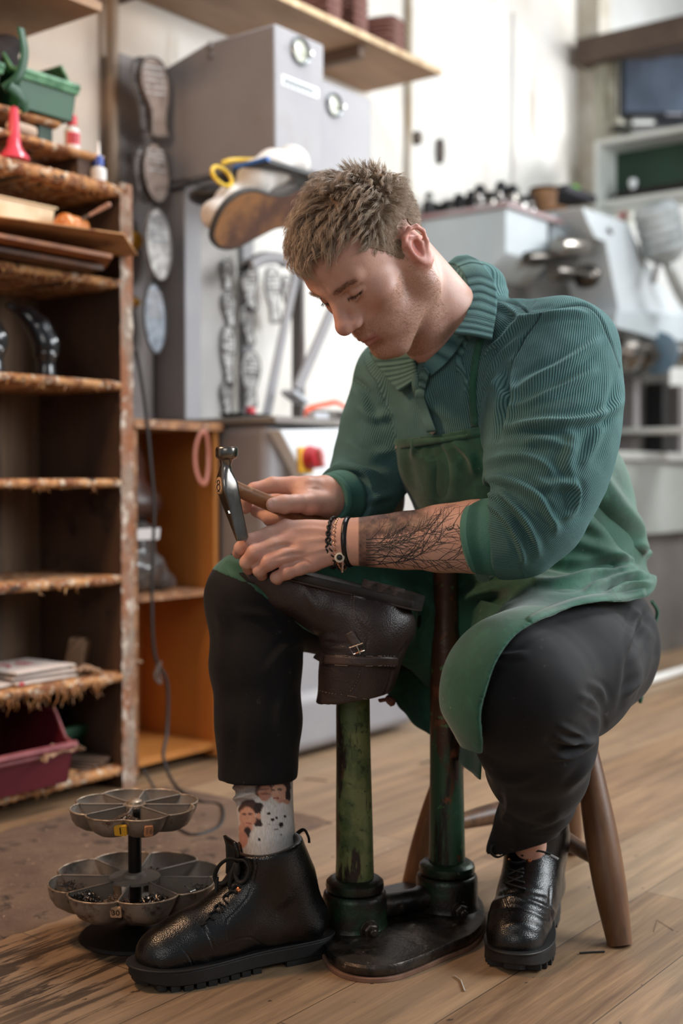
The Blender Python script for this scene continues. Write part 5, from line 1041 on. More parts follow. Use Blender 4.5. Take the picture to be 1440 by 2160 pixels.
for s in (1,-1):      # ears
    E = lambda x,y,z,r=None: (s*x,y,z)+(() if r is None else (r,))
    hd.ell(E(.0770,.0140,.005),(.0056,.0205,.0300),R=rot3(-.18,0,s*.30),k=.006)
    hd.ell(E(.0840,.0085,.000),(.0065,.0095,.0135),R=rot3(-.18,0,s*.30),k=.003,op=-1)
    hd.chain([E(.0735,-.003,.006,.0022),E(.0770,-.003,.018,.0029),E(.0820,.004,.0275,.0032),E(.0865,.016,.0300,.0034),E(.0890,.0265,.0240,.0035),E(.0890,.0300,.0120,.0033),E(.0860,.0265,-.0020,.0031),E(.0810,.0170,-.0140,.0032),E(.0765,.0070,-.0235,.0046),E(.0730,.0010,-.0260,.0050)],k=.0025)
    hd.chain([E(.0825,.010,.0190,.0024),E(.0845,.0185,.0120,.0026),E(.0835,.0190,.0020,.0026),E(.0790,.0120,-.0105,.0028)],k=.003)
    hd.cap(E(.0755,-.0035,.001),E(.0765,-.0010,-.007),.0036,.0040,k=.003)
for s in (1,-1): hd.cap((s*.050,.014,-.022),(s*.043,.004,-.058),.022,.021,k=.03)
body = SDF(.012)
def headf(P): return HS*hd.ev((P-HT)@HR/HS)
_hbb = np.array([0,0,.01])
def headf_fast(P):
    q = (P-HT)@HR/HS; r = np.linalg.norm(q-_hbb,axis=1)
    if r.min() > .22: return (r-.13)*HS
    if len(P) > 50: return HS*hd.ev(q, max(np.ptp(q,axis=0))*.87/1.0)
    return HS*hd.ev(q)
body.fn(headf_fast, .012)
# neck, torso, limbs (mostly under the clothes)
NB = G(975,700,1.975)
body.cap(h2l((0,.026,-.012)), NB, .057,.0535,k=.022)
body.cap(h2l((0,-.012,-.050)), G(912,735,1.95), .040,.036,k=.022)
body.cap(h2l((.042,.012,-.025)), G(925,760,1.93), .012,.009,k=.03)
SH_L = G(1192,742,1.90); SH_R = G(838,802,2.13); EL_L = G(1115,1115,1.785); EL_R = G(802,1062,2.13); WR_L = G(742,1142,1.868); WR_R = G(700,1050,1.985)
body.cap(NB, (.285,2.06,.72), .050,.07,k=.02); body.cap((.285,2.06,.72),(.34,2.13,.48),.07,.08,k=.05)
body.cap(SH_L, SH_R, .036,.036,k=.02)
body.chain([SH_L+(.050,), tuple((np.array(SH_L)+EL_L)/2)+(.043,), EL_L+(.041,)])
body.chain([EL_L+(.046,), G(1000,1132,1.808,.0490), G(930,1136,1.826,.0455), G(850,1140,1.845,.0385), G(790,1142,1.857,.0335), G(742,1143,1.866,.0310)], k=.02, sq=((.2,1,0),.86))
body.chain([SH_R+(.045,), EL_R+(.038,), tuple((np.array(EL_R)+WR_R)/2)+(.036,), WR_R+(.029,)])
HIP_L=(.405,2.04,.44); HIP_R=(.285,2.21,.45); KN_L=G(1105,1468,1.675); KN_R=G(545,1262,1.96); AN_L=G(1120,1835,1.990); AN_R=G(566,1840,1.875)
body.chain([HIP_L+(.05,),KN_L+(.036,),tuple(np.array(KN_L)*.55+np.array(AN_L)*.45)+(.028,),AN_L+(.024,)])
body.chain([HIP_R+(.05,),KN_R+(.036,),tuple(np.array(KN_R)*.55+np.array(AN_R)*.45)+(.032,),AN_R+(.032,)])
# left hand (near)
fk = .0042
LH = dict(
 index=[G(603,1116,1.882,.0138),G(566,1128,1.872,.0118),G(527,1143,1.866,.0118),G(508,1156,1.876,.0098),G(502,1167,1.895,.0088)],
 middle=[G(614,1140,1.868,.0140),G(575,1152,1.857,.0120),G(537,1166,1.850,.0121),G(520,1186,1.858,.0100),G(524,1200,1.880,.0090)],
 ring=[G(634,1164,1.858,.0134),G(600,1174,1.850,.0114),G(566,1187,1.845,.0116),G(547,1203,1.853,.0098),G(552,1213,1.875,.0088)],
 pinky=[G(660,1188,1.856,.0122),G(633,1198,1.850,.0103),G(606,1207,1.847,.0104),G(583,1218,1.855,.0090),G(586,1224,1.875,.0080)],
 thumb=[G(700,1130,1.895,.016),G(640,1128,1.925,.015),G(590,1140,1.935,.012),G(548,1152,1.93,.010)])
hl = SDF(.012)
for kx,(n_,c) in enumerate(LH.items()):
    if n_ != 'thumb':
        hl.cap(G(724,1122+kx*12,1.874-.003*kx), c[0][:3], .0185 if kx in (1,2) else .0165, .0140 if kx < 3 else .0125, k=.016)
hl.ell(G(668,1142,1.878),(.045,.014,.028),R=rot3(0,.22,0),k=.01)
hl.cap(G(752,1143,1.866),G(722,1142,1.872),.029,.026,k=.015,sq=((.2,1,0),.8))
for n_,c in LH.items(): hl.chain(c, k=.010 if n_ == 'thumb' else .0046)
def sub(sd, kk, cen, rad):
    cen = np.array(cen)
    def f(P):
        r = np.linalg.norm(P-cen,axis=1)
        if r.min() > rad+.08: return r-rad
        return sd.ev(P, np.ptp(P,axis=0).max()*.87 if len(P) > 50 else None)
    body.fn(f, kk)
sub(hl, .016, G(620,1155,1.868), .13)
# right hand (far) closed round the handle
RH = dict(
 index=[G(618,1025,1.965,.0150),G(575,1023,1.960,.0125),G(536,1034,1.952,.0116),G(519,1056,1.962,.0098),G(517,1073,1.965,.0088)],
 middle=[G(625,1045,1.990,.0140),G(580,1058,1.990,.0120),G(543,1076,1.975,.0110),G(566,1091,1.950,.0102),G(594,1088,1.928,.0093)],
 ring=[G(635,1062,2.000,.0130),G(595,1078,2.000,.0115),G(570,1096,1.985,.0105),G(592,1104,1.960,.0098),G(621,1092,1.938,.0090)],
 pinky=[G(650,1075,2.000,.0120),G(620,1090,2.005,.0100),G(600,1105,1.99,.0090),G(625,1108,1.97,.0085),G(645,1100,1.955,.0080)])
hr = SDF(.012)
hr.cap(G(715,1050,1.99),G(688,1048,1.975),.030,.029,k=.015)
for kx,(n_,c) in enumerate(RH.items()): hr.cap(G(690,1034+kx*10,1.975), c[0][:3], .020,.0145,k=.016); hr.chain(c, k=.0046)
hr.chain([G(688,1062,1.955,.021),G(652,1062,1.925,.0165),G(624,1062,1.905,.0128),G(600,1063,1.893,.0128),G(576,1065,1.886,.0112)],k=.008)
hr.cap(G(650,1030,1.955),G(640,1050,1.945),.018,.016,k=.014)
sub(hr, .016, G(620,1060,1.96), .13)
V, Fq = surfnet(body, (-.30,1.55,.08), (.62,2.36,1.24), .0017)
V = relax(V, Fq, 1, .5); N = vnormals(V, Fq); px_, py_ = proj(V)
print('body', len(V), time.time()-_t0)
vd = V-np.array([0,0,H]); vd /= np.linalg.norm(vd,axis=1)[:,None]; facing = -(N*vd).sum(1)
hq = (V-HT)@HR/HS; hx, hy, hz = hq.T; ax_ = np.abs(hx); hm = (np.linalg.norm(hq-[0,0,.01],axis=1) < .16)
def fold(V, N, px, py, facing, lst, wmin=0.0):
    """raised (+) or sunk (-) folds: (polyline px, width px, height m)"""
    D = np.zeros(len(V))
    for pl, w_, a in lst:
        P = cr([(float(x),float(y)) for x,y in pl], 4); xs = [p[0] for p in P]; ys = [p[1] for p in P]
        m = (px > min(xs)-4*w_)&(px < max(xs)+4*w_)&(py > min(ys)-4*w_)&(py < max(ys)+4*w_)&(facing > wmin)
        if not m.any(): continue
        d, s, t = segd(px[m], py[m], P); e = np.exp(-(d/w_)**2)*np.sin(PI*np.clip(t*.94+.03,0,1))**.6
        e -= .35*np.exp(-((d-1.9*w_)/w_)**2)*np.sin(PI*np.clip(t,0,1))
        D[m] += a*e*sst(wmin, wmin+.3, facing[m])
    return V+N*D[:,None]
# tendons, veins, knuckles on the near hand
V = fold(V,N,px_,py_,facing,[([(612,1118),(660,1116),(705,1122)],5,.0012),([(622,1142),(670,1138),(712,1135)],5,.0011),([(645,1166),(690,1155),(720,1148)],5,.0009),([(668,1128),(690,1140),(700,1160),(690,1175)],3,.0009),
 ([(560,1158),(600,1150),(625,1152)],4,-.0016),([(575,1180),(612,1170),(640,1168)],4,-.0016),([(600,1198),(636,1184),(655,1190),(662,1205)],3,-.0012),([(640,1030),(664,1028),(680,1035)],5,.001)])
N = vnormals(V, Fq)
# colour of the skin itself
def mixc(c, m, col): m = np.clip(m,0,1)[:,None]; return c*(1-m)+np.array(rgb(col)[:3])*m
n3 = lambda s,o=0: np.array([mnoise.noise(Vector((p[0]*s+o,p[1]*s,p[2]*s))) for p in V[::1]]) 
col = np.tile(np.array(rgb('cfa391')[:3]), (len(V),1))
col = mixc(col, hm*(np.exp(-((ax_-.045)**2+(hy+.07)**2+(hz+.01)**2)/.0007)*.35), 'b86f60')
col = mixc(col, hm*(np.exp(-((ax_)**2+(hy+.114)**2+(hz+.012)**2)/.0003)*.4), 'b9695c')
col = mixc(col, hm*sst(.074,.082,ax_)*sst(-.05,-.02,hz)*.5, 'd07a6c')
col = mixc(col, hm*np.exp(-((ax_-.077)**2+(hy-.006)**2+(hz-.0)**2)/.00012)*.6, 'b03d34')
lip = hm*(sst(.027,.020,ax_)*sst(-.083,-.089,hy)*sst(-.0640,-.0600,hz)*(1-sst(-.0450,-.0425,hz)))
col = mixc(col, lip*.75, 'a4605a')
slit = hm*np.exp(-((hz-(.0172+.06*np.abs(ax_-.031)))/.0016)**2)*sst(.018,.021,ax_)*(1-sst(.045,.048,ax_))*sst(-.075,-.084,hy)
col = mixc(col, slit*.9, '2b1a16')
brow_c = .0375-.10*np.clip(ax_-.040,0,1)+.10*np.clip(ax_-.018,0,.02)
browm = hm*np.exp(-((hz-brow_c)/.0040)**2)*sst(.010,.016,ax_)*(1-sst(.046,.054,ax_))*sst(-.06,-.07,hy)
col = mixc(col, browm*.35, '7d5a45')
# the real beard shadow: short hair on jaw, chin and lip
beard = hm*sst(.012,-.018,hz-(.25*(hy+.02)))*sst(.02,-.01,hy)
beard = np.maximum(beard*sst(-.012,-.035,hz+.0*hy)*1.0, hm*sst(.050,.060,ax_)*sst(.01,-.02,hz)*sst(.012,-.010,hy)*.55)
beard *= (1-lip); beard = np.clip(beard,0,1)
col = mixc(col, beard*.22, 'a07a5e')
kn = np.zeros(len(V))
for c in list(LH.values())+list(RH.values()):
    for q in (c[0],c[2]): kn += np.exp(-((V-np.array(q[:3]))**2).sum(1)/.00020)
col = mixc(col, kn*.45, 'c07264')
for c in LH.values(): kn = np.exp(-((V-np.array(c[-1][:3]))**2).sum(1)/.00012); col = mixc(col, kn*.5, 'b96a5c')
# shaded forest tattoo area on the near forearm (ink in the skin)
def edge_top(x): return 0
ink = np.zeros(len(V)); fm = (px_ > 748)&(px_ < 990)&(py_ > 1060)&(py_ < 1215)&(V[:,1] < 1.90)
xx = px_[fm]; yy = py_[fm]; nn = np.array([mnoise.noise(Vector((x*.05,y*.07,0)))*.6+mnoise.noise(Vector((x*.21,y*.16,4)))*.4 for x,y in zip(xx,yy)])
tree = np.abs(((xx/9.0) % 1)-.5)*2
low = 1136+(xx-760)*-.16+tree*8+nn*8
a_ = sst(754,758,xx)*(1-sst(low-2,low+3,yy))*(1-sst(885,935,xx+(1100-yy)*.4+nn*30))
band = sst(754,758,xx)*(1-sst(776,800,xx+nn*16))
a_ = np.maximum(a_*(.80+.5*nn), band*(.82+.3*nn)); ink[fm] = np.clip(a_,0,.93)
col = mixc(col, ink, '1a1d20')
bird = np.zeros(len(V))
at = {'col': np.concatenate([col, np.ones((len(V),1))],1), 'beard': beard, 'ink': ink}
# skin material
T = NT('skin'); ca = T.attr('col','Color'); nz = T.noise(220,detail=3); n2 = T.noise(55,detail=4)
c = T.mix(T.math('MULTIPLY',T.ramp(n2,.35,.7),.18), ca, rgb('a8665a')); c = T.mix(T.math('MULTIPLY', T.math('MULTIPLY', T.ramp(T.noise(900,detail=2),.52,.60), T.attr('beard')), .4), c, rgb('6e4e3a'))
T.set(T.b,'Base Color',c); T.b.inputs['Roughness'].default_value = .48; T.b.inputs['Subsurface Weight'].default_value = .18; T.b.inputs['Subsurface Radius'].default_value = (.010,.004,.002); T.b.inputs['Subsurface Scale'].default_value = .6
T.set(T.b,'Normal',T.bump(T.math('ADD',T.noise(420,detail=3),T.math('MULTIPLY',n2,.9)),.28,.0010)); skin = T.m
porg = W(.33,2.1,0)
person = npmesh('person', Wn(V), Fq, skin, label='man in green corduroy shirt and apron, seated, bent over an upturned boot with a hammer', cat='person', attrs=at, org=porg)
BV, BF, BN_ = V, Fq, N
from mathutils.bvhtree import BVHTree
_sel = ((BV[Fq[:,0]][:,1] < 2.0)&(facing[Fq[:,0]] > -.1)); _q = Fq[_sel]
bvh = BVHTree.FromPolygons([tuple(p) for p in V], _q.tolist())
def onskin(px, py, lift=.0):
    r = Vector(ray(px,py)).normalized(); h = bvh.ray_cast(Vector((0,0,H)), r); return None if h[0] is None else tuple(h[0]-r*lift)
# inked bare trees and birds
ib = B(); random.seed(21)
def branch(x, y, ang, ln, w_, dep):
    pts = []; n = max(3,int(ln/6)); 
    for i in range(n+1):
        q = onskin(x,y,.00015)
        if q is not None and 752 < x < 992 : pts.append(W(*q))
        if i < n: x += math.cos(ang)*ln/n; y += math.sin(ang)*ln/n; ang += random.uniform(-.10,.10)
        if dep and random.random() < .55 and i > 0: branch(x,y,ang+random.choice([-1,1])*random.uniform(.4,.8),ln*random.uniform(.25,.45),w_*.6,dep-1)
    if len(pts) > 1: ib.tube(pts,[w_*(1-.6*i/len(pts)) for i in range(len(pts))],4,flat=.5)
for y0,an,ln,dp in ((1138,-.07,150,2),(1150,0.01,195,2),(1161,-.01,120,1),(1170,.03,215,2),(1181,.02,130,1),(1191,.02,190,1),(1145,-.02,90,1),(1176,-.02,100,0),(1155,.01,100,0)): branch(772,y0,an,ln,.0010,dp)
for x,y in ((948,1116),(972,1112),(980,1138)):
    ps = [onskin(x-9,y-6,.0002),onskin(x-3,y+2,.0002),onskin(x,y,.0002),onskin(x+5,y-1,.0002),onskin(x+10,y-9,.0002)]; ps = [W(*p) for p in ps if p]
    if len(ps) > 2: ib.tube(ps,[.0004,.0013,.0016,.0012,.0003][:len(ps)],4,flat=.4)
for k in range(0):
    x = 775+k*5.4; y = 1126-.35*(x-760)*.2; h_ = random.uniform(10,22)
    ps = [onskin(x,y+4,.0001),onskin(x+random.uniform(-1,1),y-h_,.0001)]
    if all(ps): ib.tube([W(*p) for p in ps],[.0014,.0003],4,flat=.5)
ib.obj('tattoo', M('ink','1d2226',.5), person, smooth=True, auto=False)
# nails
nb = M('nail','d8a99c',.25)
def nail(q, ax, nrm, w_, ln, nm='fingernail'):
    q = Vector(q); ax = Vector(ax).normalized(); nrm = Vector(nrm); nrm = (nrm-ax*nrm.dot(ax)).normalized(); sd = ax.cross(nrm); b = B(); rows = []
    for i in range(9):
        u = -1+i/4; rows.append([W(*(q+ax*(u*ln/2)+sd*(v*w_/2*math.sqrt(max(0,1-(abs(u)**3.5))))+nrm*(-.0022*v*v-.0004*u*u))) for v in [-1,-.6,-.2,.2,.6,1]])
    b.grid(rows); b.obj(nm, nb, person, smooth=True, auto=False)
def ngeo(px,py,px2,py2,w_,ln):
    q = onskin(px,py); r_ = onskin(px2,py2)
    if q and r_:
        h = bvh.find_nearest(Vector(q)); nail(Vector(q)+h[1]*.0003, Vector(r_)-Vector(q), h[1], w_, ln)
ngeo(574,1062,590,1062,.0125,.0145); ngeo(599,1086,588,1088,.009,.010); ngeo(625,1089,614,1092,.0085,.010)
# ---------------------------------------------------------------- eyebrows, lashes, hair strands
def strands(name, roots, dirs, lens, rad, mat, nseg=6, curl=0, sag=0.0, field=None, rnd=.2, par=None, attrv=None):
    n = len(roots); P = np.array(roots, float); D = np.array(dirs, float); D /= np.linalg.norm(D,axis=1)[:,None]; step = (np.array(lens)/nseg)[:,None]
    pts = [P.copy()]; ph = rng.uniform(0,6.28,(n,1)); 
    for s_ in range(nseg):
        if field is not None: D = field(P, D, s_)
        D = D/np.linalg.norm(D,axis=1)[:,None]; P = P+D*step; pts.append(P.copy())
    pts = np.array(pts); tang = np.gradient(pts,axis=0); tang /= np.linalg.norm(tang,axis=2)[...,None]+1e-9
    ref = rng.normal(size=(n,3)); a1 = np.cross(tang, ref); a1 /= np.linalg.norm(a1,axis=2)[...,None]+1e-9; a2 = np.cross(tang,a1)
    taper = (1-np.linspace(0,1,nseg+1)**2*.85)[:,None,None]*np.asarray(rad).reshape(1,-1,1)
    ring = [pts+(a1*math.cos(k)+a2*math.sin(k))*taper for k in (0,2.094,4.189)]
    Vv = np.stack(ring,2); S_ = nseg+1; Vv = Vv.transpose(1,0,2,3).reshape(-1,3)     # strand, seg, ring
    base = (np.arange(n)*S_*3)[:,None,None]; sg = (np.arange(nseg)*3)[None,:,None]; r3 = np.arange(3)[None,None,:]; r3n = (np.arange(3)+1)%3
    i0 = base+sg+r3; i1 = base+sg+r3n[None,None,:]; q = np.stack([i0,i1,i1+3,i0+3],-1).reshape(-1,4)
    at = {'hv': np.repeat(rng.uniform(0,1,n) if attrv is None else attrv, S_*3), 'hl': np.tile(np.repeat(np.linspace(0,1,S_),3), n)}
    return npmesh(name, Wn(Vv), q, mat, par, attrs=at)
T = NT('hair'); c = T.mix(T.attr('hv'), rgb('68564a'), rgb('bfa891')); c = T.mix(T.math('MULTIPLY',T.attr('hl'),.45), c, rgb('d6c6b0')); T.set(T.b,'Base Color',c); T.b.inputs['Roughness'].default_value = .38; T.b.inputs['Specular IOR Level'].default_value = .5; hairm = T.m
T = NT('scalp_hair'); T.set(T.b,'Base Color',T.mix(T.noise(160,(1,1,1)), rgb('5c4838'), rgb('8d745c'))); T.b.inputs['Roughness'].default_value = .8; T.set(T.b,'Normal',T.bump(T.noise(260),.8,.002)); scalpm = T.m
# where hair grows (head-local), returns 0..1
def hairline(q):
    x, y, z = np.abs(q[:,0]), q[:,1], q[:,2]
    top = z-(.086+.0*x-.9*np.clip(y+.062,-.1,.0)*-0-(.35*(x-.0)))            # forehead line falls towards the temples
    front = sst(-.004,.006, z-np.where(y < -.035, .088-.10*x, 0.0)-np.where(y < -.035, 0, 0))
    side = sst(-.004,.004, z-np.interp(y, [-.055,-.040,-.022,-.012,-.004,.012,.028,.040,.06,.11], [.085,.045,.018,-.004,.0,.035,.034,-.004,-.026,-.034]))
    return np.where(y < -.045, front*side, side)
hp = hq; grow = hm*hairline(hp)*(ax_ < .0795)*(hz > -.04); grow[(ax_ > .0735)&(hy > -.008)&(hy < .036)&(hz < .036)&(hz > -.03)] = 0
faces_m = grow[Fq].min(1) > .5
cand = np.where(faces_m)[0]; print('hair faces', len(cand))
fq = Fq[cand]; pts_ = V[fq].mean(1); nn_ = N[fq].mean(1); q_ = hq[fq].mean(1)
# snug cap of stubbly undergrowth
cv = V+N*.0016*np.clip(grow,0,1)[:,None]; g2 = hairline(hq-np.array([0,-.002,.0085]))*grow; fcap = Fq[cand][g2[Fq[cand]].min(1) > .5]; used = np.unique(fcap); rm = -np.ones(len(V),int); rm[used] = np.arange(len(used))
npmesh('hair_undercoat', Wn(cv[used]), rm[fcap], scalpm, person)
nS = 21000 if not QUICK else 2000; ix = rng.integers(0,len(cand),nS); R0 = pts_[ix]+rng.normal(0,.0006,(nS,3)); N0 = nn_[ix]; Q0 = q_[ix]
topness = sst(.045,.085, Q0[:,2]+.25*np.clip(-Q0[:,1],-.03,.06)); sideness = 1-topness
cl = 90; cid = rng.integers(0,len(cand),cl); cc = q_[cid]; cvv = rng.normal(0,1,(cl,3)); near = np.argmin(((Q0[:,None,:]-cc[None])**2).sum(2),1)
Nl = N0@HR
dl = np.zeros((nS,3)); 
dl += topness[:,None]*(np.array([0,-.75,.10])+np.stack([Q0[:,0]*4.0,np.zeros(nS),np.zeros(nS)],1)) + sideness[:,None]*np.array([0,.28,-.9])
dl += (sideness*sst(.0,-.05,Q0[:,1]))[:,None]*np.array([0,-.55,.1])
dl = dl+Nl*(.12*topness+.10*sideness)[:,None]+cvv[near]*(.13*topness+.05*sideness)[:,None]+rng.normal(0,.08,(nS,3))
D0 = dl@HR.T
front = sst(-.035,-.075,Q0[:,1])*topness
ln = (.042*topness+.0085*sideness+.006*front)*rng.uniform(.55,1.1,nS)*(1+.35*(cvv[near][:,1] > .8)); ln = np.where(Q0[:,2] < .0, ln*.55, ln)
ph = rng.uniform(0,6.28,cl)[near]
def fld(P, D, s_, tp, sdn, ph_):
    q = (P-HT)@HR/HS; R3 = np.array([.0765,.094,.079]); r = q-np.array([0,.014,.05]); k = np.sqrt(((r/R3)**2).sum(1)); nrm = r/R3**2; nrm /= np.linalg.norm(nrm,axis=1)[:,None]+1e-9
    h_ = (k-1)*.08; pull = np.clip((.003+.009*tp-h_)*75,-.9,.55)*(.45+.4*sdn)
    D = D+(nrm@HR.T)*pull[:,None]+np.array([0,0,-.04])
    sd = np.cross(D, nrm@HR.T); D = D+sd*(np.sin(s_*.95+ph_)*.34*tp)[:,None]+(nrm@HR.T)*(np.cos(s_*1.3+ph_*1.7)*.14*tp)[:,None]
    return D/np.linalg.norm(D,axis=1)[:,None]
NSEG = 9; nG = 1000; gi = rng.choice(nS, nG, replace=False); GP = R0[gi].copy(); GD = D0[gi]/np.linalg.norm(D0[gi],axis=1)[:,None]; gl_ = ln[gi]*1.05; gt = topness[gi]; gph = rng.uniform(0,6.28,nG); path = [GP.copy()]
for s_ in range(NSEG):
    GD = fld(GP, GD, s_, gt, 1-gt, gph); GP = GP+GD*(gl_/NSEG)[:,None]; path.append(GP.copy())
path = np.array(path); own = np.zeros(nS,int)
for c0 in range(0,nS,3000): own[c0:c0+3000] = np.argmin(((R0[c0:c0+3000,None,:]-path[0][None])**2).sum(2),1)
def hair_mesh(name, par):
    tt = np.linspace(0,1,NSEG+1)[:,None,None]; gp = path[:,own]; lr = np.clip(ln/gl_[own],.6,1.25)[None,:,None]
    base = R0[None]+(gp-gp[:1])*lr; w_ = (.70*np.minimum(1,tt*1.4))*(.35+.65*topness)[None,:,None]
    P = base*(1-w_)+(gp[:1]+(gp-gp[:1])*lr)*w_+rng.normal(0,.0009,(1,nS,3))*tt+np.cumsum(rng.normal(0,.00016,(NSEG+1,nS,3)),0)
    tang = np.gradient(P,axis=0); tang /= np.linalg.norm(tang,axis=2)[...,None]+1e-9; ref = rng.normal(size=(nS,3)); a1 = np.cross(tang,ref); a1 /= np.linalg.norm(a1,axis=2)[...,None]+1e-9; a2 = np.cross(tang,a1)
    rad = (np.where(topness > .5,.00024,.00017)[None,:,None])*(1-tt**2*.8)
    Vv = np.stack([P+(a1*math.cos(k)+a2*math.sin(k))*rad for k in (0,2.094,4.189)],2).transpose(1,0,2,3).reshape(-1,3); S_ = NSEG+1
    base_ = (np.arange(nS)*S_*3)[:,None,None]; sg = (np.arange(NSEG)*3)[None,:,None]; r3 = np.arange(3)[None,None,:]; r3n = ((np.arange(3)+1)%3)[None,None,:]
    i0 = base_+sg+r3; i1 = base_+sg+r3n; qd = np.stack([i0,i1,i1+3,i0+3],-1).reshape(-1,4)
    gcol = rng.normal(0,.20,nG); hv = np.clip(.52+gcol[own]+rng.normal(0,.17,nS)+.22*sideness,0,1)
    npmesh(name, Wn(Vv), qd, hairm, par, attrs={'hv':np.repeat(hv,S_*3),'hl':np.tile(np.repeat(np.linspace(0,1,S_),3),nS)})
hair_mesh('hair', person)
# brow hairs and lashes
bm_i = np.where((browm > .35)&(facing > -.6))[0]; bi = rng.choice(bm_i, 520); bd = np.stack([np.sign(hx[bi])*.9, np.full(len(bi),-.05), .25-.3*sst(.03,.05,ax_[bi])],1)+rng.normal(0,.18,(len(bi),3))
strands('eyebrows', V[bi], bd@HR.T+N[bi]*.25, rng.uniform(.005,.009,len(bi)), .00013, M('brow_hair','7a5c42',.6), 3, par=person)
li = np.where((slit > .75))[0]; li = rng.choice(li, 130); ldir = np.stack([np.sign(hx[li])*.35, np.full(len(li),-.9), np.full(len(li),-.35)],1)+rng.normal(0,.1,(len(li),3))
strands('eyelashes', V[li], ldir@HR.T, rng.uniform(.005,.008,len(li)), .00014, M('lash','2a1d17',.6), 3, field=lambda P,D,s: D+np.array([0,0,.12]), par=person)
be = np.where((beard > .3)&(facing > -.3))[0]; be = rng.choice(be, 9000 if not QUICK else 500); bdl = np.stack([np.zeros(len(be)), np.full(len(be),-.2), np.full(len(be),-.8)],1)
strands('beard_stubble', V[be], N[be]*.8+bdl@HR.T*.8+rng.normal(0,.25,(len(be),3)), rng.uniform(.0012,.0030,len(be)), .00010, M('beard_hair','b8946c',.5,col2='80603f',ns=300), 2, par=person)
print('person', time.time()-_t0)
# ================================================================ clothes
def unit(v): v = np.array(v,float); return v/np.linalg.norm(v)
_up = unit((-.27,-.26,.91)); _lat = unit(np.cross(_up, np.cross((.62,-.785,0), _up))); _frt = np.cross(_up,_lat)
if _frt@np.array((-.79,-.61,0)) < 0: _frt = -_frt
RT = np.stack([_lat,_frt,_up],1)
def torso(sd, g=0.0, low=True):
    sd.ell((.232,2.02,.80),(.170+g,.120+g,.165+g),R=RT,k=.06)
    sd.ell((.292,2.075,.655),(.160+g,.132+g,.17+g),R=RT,k=.08)
    sd.cap(SH_L,SH_R,.066+g,.064+g,k=.06)
    sd.ell((.285,2.05,.905),(.12+g,.080+g,.082+g),R=RT,k=.05)
    sd.cap(tuple(np.array(NB)+(.015,.02,-.01)),tuple(np.array(SH_L)+(-.02,.02,.0)),.062+g,.070+g,k=.05)
    sd.cap(tuple(np.array(NB)+(.0,.02,-.02)),tuple(np.array(SH_R)+(.01,0,0)),.055+g,.060+g,k=.05)
    if low: sd.ell((.335,2.125,.50),(.172+g,.140+g,.11+g),R=RT,k=.07)
    return sd
CUL = G(1022,1134,1.806); CUR = G(704,1050,1.99)
def mesh_sdf(sd, lo, hi, h, it=2): v, f = surfnet(sd, lo, hi, h); return relax(v, f, it, .5), f
sh = torso(SDF(.03))
sleeveL = [G(1188,752,1.90,.080),G(1176,830,1.875,.090),G(1163,920,1.84,.091),G(1150,1000,1.81,.080),G(1125,1080,1.79,.067),G(1088,1122,1.793,.0595),G(1040,1131,1.80,.0565)]
sleeveR = [G(838,810,2.13,.066),G(808,900,2.125,.066),G(786,980,2.11,.062),G(765,1032,2.08,.054),G(735,1045,2.03,.047),G(712,1047,2.0,.043)]
sh.cap(G(1012,610,2.02),G(1000,700,1.965),.036,.034,k=.03); sh.cap(G(975,590,2.05),G(1012,610,2.02),.034,.036,k=.03); sh.cap(G(1000,715,1.945),G(915,800,1.94),.037,.033,k=.03); sh.chain(sleeveL,k=.035); sh.chain(sleeveR,k=.03)
sh.cap(h2l((0,.026,-.02)), G(952,652,1.945), .0605,.0545,k=.008,op=-1)
sh.cap(G(928,690,1.93), G(884,764,1.90), .038,.006,k=.006,op=-1)
def cutend(c, to, rad):
    c = np.array(c); ax = unit(np.array(to)-c)
    def f(P):
        q = P-c; a = q@ax; r = np.sqrt(np.maximum((q*q).sum(1)-a*a,0)); return np.maximum(np.maximum(-a, r-rad), a-.16)
    sh.fn(f,.004,-1)
cutend(G(1048,1132,1.80), G(742,1143,1.866), .085); cutend(G(722,1049,2.015), G(690,1052,1.965), .06)
V, Fq = mesh_sdf(sh, (-.06,1.60,.40), (.60,2.36,1.10), .0023); N = vnormals(V,Fq); px_, py_ = proj(V)
def fac(V,N): vd = V-np.array([0,0,H]); vd /= np.linalg.norm(vd,axis=1)[:,None]; return -(N*vd).sum(1)
facing = fac(V,N)
z_ = lambda pts: [(680+x/1.895, 560+y/1.895) for x,y in pts]
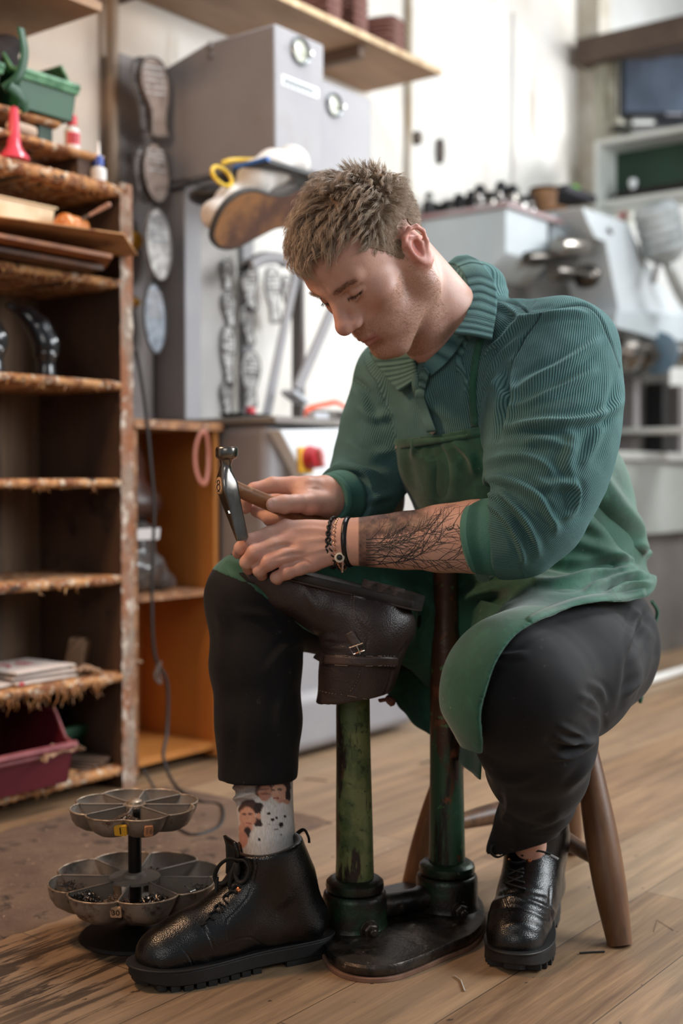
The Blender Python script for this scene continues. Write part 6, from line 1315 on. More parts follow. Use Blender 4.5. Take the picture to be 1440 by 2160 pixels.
FS = [(z_([(770,505),(850,455),(960,400),(1060,335),(1110,290)]),9,.0065),
 (z_([(735,655),(820,635),(900,627),(1000,622),(1090,606),(1150,580),(1185,545)]),9,.0085),
 (z_([(745,575),(830,545),(930,500),(1040,450),(1090,420)]),8,.0050),
 (z_([(700,690),(760,672),(850,662),(930,668)]),10,-.004),(z_([(780,240),(830,210),(900,195),(1000,185),(1060,195)]),7,.004),
 (z_([(735,400),(728,470),(735,520),(715,600),(695,690)]),8,-.012),(z_([(640,420),(660,350),(720,300),(780,230),(830,200)]),8,.006),(z_([(650,480),(690,380),(750,320),(800,270)]),7,.005),
 (z_([(665,560),(690,490),(720,440)]),8,.005),(z_([(790,720),(850,700),(930,705),(1000,740)]),9,.004),
 (z_([(640,790),(700,770),(800,760),(880,790),(930,840)]),10,.006),(z_([(632,870),(700,850),(790,880),(880,940),(925,1030),(930,1065)]),9,.008),
 (z_([(650,905),(720,925),(790,990),(840,1070),(862,1150)]),8,.008),(z_([(660,950),(720,1000),(770,1070),(800,1150),(800,1195)]),7,.008),(z_([(640,890),(690,910),(740,960),(800,1040),(830,1120)]),6,-.006),
 (z_([(850,860),(900,880),(960,870),(1010,900),(1000,960)]),9,.006),(z_([(1000,850),(1010,900),(1000,980),(940,1020)]),8,.006),(z_([(930,1010),(905,960),(870,900)]),7,-.006),
 (z_([(960,640),(1000,700),(980,780),(1000,860)]),12,.004),(z_([(1110,640),(1080,720),(1040,800)]),10,.005),(z_([(1185,420),(1150,560),(1120,640)]),9,-.006),
 ([(755,860),(790,880),(830,870)],10,.006),([(730,930),(780,960),(830,950)],10,.006),([(710,985),(760,990),(815,1010)],9,.006),([(745,800),(775,830),(800,900)],10,-.006),([(700,1010),(740,1020),(790,1050)],7,.005),([(720,1070),(760,1060),(830,1040)],8,.005),
 ([(900,800),(880,850),(885,905)],8,-.004),([(870,790),(905,850),(960,890)],10,.004),([(960,760),(985,800),(975,860)],9,.004),([(1060,610),(1090,620),(1150,625)],8,.003),([(1040,640),(1070,650),(1110,680)],7,.004)]
V = fold(V,N,px_,py_,facing,[(p,w_,a*1.25) for p,w_,a in FS],-.1)
# seams sink a little
SEAM = [z_([(672,130),(770,148),(830,196),(892,182)]), z_([(892,182),(980,160),(1050,160),(1105,205),(1150,300),(1192,405)]), z_([(892,186),(850,230),(800,300),(755,390),(735,470)])]
V = fold(V,vnormals(V,Fq),px_,py_,facing,[(s,2.6,-.0022) for s in SEAM],-.3); N = vnormals(V,Fq)
nz = np.array([mnoise.noise(Vector(p)*16)+.5*mnoise.noise(Vector(p)*34) for p in V]); V = V+N*(nz*.0022)[:,None]; N = vnormals(V,Fq)
def axcoord(V, pts, ref):
    """angle round the nearest bone, continuous through the bend"""
    best = np.full(len(V),1e9); cs = np.zeros((len(V),3)); ref = unit(ref); al = np.zeros(len(V)); acc = 0
    for a, b in zip(pts[:-1],pts[1:]):
        a = np.array(a[:3]); b = np.array(b[:3]); ba = b-a; L_ = np.linalg.norm(ba); t = np.clip((V-a)@ba/L_**2,0,1); q = V-a-t[:,None]*ba; d = np.linalg.norm(q,axis=1)
        u = unit(ref-ba*(ref@ba)/L_**2); w_ = np.cross(ba/L_,u); m = d < best; best = np.where(m,d,best)
        for j, val in enumerate((q@u,q@w_)): cs[:,j] = np.where(m,val,cs[:,j])
        al = np.where(m,acc+t*L_,al); acc += L_
    return best, cs, al
bl, cl_, all_ = axcoord(V, [sleeveL[0],sleeveL[3],sleeveL[4],sleeveL[5],sleeveL[6]], np.cross(np.array(SH_L)-EL_L, np.array(WR_L)-EL_L))
br, cr_, alr = axcoord(V, [sleeveR[0],sleeveR[2],sleeveR[4],sleeveR[5]], np.cross(np.array(SH_R)-EL_R, np.array(WR_R)-EL_R))
tc = V-np.array([.26,2.05,.75]); ct = np.stack([tc@_lat, tc@_frt, np.zeros(len(V))],1)
tq = SDF(.03); torso(tq); dt = tq.ev(V)
Lm = (dt > .004)&(px_ > 960); Lm |= (segd(px_,py_,z_([(892,182),(800,300),(735,400),(725,470),(700,600)]))[1] < 0)&(px_ > 1030)&(V[:,1] < 2.0)&(py_ > 650)
Rm_ = (dt > .004)&(px_ < 860)
uv = ct.copy(); nr = np.full(len(V),250.0); uv[Lm] = cl_[Lm]; nr[Lm] = 170; uv[Rm_] = cr_[Rm_]; nr[Rm_] = 120
yoke = (segd(px_,py_,SEAM[1])[1] < 0)&(px_ > 1150)&~Lm
def cord(name, c_hi, c_lo, c_mid):
    T = NT(name); a = T.n('Attribute', _attribute_name='rib').outputs['Vector']; s = T.n('SeparateXYZ', Vector=a)
    th = T.math('ARCTAN2', s.outputs[1], s.outputs[0]); ph = T.math('MULTIPLY', th, T.attr('ribn')); wv = T.math('SINE', ph); w01 = T.math('MULTIPLY_ADD', wv, .5, .5)
    w2 = T.math('POWER', w01, .6); nz = T.noise(420,detail=2); big = T.noise(14,detail=4)
    c = T.mix(w2, rgb(c_lo), rgb(c_hi)); c = T.mix(T.math('MULTIPLY',T.ramp(nz,.3,.7),.35), c, rgb(c_mid)); c = T.mix(T.math('MULTIPLY',T.ramp(big,.45,.7),.22), c, rgb('6a8f8c'))
    c = T.mix(T.math('MULTIPLY',T.attr('seam'),.85), c, rgb('0e1f22'))
    T.set(T.b,'Base Color',c); T.b.inputs['Roughness'].default_value = .85; T.b.inputs['Sheen Weight'].default_value = .35; T.b.inputs['Sheen Roughness'].default_value = .45; T.b.inputs['Specular IOR Level'].default_value = .25
    T.set(T.b,'Sheen Tint',rgb('8fb5b3')); T.set(T.b,'Normal',T.bump(T.math('ADD',w2,T.math('MULTIPLY',nz,.5)),.65,.0018)); return T.m
cordm = cord('corduroy','5d8482','1f3f42','3c6060')
seam = np.zeros(len(V))
for s_ in SEAM: d,_,_ = segd(px_,py_,cr(s_,4)); seam = np.maximum(seam, np.exp(-(d/1.6)**2)*(facing > -.2))
shirt = npmesh('shirt', Wn(V), Fq, cordm, person, attrs={'rib':uv,'ribn':nr,'seam':seam}); shirt['label'] = 'dark green corduroy shirt with rolled sleeves'
sbvh = BVHTree.FromPolygons([tuple(p) for p in V], Fq[(facing[Fq].max(1) > -.2)].tolist())
def onb(b_, px, py, lift=0.0):
    r = Vector(ray(px,py)).normalized(); h = b_.ray_cast(Vector((0,0,H)), r); return None if h[0] is None else (h[0]-r*lift, h[1])
def patch(rows, nu=10, nv=8):
    R1 = [cr(r,nu) for r in rows]; return [list(r) for r in zip(*[cr(c,nv) for c in zip(*R1)])]
def plain_uv(P, a, n=1.0):  # ribs running across direction a
    return np.stack([np.cos(a), np.sin(a), np.zeros_like(a)],1)
def leaf(name, rows, ribs, nu=10, nv=6, thick=.003, mat=None, swap=False):
    g = patch([[G(*p) for p in r] for r in rows], nu, nv); b = B()
    for i, r in enumerate(g): pass
    R_ = len(g); K = len(g[0]); b.grid([[W(*p) for p in r] for r in g])
    t = np.array([[ (i/(R_-1) if swap else j/(K-1)) for j in range(K)] for i in range(R_)]).ravel()*ribs*2*PI
    return b.obj(name, mat or cordm, shirt if name != 'strap' else person, smooth=True, auto=False, solid=thick, attrs={'rib':np.stack([np.cos(t),np.sin(t),0*t],1),'ribn':np.ones(len(t)),'seam':0*t})
_all = BVHTree.FromPolygons([tuple(p) for p in np.concatenate([BV,V])], np.concatenate([_q, Fq[(facing[Fq].max(1) > -.2)]+len(BV)]).tolist())
def on2(px, py, off, fb):
    r = Vector(ray(px,py)); r.normalize(); h = _all.ray_cast(Vector((0,0,H)), r); p = (h[0]-r*off) if (h[0] is not None and abs(h[0][1]-fb) < .12) else Vector(L(px,py,fb)); return (p[0],p[1],p[2])
def cloth_leaf(name, rows, ribdir, sp=.0036, nu=8, nv=8, thick=.003, mat=None, par=None):
    """rows of (px,py,lift,fallback depth)"""
    pp = [p for r in rows for p in r]; hits = []
    for p in pp:
        r = Vector(ray(p[0],p[1])).normalized(); h = _all.ray_cast(Vector((0,0,H)), r); hits.append(h[0][1] if h[0] is not None and abs(h[0][1]-p[3]) < .09 else p[3])
    Am = np.array([[1,p[0]/100,p[1]/100] for p in pp]); cf = np.linalg.lstsq(Am, np.array(hits), rcond=None)[0]; pl = Am@cf; sh_ = min(max(0,(pl-np.array(hits)).max()), .016); it = iter(range(len(pp)))
    g = patch([[G(p[0],p[1],(lambda i: pl[i]-sh_-p[2]*.6-.002)(next(it))) for p in r] for r in rows], nu, nv); P = np.array(g); R_, K = P.shape[:2]; P = P.reshape(-1,3)
    for _ in range(2):
        Q_ = P.reshape(R_,K,3); Q_[1:-1,1:-1] = .5*Q_[1:-1,1:-1]+.125*(Q_[:-2,1:-1]+Q_[2:,1:-1]+Q_[1:-1,:-2]+Q_[1:-1,2:]); P = Q_.reshape(-1,3)
    G3 = P.reshape(R_,K,3); st_ = np.concatenate([[0],np.cumsum(np.linalg.norm(np.diff(G3,axis=0),axis=2).mean(1))]); t = np.repeat(st_,K)/sp*2*PI; b = B(); b.grid(Wn(P).reshape(R_,K,3).tolist())
    return b.obj(name, mat or cordm, par or shirt, smooth=True, auto=False, solid=thick, attrs={'rib':np.stack([np.cos(t),np.sin(t),0*t],1),'ribn':np.ones(len(t)),'seam':0*t})
cloth_leaf('collar',[[(944,556,.008,2.02),(962,542,.012,2.02),(985,538,.010,2.03)],[(964,562,.014,1.99),(990,553,.018,1.99),(1016,556,.014,1.99)],[(984,592,.016,1.95),(1012,588,.022,1.945),(1044,600,.017,1.95)],[(990,630,.015,1.93),(1014,628,.022,1.915),(1048,642,.016,1.925)],[(982,668,.012,1.915),(1008,672,.020,1.90),(1043,682,.013,1.91)],[(957,704,.008,1.90),(996,708,.013,1.895),(1037,716,.009,1.905)]],(.2,.1,1),.0034)
cloth_leaf('lapel',[[(958,702,.007,1.90),(980,712,.008,1.90)],[(935,730,.008,1.90),(960,742,.007,1.90)],[(912,752,.008,1.90),(938,768,.006,1.89)],[(888,772,.006,1.90),(908,794,.005,1.89)]],(.9,.2,.4),.0034)
cloth_leaf('collar',[[(862,735,.004,2.02),(822,730,.008,2.05),(779,742,.010,2.03)],[(872,752,.004,2.0),(830,757,.008,2.01),(788,760,.008,1.995)],[(878,775,.004,1.97),(845,786,.007,1.975),(812,792,.006,1.965)],[(884,795,.003,1.945),(862,812,.005,1.94),(842,826,.004,1.93)]],(.2,.1,1),.0034)
cloth_leaf('placket',[[(889,776,.0025,1.90),(897,776,.003,1.90),(905,786,.0022,1.89)],[(876,832,.0025,1.91),(886,830,.003,1.90),(895,832,.002,1.90)],[(886,872,.0025,1.91),(896,871,.003,1.90),(905,870,.002,1.90)],[(900,912,.0025,1.9),(911,911,.003,1.895),(920,910,.002,1.895)]],(.9,.2,.1),.0036,thick=.0018)
button_later = [(797,757),(857,806)]
# rolled cuffs
def cuff(ax0, ax1, r0, r1, th, nm, ribs):
    b = B(); a = np.array(ax0); c = np.array(ax1); ax = unit(c-a); u = unit(np.cross(ax,(0,0,1))); w_ = np.cross(ax,u); L_ = np.linalg.norm(c-a); n = 48; rows = []; ts = []
    prof = [(0,-.004),(0,0),(.1,th*.8),(.3,th),(.7,th*1.1),(.93,th*.9),(1,0),(.97,-.006),(.6,-.008)]
    for t, e in prof:
        r = r0+(r1-r0)*t; rows.append([W(*(a+ax*L_*t+(u*math.cos(k)*(r+e)+w_*math.sin(k)*(r+e)*.97)+ax*.004*math.sin(2*k+1))) for k in [2*PI*i/n for i in range(n+1)]])
    b.grid(rows); t = np.array([p[0] for p in prof for _ in range(n+1)])*ribs*2*PI
    o = b.obj(nm, cord('cuff_cord','4d7f74','2a564d','3c6a60') if 'cuffm' not in globals() else cuffm, shirt, smooth=True, auto=False, attrs={'rib':np.stack([np.cos(t),np.sin(t),0*t],1),'ribn':np.ones(len(t)),'seam':0*t}); globals()['cuffm'] = o.data.materials[0]
cuff(G(1062,1131,1.80), G(984,1134,1.811), .0575,.0500,.0035,'cuff',11); cuff(G(722,1049,2.015), G(690,1052,1.965), .0445,.0365,.003,'cuff',7)
# buttons
def button(px,py,nm='button',r=.0055):
    h = onb(sbvh,px,py,.002); 
    if h is None: return
    q, n = h; b = B(); b.lathe([(0,.0012),(r*.6,.0010),(r*.8,.0018),(r,.0012),(r,-.001)], W(*q), Vector(W(*n)), 18); b.obj(nm, M('shell_button','cfc8be',.3), shirt, smooth=True)
button(912,908)
for _p in button_later: button(*_p, r=.0048) 
# ---------------------------------------------------------------- trousers
tr = SDF(.04)
tr.ell((.335,2.135,.50),(.172,.142,.115),R=RT,k=.05).ell((.345,2.15,.455),(.178,.150,.085),R=RT,k=.05)
HL_ = np.array(HIP_L); KL = np.array(G(1102,1462,1.69)); KR = np.array(G(533,1262,1.955)); HR_ = np.array(HIP_R)
tr.chain([tuple(HL_)+(.112,), tuple(HL_*.5+KL*.5+(0.006,0,.0))+(.098,), tuple(KL)+(.083,)],k=.05)
tr.chain([tuple(KL)+(.083,), G(1130,1555,1.75,.081), G(1135,1620,1.81,.071), G(1134,1685,1.88,.053), G(1112,1735,1.92,.045), G(1088,1800,1.95,.048)],k=.02)
tr.chain([tuple(HR_)+(.105,), tuple(HR_*.5+KR*.5)+(.082,), tuple(KR)+(.071,)],k=.04)
tr.chain([tuple(KR)+(.071,), G(540,1400,1.93,.0665), G(545,1520,1.915,.0620), G(542,1668,1.90,.0605)],k=.025)
tr.cap(G(541,1640,1.90), G(541,1700,1.90), .053,.054,k=.003,op=-1); tr.cap(G(1100,1765,1.935), G(1088,1830,1.955), .040,.044,k=.003,op=-1)
hemR = np.array(G(540,1643,1.90)); tr.fn(lambda P: np.where(P[:,0] < .06, -((P-hemR)@unit((-.01,.05,1))), -1.0), 0, 2)
hemL = np.array(G(1078,1788,1.93)); nL = unit((-.38,.10,1.0))
tr.fn(lambda P: np.where((P[:,0] > .12), -((P-hemL)@nL), -1.0), 0, 2)
V, Fq = mesh_sdf(tr, (-.24,1.50,.10), (.62,2.40,.66), .0028); N = vnormals(V,Fq); px_, py_ = proj(V); facing = fac(V,N)
k_ = lambda pts: [(780+x/2.1818, 1200+y/2.1818) for x,y in pts]
FT = [(k_([(860,770),(930,800),(990,800),(1035,785)]),7,.007),(k_([(830,870),(910,865),(980,830),(1030,800)]),7,.007),(k_([(870,720),(940,750),(1000,780)]),6,.005),(k_([(820,790),(900,835),(980,815)]),6,-.006),
 (k_([(1000,520),(1060,560),(1080,620)]),7,.004),(k_([(960,580),(1020,610),(1060,680)]),7,.004),(k_([(980,640),(1040,690),(1050,760)]),7,.004),
 (k_([(600,380),(680,320),(780,260),(860,230)]),8,.004),(k_([(590,410),(650,400),(720,390)]),7,.004),(k_([(500,560),(560,450),(600,420)]),7,.005),(k_([(640,300),(760,240),(900,200)]),7,.003),
 (k_([(1290,180),(1250,260),(1200,380),(1180,520),(1150,640)]),9,-.006),(k_([(1300,300),(1270,420),(1230,500)]),8,.005),(k_([(1240,200),(1200,300),(1190,420)]),8,.005),(k_([(1300,420),(1240,520),(1160,600)]),7,.005),(k_([(1180,170),(1240,230),(1290,330)]),7,.004),
 (k_([(1030,880),(960,960),(900,1010)]),8,.004),(k_([(620,1000),(640,1080),(600,1160)]),8,.004),(k_([(560,950),(640,980),(760,960)]),10,.003),(k_([(880,1130),(820,1160),(740,1190)]),7,.004),
 ([(455,1260),(470,1320),(468,1400)],12,.003),([(600,1330),(560,1300),(500,1290)],9,.003),([(640,1350),(600,1370),(560,1420)],9,.004),([(620,1420),(590,1500),(600,1600)],10,.003),([(480,1420),(500,1520),(490,1630)],12,-.003)]
V = fold(V,N,px_,py_,facing,FT,-.1)
nz = np.array([mnoise.noise(Vector(p)*13)+.5*mnoise.noise(Vector(p)*30) for p in V]); V = V+vnormals(V,Fq)*(nz*.0018)[:,None]
T = NT('trouser_cloth'); nzz = T.noise(900,detail=2); c = T.mix(T.ramp(T.noise(9,detail=5),.35,.7), rgb('09090a'), rgb('111113')); c = T.mix(T.math('MULTIPLY',T.ramp(T.noise(60,detail=6),.66,.72),.22), c, rgb('6a6a6c')); c = T.mix(T.math('MULTIPLY',T.ramp(nzz,.4,.6),.25),c,rgb('232327'))
T.set(T.b,'Base Color',c); T.b.inputs['Roughness'].default_value = .8; T.b.inputs['Sheen Weight'].default_value = .05; T.b.inputs['Specular IOR Level'].default_value = .25; T.set(T.b,'Normal',T.bump(nzz,.3,.0006)); trm = T.m
trous = npmesh('trousers', Wn(V), Fq, trm, person); trous['label'] = 'black cotton trousers cropped above the boots'
tbvh = BVHTree.FromPolygons([tuple(p) for p in V], Fq[(facing[Fq].max(1) > -.2)].tolist())
# ---------------------------------------------------------------- apron
def apron_cloth(name, hi, lo):
    T = NT(name); big = T.noise(7,detail=5); wv = T.noise(1100,detail=1); cr2 = T.noise(30,detail=7,dist=1.2)
    c = T.mix(T.ramp(big,.35,.7), rgb(lo), rgb(hi)); c = T.mix(T.math('MULTIPLY',T.ramp(cr2,.5,.72),.22), c, rgb('4f9478')); c = T.mix(T.math('MULTIPLY',T.ramp(wv,.4,.6),.2), c, rgb('1d4636')); c = T.mix(T.math('MULTIPLY',T.ramp(T.noise(85,detail=3),.735,.755),.7), c, rgb('9aa08c'))
    T.set(T.b,'Base Color',c); T.b.inputs['Roughness'].default_value = .75; T.b.inputs['Sheen Weight'].default_value = .25; T.b.inputs['Specular IOR Level'].default_value = .3
    T.set(T.b,'Normal',T.bump(T.math('ADD',T.math('MULTIPLY',cr2,1.5),T.math('MULTIPLY',wv,.3)),.3,.0016)); return T.m
apm = apron_cloth('apron_cloth','2f6450','22493a')
base = torso(SDF(.03), .0); base.ell((.33,2.12,.66),(.165,.150,.19),R=RT,k=.05)
base.ell((.345,2.135,.545),(.178,.150,.075),R=RT,k=.04)
for q in tr.p[:5]+tr.p[8:11]: base.p.append((q[0], .09, 1))
def pxpoly(poly):
    gx = np.arange(300,1500,4.0); gy = np.arange(740,1760,4.0); XX, YY = np.meshgrid(gx,gy,indexing='ij'); xr, yr = XX.ravel(), YY.ravel()
    d,_,_ = segd(xr,yr,poly+[poly[0]]); T_ = np.where(inpoly(xr,yr,poly),-d,d).reshape(XX.shape)
    def f(P):
        x, y = proj(P); u = np.clip((x-300)/4,0,len(gx)-1.001); v = np.clip((y-740)/4,0,len(gy)-1.001); i = u.astype(int); j = v.astype(int); a = u-i; b = v-j
        return ((T_[i,j]*(1-a)+T_[i+1,j]*a)*(1-b)+(T_[i,j+1]*(1-a)+T_[i+1,j+1]*a)*b)*P[:,1]/F
    return f
AP = cr([(816,930),(900,918),(1000,902),(1060,895),(1150,880),(1230,858),(1292,862)],4)+cr([(1330,930),(1362,1010),(1385,1060),(1392,1110),(1380,1170),(1385,1215),(1376,1250),(1330,1268),(1270,1270),(1200,1283),(1130,1310),(1080,1345),(1050,1390),(1030,1440),(1012,1500),(1017,1565),(1013,1622),(985,1598)],4)+cr([(900,1450),(840,1400),(700,1350),(640,1325),(560,1262),(500,1225),(452,1206),(428,1190),(436,1165),(520,1120),(700,1100),(820,1080),(845,1060),(838,1000),(816,930)],3)
base.cap(G(1402,1192,2.14),G(1345,1193,1.96),.026,.012,k=.03,op=-1); base.cap((.175,1.950,.25),(.175,1.950,.60),.068,.066,k=.05,op=-1)
apf = pxpoly(AP)
ap = SDF(.0); 
def shell(P):
    d = base.ev(P, np.ptp(P,axis=0).max()*.87 if len(P) > 50 else None)-.0075; return np.maximum(d,-(d+.0062))
ap.fn(shell, 0); ap.fn(apf, .002, 2)
# behind the body the wrap ends: only keep the part in front of a plane through the back
pb = np.array([.40,2.19,.6]); nb_ = unit((.55,.84,0)); ap.fn(lambda P: (P-pb)@nb_-.012, .002, 2)
V, Fq = surfnet(ap, (-.26,1.56,.36), (.62,2.36,.92), .0026); V = relax(V,Fq,2,.5); N = vnormals(V,Fq); px_, py_ = proj(V); facing = fac(V,N)
FA = [(z_([(1000,900),(1080,960),(1180,1060),(1260,1150),(1290,1190)]),16,-.009),(z_([(960,1060),(1080,1120),(1180,1170),(1260,1200)]),14,.006),(z_([(1120,860),(1200,960),(1280,1060),(1310,1100)]),14,.005),(z_([(870,1200),(1000,1210),(1150,1195),(1270,1190)]),9,-.007),
 (z_([(1270,1210),(1180,1215),(1100,1240),(1000,1260),(860,1270)]),7,.008),(z_([(1300,1235),(1200,1240),(1120,1270),(1060,1290)]),7,.008),(z_([(1310,1270),(1220,1280),(1150,1310)]),6,.007),(z_([(1290,1250),(1220,1262),(1130,1290)]),5,-.007),(z_([(1290,1180),(1270,1150),(1240,1130)]),8,-.008),
 (z_([(540,1380),(620,1310),(760,1280),(900,1240)]),12,.006),(z_([(430,1390),(560,1330),(700,1300)]),10,.004),(z_([(880,990),(1000,1060),(1100,1110)]),14,-.004),
 ([(845,950),(850,1000),(862,1060)],9,.004),([(900,930),(930,980),(925,1060)],14,-.004),([(950,925),(990,960),(1000,1000)],9,.004),([(870,925),(872,945),(868,965)],6,.003),([(1160,900),(1200,960),(1260,1010)],14,-.004),([(1240,880),(1250,960),(1290,1040)],12,.004),
 ([(480,1180),(560,1215),(640,1270)],8,.004),([(540,1190),(620,1230),(680,1290)],9,-.004),([(820,1240),(850,1280),(860,1340)],10,.006),([(870,1230),(890,1290),(880,1360)],9,-.006)]
V = fold(V,N,px_,py_,facing,[(p,w_,a*1.5) for p,w_,a in FA],-.1)
nz = np.array([mnoise.noise(Vector(p)*9)+.5*mnoise.noise(Vector(p)*22) for p in V]); V = V+vnormals(V,Fq)*(nz*.003)[:,None]
apron = npmesh('apron', Wn(V), Fq, apm, person); apron['label'] = 'green cotton bib apron draped over the lap'
# hanging lap of the apron between the legs
rows = [[(640,1262,1.90),(760,1225,1.97),(860,1235,2.05),(950,1250,2.06),(1030,1270,1.98),(1110,1292,1.83)],
 [(655,1300,1.90),(760,1300,1.99),(850,1310,2.07),(940,1330,2.075),(1010,1350,1.97),(1070,1365,1.80)],
 [(668,1340,1.91),(770,1370,2.0),(850,1385,2.08),(930,1400,2.08),(990,1425,1.97),(1040,1432,1.80)],
 [(740,1400,1.97),(800,1425,2.03),(860,1450,2.08),(920,1480,2.08),(970,1500,1.97),(1010,1502,1.84)],
 [(832,1482,2.04),(855,1500,2.06),(890,1525,2.08),(935,1555,2.07),(985,1565,1.97),(1018,1562,1.87)],
 [(834,1486,2.04),(860,1510,2.06),(900,1545,2.075),(945,1585,2.05),(985,1618,1.96),(1014,1643,1.90)]]
g = patch([[G(*p) for p in r] for r in rows], 8, 8); n1, n2 = len(g), len(g[0]); b = B()
for i in range(n1):
    for j in range(n2):
        x,y,z = g[i][j]; u = j/(n2-1); v_ = i/(n1-1); s_ = .012*math.sin(u*11+v_*1.5)*v_*(1-.3*v_)+.004*math.sin(u*27+v_*3)*v_; g[i][j] = (x+s_*.3,y+s_,z)
b.grid([[W(*p) for p in r] for r in g]); b.obj('apron_skirt', apm, apron, smooth=True, auto=False, solid=.0022)
# hem lines and straps as real strips
def ribbon(nm, bv, pts, w_, mat, par, lift=.0015, th=.0016):
    P = cr([(float(x),float(y)) for x,y in pts],6); b = B(); L0 = []; rows = []
    for i,(x,y) in enumerate(P):
        x2,y2 = P[min(i+1,len(P)-1)]; x1,y1 = P[max(i-1,0)]; dx,dy = x2-x1,y2-y1; l_ = math.hypot(dx,dy)+1e-6; nx,ny = -dy/l_*w_/2,dx/l_*w_/2
        r = [onb(bv,x+nx*k,y+ny*k,lift) for k in (-1,0,1)]
        if all(r): rows.append([W(*q[0]) for q in r])
    if len(rows) > 2: b.grid(rows); return b.obj(nm, mat, par, smooth=True, auto=False, solid=th)
abvh = BVHTree.FromPolygons([tuple(p) for p in V], Fq[(facing[Fq].max(1) > -.1)].tolist())
ribbon('strap', sbvh, [(1012,716),(1001,770),(996,830),(1000,900)], 15, apm, apron, .0016,.0015)
ribbon('hem', abvh, [(820,941),(900,929),(1000,913),(1052,905)], 20, apm, apron, .0004,.0012)
ribbon('hem', abvh, [(1362,1248),(1310,1258),(1250,1262),(1190,1276),(1130,1300),(1085,1335)], 16, apm, apron, .0006,.0016)
b = B(); b.tube([W(*G(x,y,d)) for x,y,d in cr([(1374,1268,2.13),(1386,1290,2.14),(1380,1318,2.14)],5)],.0035,6); b.obj('apron_string', apm, apron, smooth=True)
b = B(); b.tube([W(*G(x,y,d)) for x,y,d in cr([(1354,1420,2.17),(1353,1450,2.17),(1351,1468,2.17)],5)],.0025,6); b.tube([W(*G(1351,1462,2.17)),W(*G(1350,1470,2.17)),W(*G(1350,1483,2.17))],[.003,.006,.003],8); b.obj('string_end', apm, apron, smooth=True)
print('clothes', time.time()-_t0)
# ================================================================ black boots, socks, bracelets
T = NT('black_leather'); v = T.n('TexVoronoi', Vector=T.co(), Scale=520).outputs['Distance']; nz = T.noise(40,detail=5)
T.set(T.b,'Base Color',T.mix(T.ramp(nz,.4,.7),rgb('050506'),rgb('0e0e0e'))); T.set(T.b,'Roughness',T.n('MapRange',Value=nz,i3=.22,i4=.36).outputs[0]); T.b.inputs['Specular IOR Level'].default_value = .6; T.set(T.b,'Normal',T.bump(T.math('ADD',v,T.math('MULTIPLY',nz,.8)),.4,.0007)); bl_ = T.m
rub = M('black_rubber_sole','0d0d0d',.6,col2='181818',ns=30,bump=.25,bs=120); lace_m = M('lace_black','131313',.7,bump=.4,bs=400); cop = M('copper','b0704e',.28,metal=1)
FPB = [(0,0),(.006,.020),(.03,.034),(.07,.037),(.11,.037),(.15,.041),(.20,.050),(.24,.052),(.275,.043),(.298,.029),(.309,.014),(.312,0)]
